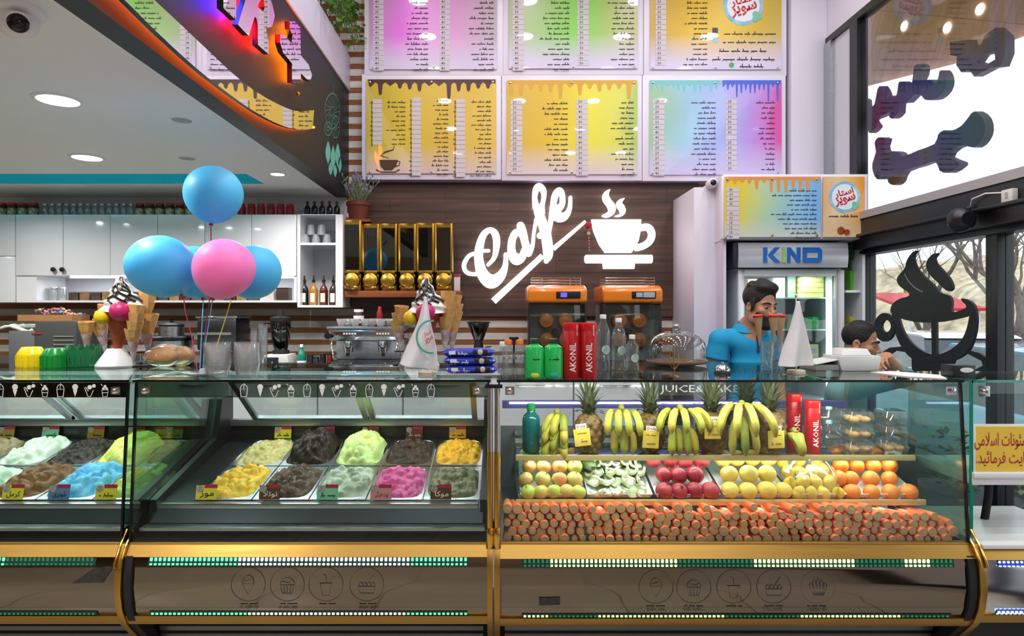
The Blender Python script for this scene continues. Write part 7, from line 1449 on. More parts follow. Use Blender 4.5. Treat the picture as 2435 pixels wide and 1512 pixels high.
s_ = smooth(lowr, 4); mb = MB(); mb.tube([Z7(a[0]+8, a[1]-10, FX+.018) for a in s_], .007, 6); mb.build('amber_light', emis('amber_led', 'ff6a14', 13), **w)
# dream catcher print
teal_ = mat('print_teal', '6fc4b4', .5); dim = mat('print_teal_dim', '4a8a80', .5)
t = thing('dreamcatcher_print', 'teal dream catcher print at the end of the dark fascia', 'wall print', tuple(PX(790, 320, FX))); w = dict(parent=t, world=True); X_ = FX+.0015; nx = (1, 0, 0)
def ring_(mb, cx, cy, rx, ry, wd): mb.stroke([PX(cx+rx*cos(a), cy+ry*sin(a), X_) for a in [2*pi*k/24 for k in range(24)]], wd, .0004, nx, closed=True)
mb = MB(); mb.stroke([PX(793, 200, X_), PX(793, 222, X_)], .006, .0004, nx)
for cx, cy, rx, ry, ns in ((790, 264, 18, 42, 16), (780, 306, 9, 16, 9), (798, 302, 9, 26, 9)):
    ring_(mb, cx, cy, rx, ry, .008); ring_(mb, cx, cy, rx*.25, ry*.25, .005)
    for k in range(ns): a = 2*pi*k/ns; mb.stroke([PX(cx+rx*cos(a), cy+ry*sin(a), X_), PX(cx+rx*.28*cos(a+.4), cy+ry*.28*sin(a+.4), X_)], .004, .0003, nx)
mb.build('web_lines', dim, **w); mb = MB(); rg = random.Random(6)
for cx, cy, ln, wd in ((780, 335, 55, 9), (792, 345, 60, 8), (803, 340, 58, 9), (786, 385, 32, 7), (797, 392, 30, 6), (808, 372, 40, 6)): mb.prism([PX(cx+wd*.7*sin(pi*u/6)*(1 if u <= 6 else 1)*(1), cy+ln*u/6, X_) if u <= 6 else PX(cx-wd*.7*sin(pi*(12-u)/6), cy+ln*(12-u)/6, X_) for u in range(12)], (.0004, 0, 0))
mb.build('feathers', teal_, **w)
# ivy over the end of the fascia cap
t = thing('hanging_ivy', 'green leafy plant spilling over the top of the white fascia cap', 'plant', (FX, 4.7, 3.67)); rg = random.Random(12); mb = MB(); ms = MB()
for k in range(22):
    y = 4.25+k*.04; ln = rg.uniform(.0, .12); p0 = Vector((FX-.05+rg.uniform(-.04, .05), y, 3.70)); p1 = p0+Vector((.06, rg.uniform(-.1, .1), rg.uniform(.3, .75))); p2 = Vector((FX+.06+rg.uniform(0, .07), y+rg.uniform(-.1, .1), 3.78-ln)); pts = [p0.lerp(p1, s)*(1-s)+p1.lerp(p2, s)*s for s in [q/8 for q in range(9)]]; ms.tube(pts, .003, 4)
    for q in range(26):
        c_ = pts[rg.randrange(1, 9)]+Vector((rg.uniform(-.05, .07), rg.uniform(-.07, .07), rg.uniform(-.04, .10))); d = Vector((rg.uniform(-.3, 1), rg.uniform(-1, 1), rg.uniform(-1, .4))).normalized()*rg.uniform(.03, .055); sd = d.cross(Vector((.3, .2, 1))).normalized()*d.length*.42; mb.add([c_, c_+d*.4+sd, c_+d, c_+d*.4-sd], [(0, 1, 2, 3)])
mb.build('leaves', mat('ivy_green', '3f7a2a', .5, col2='74a83c', vs=12), t, world=True); ms.build('stems', mat('ivy_stem', '4a5a2c', .6), t, world=True)
t = thing('ivy_planter', 'long white planter trough on top of the fascia holding the ivy', 'planter', (FX-.06, 4.6, 3.671)); MB().box2((-.05, -.52, 0), (.045, .52, .05)).build('trough', white, t, bevel=.004)
# ---------------------------------------------------------------- signs on the right hand windows
signb = mat('sign_black', '16161c', .6)
def Z8(x, y, X=RX+.12): return PX(1880+x/2.908, y/2.908, X)
t = thing('window_sign', 'outdoor shop sign seen from behind, dark lettering before a white lit panel', 'sign', (RX+.2, 3.8, 2.3)); w = dict(parent=t, world=True)
A_ = [(470, 870), (480, 700), (515, 690), (520, 745), (550, 740), (580, 720), (600, 620), (625, 595), (655, 650), (660, 690), (690, 660), (725, 670), (740, 620), (750, 565), (795, 575), (800, 630), (835, 600), (850, 480), (870, 445), (910, 455), (905, 520), (890, 560), (960, 550), (1010, 575), (1030, 490), (1060, 500), (1078, 560), (1060, 630), (1000, 685), (930, 690), (900, 655), (850, 660), (800, 710), (750, 715), (745, 780), (700, 820), (680, 800), (690, 770), (610, 810), (565, 830), (590, 870), (580, 890), (545, 920), (520, 880)]
B_ = [(565, 1130), (590, 1050), (580, 990), (605, 950), (655, 960), (640, 1010), (660, 1060), (700, 1045), (750, 1055), (780, 1080), (880, 1040), (995, 995), (1020, 930), (1060, 900), (1110, 905), (1180, 870), (1230, 810), (1270, 770), (1330, 820), (1345, 900), (1320, 970), (1265, 1020), (1200, 1005), (1130, 1025), (1080, 1085), (1165, 1120), (1160, 1150), (1090, 1195), (1030, 1180), (1000, 1115), (900, 1145), (780, 1185), (750, 1250), (710, 1280), (675, 1260), (665, 1235), (600, 1240), (570, 1190)]
C_ = [(1100, 290), (1230, 275), (1245, 350), (1320, 300), (1345, 240), (1420, 190), (1485, 250), (1485, 370), (1450, 460), (1380, 470), (1270, 530), (1230, 480), (1285, 430), (1350, 450), (1415, 410), (1410, 360), (1320, 380), (1285, 430), (1230, 480), (1180, 500), (1145, 450), (1150, 390), (1105, 380)]
for pl in (A_, B_): MB().prism([Z8(a[0], a[1]) for a in smooth(pl, 2, True)], (.05, 0, 0)).build('lettering', signb, **w)
MB().prism([Z8(*a) for a in C_], (.05, 0, 0)).build('lettering', signb, **w)
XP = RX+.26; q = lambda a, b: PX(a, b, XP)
MB().prism([q(2062, 205), q(2270, 152), q(2440, 84), q(2900, -120), q(2900, 330), q(2435, 430), q(2062, 530)], (.03, 0, 0)).build('lit_panel', emis('sign_panel_white', 'ffffff', 1.6), **w)
MB().box2((XP+.06, -2, 2.2), (XP+.12, 5.2, 5.2)).build('ceiling_reflection_board', wood('reflected_planks', 'c89a70', 'd8ac84', 'e4bc98', (1.8, .14), (R(62), 0, R(90)), .5), **w)  # added board, stands in for the hall's plank ceiling reflected in the glass
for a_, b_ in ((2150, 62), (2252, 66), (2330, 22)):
    p = PX(a_, b_, XP+.058); MB(Matrix.Translation(p) @ Matrix.Rotation(R(-90), 4, 'Y')).lathe([(.03, 0), (.03, .006), (.0001, .007)], n=24).build('downlight', lampm, **w)  # glowing discs stand in for reflections of the hall ceiling lights
X9 = RX-.02
def Z9(x, y): return PX(2060+x/4.448, 570+y/4.448, X9)
t = thing('cup_cutout', 'large black coffee cup cut-out with steam standing against the street window', 'window sign', tuple(PX(2215, 890, X9))); w = dict(parent=t, world=True); bm9 = mat('cutout_black', '1c2024', .55); th = (.014, 0, 0); nc_ = [0]
def cut(nm, pl, n=3, closed=True): nc_[0] += 1; MB().prism([Z9(a[0], a[1])+Vector((.0006*nc_[0], 0, 0)) for a in (smooth(pl, n, True) if n else pl)], th).build(nm, bm9, **w)
cut('cream_top', [(530, 115), (480, 140), (425, 220), (405, 300), (345, 370), (320, 420), (350, 490), (445, 560), (440, 597), (350, 625), (275, 680), (255, 770), (340, 825), (500, 866), (640, 876), (800, 866), (950, 838), (1080, 803), (1145, 770), (1140, 700), (1080, 640), (1005, 620), (1010, 650), (1050, 690), (1040, 725), (905, 765), (900, 650), (870, 590), (780, 560), (700, 470), (580, 360), (520, 270), (500, 180)])
cut('steam', [(755, 145), (700, 150), (645, 210), (630, 270), (660, 360), (750, 450), (840, 535), (890, 540), (910, 490), (870, 400), (790, 310), (730, 240), (725, 180)])
cut('bowl', [tuple(q) for q in smooth([(262, 790), (290, 920), (318, 1030), (380, 1150), (470, 1250), (600, 1290), (800, 1290), (960, 1260), (1080, 1165), (1140, 1020), (1162, 850), (1150, 745)], 4)]+[tuple(q) for q in smooth([(1088, 795), (1050, 960), (980, 1085), (850, 1182), (720, 1212), (600, 1182), (470, 1085), (385, 960), (340, 825)], 4)], 0)
cut('stem_bar', [(680, 865), (735, 865), (738, 1220), (688, 1220)], 0); cut('pedestal', [(472, 1240), (600, 1285), (800, 1285), (930, 1265), (900, 1330), (870, 1500), (480, 1500)], 0)
cut('left_arm', [(160, 1255), (170, 1182), (240, 1140), (380, 1128), (420, 1190), (300, 1172), (255, 1200), (242, 1255)], 0); cut('left_foot', [(330, 1318), (480, 1372), (485, 1500), (380, 1480)], 0); cut('right_arm', [(1070, 1165), (1190, 1200), (1260, 1250), (1330, 1340), (1330, 1480), (1100, 1480), (1110, 1390), (1222, 1330), (1205, 1280), (1060, 1205)], 0)
n = 30; ho = [(190+108*cos(2*pi*k/n), 925+152*sin(2*pi*k/n)) for k in range(n)]; hi = [(210+48*cos(2*pi*k/n), 913+64*sin(2*pi*k/n)) for k in range(n)]
mb = MB(); rows = [[Z9(*p)+Vector((dx, 0, 0)) for p in l_] for l_, dx in ((ho, 0), (hi, 0), (hi, .014), (ho, .014))]; mb.grid(rows, 0, cu=True, cv=True); mb.build('handle_ring', bm9, **w)
MB().stroke([Z9(a[0], a[1])-Vector((.001, 0, 0)) for a in smooth([(405, 362), (450, 440), (520, 510), (595, 550)])], .006, .0008, (1, 0, 0)).build('pale_line', mat('cutout_line', '9aa0a0', .5), **w)
# lamp and switch on the black beam
p = PX(2305, 520, RX-.12); t = thing('spot_lamp', 'black adjustable spot lamp bolted to the dark beam', 'lamp', tuple(p)); MB().lathe([(.062, 0), (.065, .01), (.06, .05), (.035, .075)], (-.06, .0, -.01), 26, 0, 'y').build('lamp_head', black, t); MB().tube([(-.005, .02, .0), (-.03, .02, .045), (.01, .01, .06)], .012, 8).build('bracket', black, t); MB().lathe([(.05, .001), (.0001, -.004)], (-.06, 0, -.01), 24, 0, 'y', cap=False).build('lens', mat('lamp_lens', '4a4e58', .15), t); MB().tube([(.015, .02, .05), (.0, -.02, .10), (.01, -.10, .115), (.02, -.2, .10)], .004, 6).build('white_cable', white, t)
p = PX(2408, 467, RX-.10); t = thing('switch_box', 'small white box mounted on the dark beam beside the spot lamp', 'box', tuple(p)); MB().box2((-.03, -.035, -.03), (-.001, .035, .035)).build('box_body', mat('box_offwhite', 'd8d8d0', .4), t, bevel=.004); MB().box2((-.032, -.008, -.01), (-.029, .008, .02)).build('switch', mat('grille_grey', ''), t)
# ---------------------------------------------------------------- people
skin = mat('skin_olive', 'c08a68', .5, var=.06, vs=30, sss=.15); hairm = mat('hair_black', '17120f', .55, bump=.5, bs=120); beardm = mat('beard_black', '211813', .7, bump=.5, bs=200); eyew = mat('eye_white', '8f847c', .3); eyed = mat('eye_dark', '1a100c', .1); lipm = mat('lip', 'a0655a', .45)
def RZ(a): return np.array(Matrix.Rotation(a, 3, 'Z'))
class Head:
    """frame of a head: x to its own right seen from outside, y forward"""
    def __init__(s, c, yaw, pitch=0, roll=0, k=1.0): s.c = np.array(c, float); s.R = np.array((Matrix.Rotation(yaw, 3, 'Z') @ Matrix.Rotation(pitch, 3, 'X') @ Matrix.Rotation(roll, 3, 'Y'))); s.k = k
    def p(s, x, y, z): return s.c+s.R @ (np.array((x, y, z))*s.k)
    def e(s, f, c, r, k=.012, op='add'): f.ell(s.p(*c), np.array(r)*s.k, k*s.k, s.R, op)
    def cap(s, f, a, b, ra, rb=None, k=.012, op='add'): f.cap(s.p(*a), s.p(*b), ra*s.k, (rb or ra)*s.k, k*s.k, op)
def head_sdf(h, f):
    h.e(f, (0, -.012, .045), (.076, .094, .088)); h.e(f, (0, .03, -.03), (.063, .066, .085), .02); h.e(f, (0, .066, -.103), (.026, .022, .02), .02)
    for s in (-1, 1):
        h.e(f, (s*.045, .062, -.022), (.022, .02, .018), .018); h.cap(f, (s*.012, .090, .020), (s*.046, .072, .022), .0095, .007, .01)
        h.e(f, (s*.031, .101, .000), (.0150, .013, .0075), .008, 'sub'); h.e(f, (s*.079, -.008, -.006), (.010, .022, .032), .008); h.e(f, (s*.084, -.004, -.004), (.006, .012, .018), .005, 'sub'); h.e(f, (s*.055, .02, -.075), (.02, .035, .028), .025)
    h.cap(f, (0, .088, .012), (0, .112, -.030), .0085, .0125, .010)
    for s in (-1, 1): h.e(f, (s*.0125, .103, -.037), (.0095, .012, .008), .006)
    h.e(f, (0, .090, -.066), (.024, .012, .0055), .006); h.e(f, (0, .088, -.079), (.021, .012, .0065), .006); h.e(f, (0, .1015, -.0722), (.023, .006, .0016), .003, 'sub')
    h.cap(f, (0, -.025, -.06), (0, -.045, -.19), .055, .060, .03)
def eyes_brows(h, t, browm):
    for s in (-1, 1):
        q = h.p(s*.031, .0795, .0005); mb = MB(Matrix.Translation(Vector(q)-t.location) @ Matrix(h.R.tolist()).to_4x4()); mb.ell((0, 0, 0), .0124*h.k, 16, 10); mb.build('eye', eyew, t)
        mb = MB(Matrix.Translation(Vector(q)-t.location) @ Matrix(h.R.tolist()).to_4x4()); mb.ell((0, .0052*h.k, -.001), .0086*h.k, 12, 8); mb.build('iris', eyed, t)
        pts = [Vector(h.p(s*a, b, c))-t.location for a, b, c in ((.012, .1005, .0225), (.028, .0965, .029), (.044, .083, .027), (.052, .072, .022))]; MB().tube(pts, [.0038, .0045, .0038, .002], 6).build('eyebrow', browm, t)
    pts = [Vector(h.p(a, b, -.0715))-t.location for a, b in ((-.022, .0925), (-.010, .0995), (0, .1015), (.010, .0995), (.022, .0925))]; MB().tube(pts, [.002, .0048, .0052, .0048, .002], 6).build('lips', lipm, t)
def hand_sdf(f, wr, d, nrm, curl, side, sc=1.0, thumb_curl=.4):
    """hand leaving wrist wr along d, palm facing nrm; side +1 puts the thumb on the +(d x nrm) side"""
    d = Vector(d).normalized(); nrm = Vector(nrm); nrm = (nrm-d*nrm.dot(d)).normalized(); x = d.cross(nrm)*side; wr = Vector(wr); C = lambda a, b, c: np.array(wr+x*a*sc+d*b*sc+nrm*c*sc)
    Rm = np.array(Matrix((x, d, nrm)).transposed()); f.ell(C(0, .048, 0), (np.array((.040, .052, .015))*sc), .012*sc, Rm); f.cap(C(0, -.03, 0), C(0, .02, 0), .026*sc, .028*sc, .015*sc)
    for k, (xx, ln, r) in enumerate(((.030, .068, .0088), (.010, .078, .0092), (-.010, .072, .0088), (-.029, .056, .0078))):
        p0 = C(xx, .088, 0); a = curl*(1+.12*k); v = lambda ang: x*(xx*.6)+d*cos(ang)+nrm*sin(ang)
        p = Vector(p0); ang = a*.5
        for j, fr in enumerate((.45, .32, .23)):
            q = p+v(ang).normalized()*ln*fr*sc; f.cap(p, q, r*sc*(1-.08*j), r*sc*(.94-.08*j), .004*sc); p = q; ang += a*.55
    p = Vector(C(.030, .030, .004)); dirs = (x*.75+d*.65+nrm*.25, x*.35+d*.85+nrm*(.3+thumb_curl*.4), x*.05+d*.9+nrm*(.3+thumb_curl))
    for j, (v, ln) in enumerate(zip(dirs, (.038, .030, .024))): q = p+v.normalized()*ln*sc; f.cap(p, q, (.0125-.0018*j)*sc, (.0112-.0018*j)*sc, .006*sc); p = q
# --- standing man in the turquoise polo -----------------------------------
SY = 3.98; kx = lambda px, Y=SY: (px-CX)/F*Y; kz = lambda py, Y=SY: CZ-(py-CY)/F*Y
hc = (kx(1808, SY-.02), SY-.02, kz(729)); H = Head(hc, pi+R(20), R(-6), R(-3), 1.02); base = (kx(1755), SY+.1, 0)
t = thing('person', 'person in a turquoise polo shirt with black hair and beard standing behind the counter', 'person', base); tl = Vector(base)
shz_ = kz(806); f = SDF((.95, 3.55, -.01), (2.12, 4.42, 1.80), .0075)
f2 = SDF((H.c[0]-.16, H.c[1]-.19, H.c[2]-.26), (H.c[0]+.16, H.c[1]+.17, H.c[2]+.19), .0042)
lx, rx_ = kx(1716), kx(1852); cxm = (lx+rx_)/2+.035; nk = Vector((H.c[0]-.03, H.c[1]+.095, 1.480))
body = [((cxm, SY+.07, 1.22), (.122, .100, .25)), ((cxm, SY+.08, .98), (.13, .10, .16)), ((cxm, SY+.07, 1.38), (.135, .095, .09))]
head_sdf(H, f)
for c_, r_ in body: f.ell(c_, r_, .05)
f.cap(nk+Vector((0, .02, .02)), (cxm, SY+.08, 1.42), .058, .075, .03); f.cap(H.p(0, -.03, -.06), nk, .054, .058, .02)
shL, shR = Vector((kx(1722), SY+.08, 1.405)), Vector((rx_-.03, SY+.12, 1.40)); elL, wrL = Vector((kx(1704), SY+.10, 1.12)), Vector((kx(1712), SY-.02, .90)); elR, wrR = Vector((rx_+.05, SY+.14, 1.11)), Vector((rx_+.03, SY-.0, .90))
for sh, el, wr in ((shL, elL, wrL), (shR, elR, wrR)):
    f.cap((cxm, SY+.09, 1.41), sh, .062, .056, .03); f.cap(sh, el, .055, .044, .02); f.cap(el, wr, .044, .028, .015)
for s in (-1, 1): f.cap((cxm+s*.085, SY+.08, .93), (cxm+s*.095, SY+.06, .50), .085, .06, .03); f.cap((cxm+s*.095, SY+.06, .50), (cxm+s*.10, SY+.10, .09), .058, .040, .02); f.cap((cxm+s*.10, SY+.10, .05), (cxm+s*.115, SY-.08, .04), .042, .035, .02)
hand_sdf(f, wrL, (.05, -.35, -1), (1, 0, 0), .45, -1, 1.0); hand_sdf(f, wrR, (-.05, -.35, -1), (-1, 0, 0), .45, 1, 1.0)
mb = MB(); f.mesh(mb); o = mb.build('body', skin, t, world=True, ang=80)
eyes_brows(H, t, hairm)
# hair, beard
g = SDF(H.c-.17, H.c+.22, .0045); 
H.e(g, (0, -.022, .062), (.088, .104, .096)); H.e(g, (0, .035, .118), (.072, .062, .040), .02)
for s in (-1, 1): H.e(g, (s*.078, .012, .01), (.010, .022, .045), .01)
for k in range(26): rgk = random.Random(k); a = rgk.uniform(0, 6.28); b_ = rgk.uniform(0, .9); H.e(g, (.085*sin(b_)*cos(a), -.015+.098*sin(b_)*sin(a), .065+.092*cos(b_)), (.017, .017, .014), .012)
H.e(g, (0, .085, -.005), (.063, .062, .083), .014, 'sub'); H.e(g, (0, .03, -.10), (.10, .11, .085), .012, 'sub')
for s in (-1, 1): H.e(g, (s*.085, -.004, -.012), (.022, .020, .03), .006, 'sub')
mb = MB(); g.mesh(mb); mb.build('hair', hairm, t, world=True, ang=80)
g = SDF(H.c-.2, H.c+.17, .0042); H.e(g, (0, .034, -.045), (.069, .070, .094)); H.e(g, (0, .072, -.108), (.034, .03, .03), .02)
H.e(g, (0, .075, -.012), (.058, .075, .047), .012, 'sub'); H.e(g, (0, -.03, .02), (.12, .10, .12), .008, 'sub'); H.e(g, (0, .104, -.0725), (.021, .02, .0085), .004, 'sub'); H.e(g, (0, .03, .06), (.12, .14, .07), .01, 'sub')
H.cap(g, (-.024, .092, -.058), (.024, .092, -.058), .0065, None, .004)
mb = MB(); g.mesh(mb); mb.build('beard', beardm, t, world=True, ang=80)
# polo: shell round torso and upper arms
polo = mat('polo_turquoise', '159fd0', .75, var=.07, vs=14, bump=.9, bs=7); trim = mat('polo_trim_navy', '123a5c', .7)
g = SDF((.95, 3.60, .80), (2.12, 4.42, 1.56), .0075)
for c_, r_ in body: g.ell(c_, np.array(r_)+.014, .03)
for sh, el in ((shL, elL), (shR, elR)): m_ = sh.lerp(el, .38); g.cap((cxm, SY+.09, 1.41), sh, .074, .066, .03); g.cap(sh, m_, .064, .073, .012)
g.cap(nk+Vector((0, .02, .005)), (cxm, SY+.08, 1.42), .066, .085, .03)
for sh, el in ((shL, elL), (shR, elR)): d_ = (el-sh).normalized(); c5 = sh.lerp(el, .38)+d_*.080; g.cap(c5, el+d_*.2, .080, .080, .004, 'sub')
nkd = Vector((0, 0, 1)); g.ell(nk+Vector((0, .0, .055)), (.085, .085, .055), .008, None, 'sub'); g.ell(nk+Vector((.0, -.085, -.015)), (.022, .05, .06), .01, None, 'sub')
mb = MB(); g.mesh(mb); sh_o = mb.build('polo_shirt', polo, t, world=True, ang=80)
mb = MB(); rows = []
for k in range(29):
    a = -pi/2+.16+.26+(2*pi-.52)*k/28; fr_ = .5-.5*sin(a); row = []
    for rr, zz in ((.066, .030), (.070, .036), (.084, .022), (.102, -.012), (.096, -.016), (.072, .0)): row.append(nk+Vector((rr*cos(a)*1.04, rr*sin(a)+.008-.012*fr_, zz+.010-.030*fr_)))
    rows.append(row)
mb.grid(rows, 0, cv=True); mb.f += [list(range(6)), list(range(28*6, 29*6))]; mb.m += [0, 0]; mb.build('collar', polo, t, world=True)
for s, sh, el in ((0, shL, elL), (1, shR, elR)):
    d_ = (el-sh).normalized(); u = d_.orthogonal().normalized(); v_ = d_.cross(u); c_ = sh.lerp(el, .43); MB().tube([c_+u*.069*cos(q)+v_*.069*sin(q) for q in [2*pi*k/24 for k in range(24)]], .007, 6, closed=True).build('sleeve_band', trim, t, world=True)
MB().tube([nk+Vector((.004, -.104, -.045)), nk+Vector((.006, -.112, -.09)), nk+Vector((.008, -.112, -.15))], .007, 6, flat=1.6).build('placket', trim, t, world=True)
for k in range(2): MB().ell(nk+Vector((.006, -.098-.004*k, -.075-.05*k)), .006, 8, 6).build('button', trim, t, world=True)
trs = mat('trousers_dark', '22242c', .8, var=.1); g = SDF((1.2, 3.75, .06), (1.95, 4.35, 1.0), .009); g.ell((cxm, SY+.08, .90), (.168, .115, .11), .03)
for s in (-1, 1): g.cap((cxm+s*.085, SY+.08, .90), (cxm+s*.095, SY+.06, .50), .098, .075, .03); g.cap((cxm+s*.095, SY+.06, .50), (cxm+s*.10, SY+.10, .10), .074, .062, .02)
mb = MB(); g.mesh(mb); mb.build('trousers', trs, t, world=True, ang=80)
for s in (-1, 1): MB().ell((cxm+s*.108, SY+.02, .045), (.055, .145, .045), 16, 10).build('shoe', black, t, world=True)
# --- seated man by the window ------------------------------------------------
QY = 3.86; qx = lambda px, Y=QY: (px-CX)/F*Y; qz = lambda py, Y=QY: CZ-(py-CY)/F*Y
H = Head((qx(2046), QY, qz(816)), pi+R(50), R(-10), R(2), .96); sx = qx(2062); base = (sx-.02, QY+.1, 0)
t = thing('person', 'person with short dark hair seated by the window behind the white till', 'person', base); nk = Vector(H.p(0, -.045, -.19))
f = SDF((1.80, 3.15, -.01), (2.56, 4.32, 1.58), .0065); head_sdf(H, f); bc = Vector((nk.x-.0, nk.y+.02, 0)); fd = Vector((sin(R(50)), -cos(R(50)), 0)); sd = Vector((fd.y, -fd.x, 0))
q_ = lambda z, fw=0, s=0: Vector((bc.x, bc.y, z))+fd*fw+sd*s
Rb = RZ(math.atan2(fd.y, fd.x)-pi/2); zs2 = nk.z-.07
bl2 = [(q_(zs2-.13), (.165, .10, .15)), (q_(zs2-.32), (.15, .10, .16)), (q_(zs2-.45, -.01), (.155, .115, .10))]
for c_, r_ in bl2: f.ell(c_, r_, .05, Rb)
f.cap(nk+Vector((0, 0, .02)), q_(zs2-.02), .056, .07, .03); hz = zs2-.48
hw = Vector((2.00, 3.345, 1.328))             # raised hand
shA, shB = q_(zs2-.05, 0, -.165), q_(zs2-.05, 0, .165); hx_ = Vector((2.065, 3.405, 1.335))
arms = [(shA, shA+Vector((-.03, -.08, -.24)), q_(zs2-.30, .20, -.12)), (shB, Vector((2.36, 3.72, 1.20)), hx_)]
for a_, e_, w_ in arms: f.cap(q_(zs2-.05), a_, .065, .058, .03); f.cap(a_, e_, .052, .042, .02); f.cap(e_, w_, .043, .029, .015)
hd = (hw-hx_).normalized(); hand_sdf(f, hx_, hd, (.15, -.35, -.9), .9, -1, 1.0, .7); hand_sdf(f, arms[0][2], fd, (0, 0, -1), .5, 1)
for s in (-.09, .09): kn = q_(hz-.02, .30, s*.6); f.cap(q_(hz, 0, s), kn, .08, .06, .03); f.cap(kn, kn+Vector((0, 0, -(hz-.10))), .056, .042, .02); an = kn+Vector((0, 0, -(hz-.10))); f.cap(an+Vector((0, 0, -.03)), an+fd*.08+Vector((0, 0, -.035)), .04, .034, .02)
mb = MB(); f.mesh(mb); mb.build('body', skin, t, world=True, ang=80); eyes_brows(H, t, hairm)
g = SDF(H.c-.17, H.c+.19, .0045); H.e(g, (0, -.018, .050), (.081, .099, .092)); H.e(g, (0, .0, .10), (.066, .075, .04), .02); H.e(g, (0, .085, -.005), (.070, .058, .102), .014, 'sub'); H.e(g, (0, .03, -.10), (.10, .10, .088), .012, 'sub')
for s in (-1, 1): H.e(g, (s*.085, -.004, -.012), (.022, .022, .034), .006, 'sub')
mb = MB(); g.mesh(mb); mb.build('hair', hairm, t, world=True, ang=80)
shirt2 = mat('shirt_teal_grey', '7fa8a8', .8, var=.08, vs=12, bump=.25, bs=25); g = SDF((1.86, 3.36, .60), (2.56, 4.3, 1.42), .0075)
for c_, r_ in bl2: g.ell(c_, np.array(r_)+.015, .06, Rb)
for a_, e_, w_ in arms: g.cap(q_(zs2-.05), a_, .078, .072, .03); g.cap(a_, e_, .064, .056, .03); g.cap(e_, e_.lerp(w_, .42), .056, .046, .02)
g.cap(nk, q_(zs2-.02), .062, .09, .03); g.ell(nk+Vector((0, 0, .05)), (.08, .08, .05), .008, None, 'sub'); mb = MB(); g.mesh(mb); mb.build('shirt', shirt2, t, world=True, ang=80)
g = SDF((1.86, 3.36, .06), (2.56, 4.3, .95), .009); g.ell(q_(hz+.02, -.01), (.165, .125, .10), .03, Rb)
for s in (-.09, .09): kn = q_(hz-.02, .30, s*.6); g.cap(q_(hz, 0, s), kn, .094, .074, .03); g.cap(kn, kn+Vector((0, 0, -(hz-.12))), .072, .056, .02)
mb = MB(); g.mesh(mb); mb.build('trousers', trs, t, world=True, ang=80)
st_ = thing('stool', 'round black stool under the person seated by the window', 'stool', (bc.x, bc.y, 0)); hs = hz-.085; MB().lathe([(.15, hs-.05), (.165, hs-.04), (.165, hs-.005), (.15, hs)], n=28).build('seat', blackm, st_); MB().lathe([(.03, .02), (.03, hs-.05)], n=16).build('column', chrome, st_); MB().lathe([(.2, 0), (.2, .012), (.03, .03)], n=28).build('base', chrome, st_)
# ---------------------------------------------------------------- street outside
pave = mat('street_paving', '77767a', .75, var=.12, vs=3)
sbox('ground', (RX+.1, -8, -.35), (40, 60, -.15), pave)
hm, nt, b = _nt('dry_hillside'); v = coords(nt); n = N(nt, 'ShaderNodeTexNoise'); n.inputs['Scale'].default_value = 1.6; n.inputs['Detail'].default_value = 10; n.inputs['Roughness'].default_value = .7; L(nt, v, n.inputs[0])
L(nt, ramp(nt, n.outputs[0], [(.35, '8a7c66'), (.5, 'c0ae92'), (.65, 'ded0b6')]), b.inputs['Base Color']); b.inputs['Roughness'].default_value = .9
rows = []
for i in range(9):
    row = []
    for j in range(40):
        y = -2+j*1.5; row.append((15+i*1.1+noise.noise((i*.7, j*.4, 0))*.9, y, -.2+[0, .9, 1.8, 2.6, 3.3, 3.8, 4.1, 4.2, 4.2][i]+noise.noise((i*.5, j*.37, 3))*.7))
    rows.append(row)
hb = MB(); hb.grid(rows); struct(hb.build('hill', hm, ang=80))
barkm = mat('bare_bark', '7d7066', .8, col2='5d5048', vs=20)
def tree(x, y, h, seed, label):
    t = thing('bare_tree', label, 'tree', (x, y, -.15), 'bare street trees'); rg = random.Random(seed); tr = MB(); br = MB()
    def grow(p, d, ln, r, lv, mb):
        pts = [p]; q = p.copy()
        for k in range(4): d = (d+Vector((rg.uniform(-.25, .25), rg.uniform(-.25, .25), rg.uniform(-.02, .12)))).normalized(); q = q+d*ln/4; pts.append(q.copy())
        mb.tube(pts, [r*(1-.14*k) for k in range(5)], 6 if lv < 2 else 4, cap=False)
        if lv < 4:
            for k in range(3 if lv < 3 else 2): a = rg.uniform(0, 6.28); e = (d+Vector((cos(a), sin(a), rg.uniform(-.1, .3)))*.75).normalized(); grow(pts[rg.choice((2, 3, 4))], e, ln*rg.uniform(.55, .8), r*.5, lv+1, br)
    grow(Vector((0, 0, 0)), Vector((0, 0, 1)), h*.42, h*.024, 0, tr); tr.build('trunk', barkm, t); br.build('branches', barkm, t)
tree(7.2, 12.5, 4.6, 3, 'bare forked tree seen through the window left of the cup cut-out'); tree(10.5, 15.5, 5.2, 8, 'bare tree on the hillside behind the cup cut-out steam'); tree(8.6, 10.4, 5.0, 5, 'bare tree seen right of the cup cut-out handle side'); tree(12.0, 14.6, 5.6, 14, 'bare tree beyond the right window post')
cglass_ = mat('car_glass', '2a3440', .08, spec=.8); tyre = mat('tyre', '1a1a1c', .8); hub_ = mat('hub', 'a0a4a8', .3, .9)
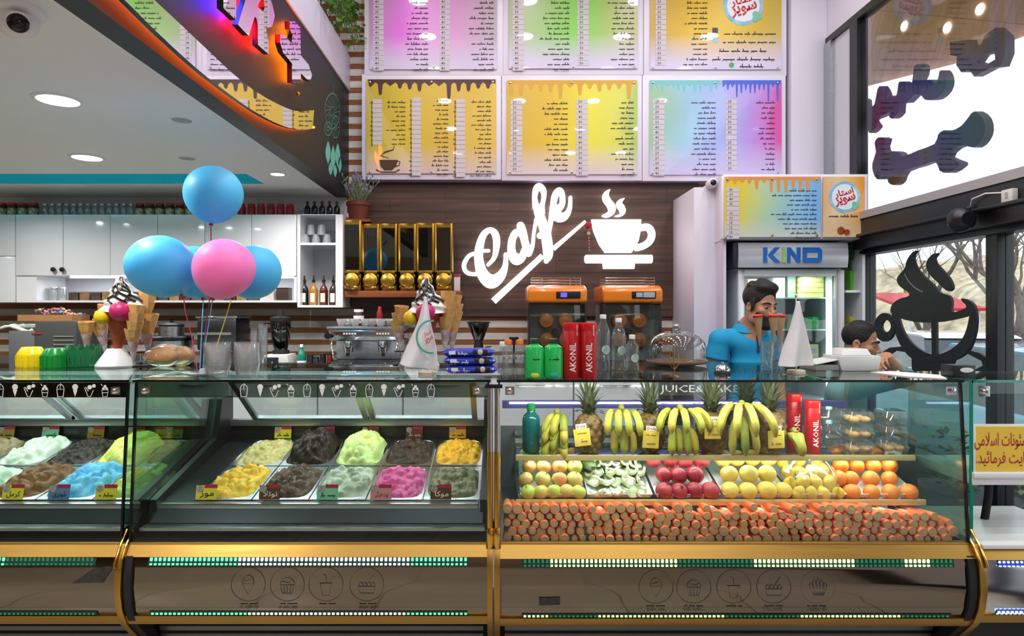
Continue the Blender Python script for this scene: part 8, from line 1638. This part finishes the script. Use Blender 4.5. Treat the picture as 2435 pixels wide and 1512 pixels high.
def car(x, y, rot, paint, label):
    t = thing('parked_car', label, 'car', (x, y, -.15), 'parked cars', (0, 0, rot)); 
    side = [(-2.1, .35), (-2.12, .7), (-1.9, .86), (-1.1, .92), (1.2, .92), (1.95, .82), (2.1, .6), (2.1, .35)]
    MB().prism([(a, -.82, b_) for a, b_ in side], (0, 1.64, 0)).build('body', paint, t, bevel=.07, seg=3)
    top_ = [(-1.25, .90), (-.75, 1.36), (.55, 1.40), (1.25, .90)]; rows = [[(a, s*(.78 if b_ < 1 else .62), b_) for a, b_ in top_] for s in (-1, 1)]; mb = MB(); mb.add(rows[0]+rows[1], [(0, 1, 2, 3), (7, 6, 5, 4), (0, 4, 5, 1), (2, 6, 7, 3)]); mb.build('windows', cglass_, t)
    MB().prism([(-.80, -.63, 1.35), (.60, -.63, 1.39), (.5, -.60, 1.43), (-.68, -.60, 1.40)], (0, 1.25, 0)).build('roof', paint, t, bevel=.02)
    for a in (-1.3, 1.3):
        for s in (-.8, .8): w_ = MB().lathe([(.2, -.1), (.31, -.1), (.32, 0), (.31, .1), (.2, .1)], (a, s, .32), 20, 0, 'y').build('wheel', tyre, t); o = MB().lathe([(.2, -.11), (.2, .11)], (a, s, .32), 14, 0, 'y').build('hub', hub_, t); o.parent = w_
car(6.95, 9.9, R(78), mat('car_white', 'e4e8ea', .2, coat=.6), 'white car parked outside behind the cup cut-out'); car(4.95, 5.6, R(85), mat('car_blue', '6fa0b8', .2, coat=.6), 'light blue car parked outside beyond the right window post'); car(6.6, 16.6, R(75), mat('car_silver', 'b4bcc4', .25, .4, coat=.5), 'silver car parked farther up the street')
t = thing('street_stall', 'distant red stall with a white post seen through the cup cut-out', 'stall', (9.0, 13.6, -.15)); MB().box2((-.5, -.4, 0), (.5, .4, 1.2)).build('counter', mat('stall_pale', 'd8d0c4', .7), t); MB().prism([(-.8, -.8, 1.75), (.8, -.8, 1.75), (.8, .6, 2.1), (-.8, .6, 2.1)], (0, 0, .06)).build('red_awning', mat('awning_red', 'c8323c', .6), t)
for s in (-.7, .7): MB().tube([(s, -.7, 0), (s, -.7, 1.75)], .03, 8).build('post', white, t)
t = thing('planter_box', 'low planter with clipped green shrubs on the pavement outside', 'planter', (3.6, 4.4, -.15)); MB().box2((-.25, -.9, 0), (.25, .9, .35)).build('box', mat('planter_dark', '4a4c50', .6), t, bevel=.01); mb = MB(); rg = random.Random(2)
for k in range(500): c_ = Vector((rg.uniform(-.24, .24), rg.uniform(-.88, .88), .36+rg.uniform(0, .42))); d = Vector((rg.uniform(-1, 1), rg.uniform(-1, 1), rg.uniform(-.2, 1))).normalized()*.07; sd = d.cross(Vector((.3, .4, 1))).normalized()*.022; mb.add([c_, c_+d*.5+sd, c_+d, c_+d*.5-sd], [(0, 1, 2, 3)])
mb.build('foliage', mat('hedge_green', '5a7a4a', .6, col2='86a070', vs=10), t)
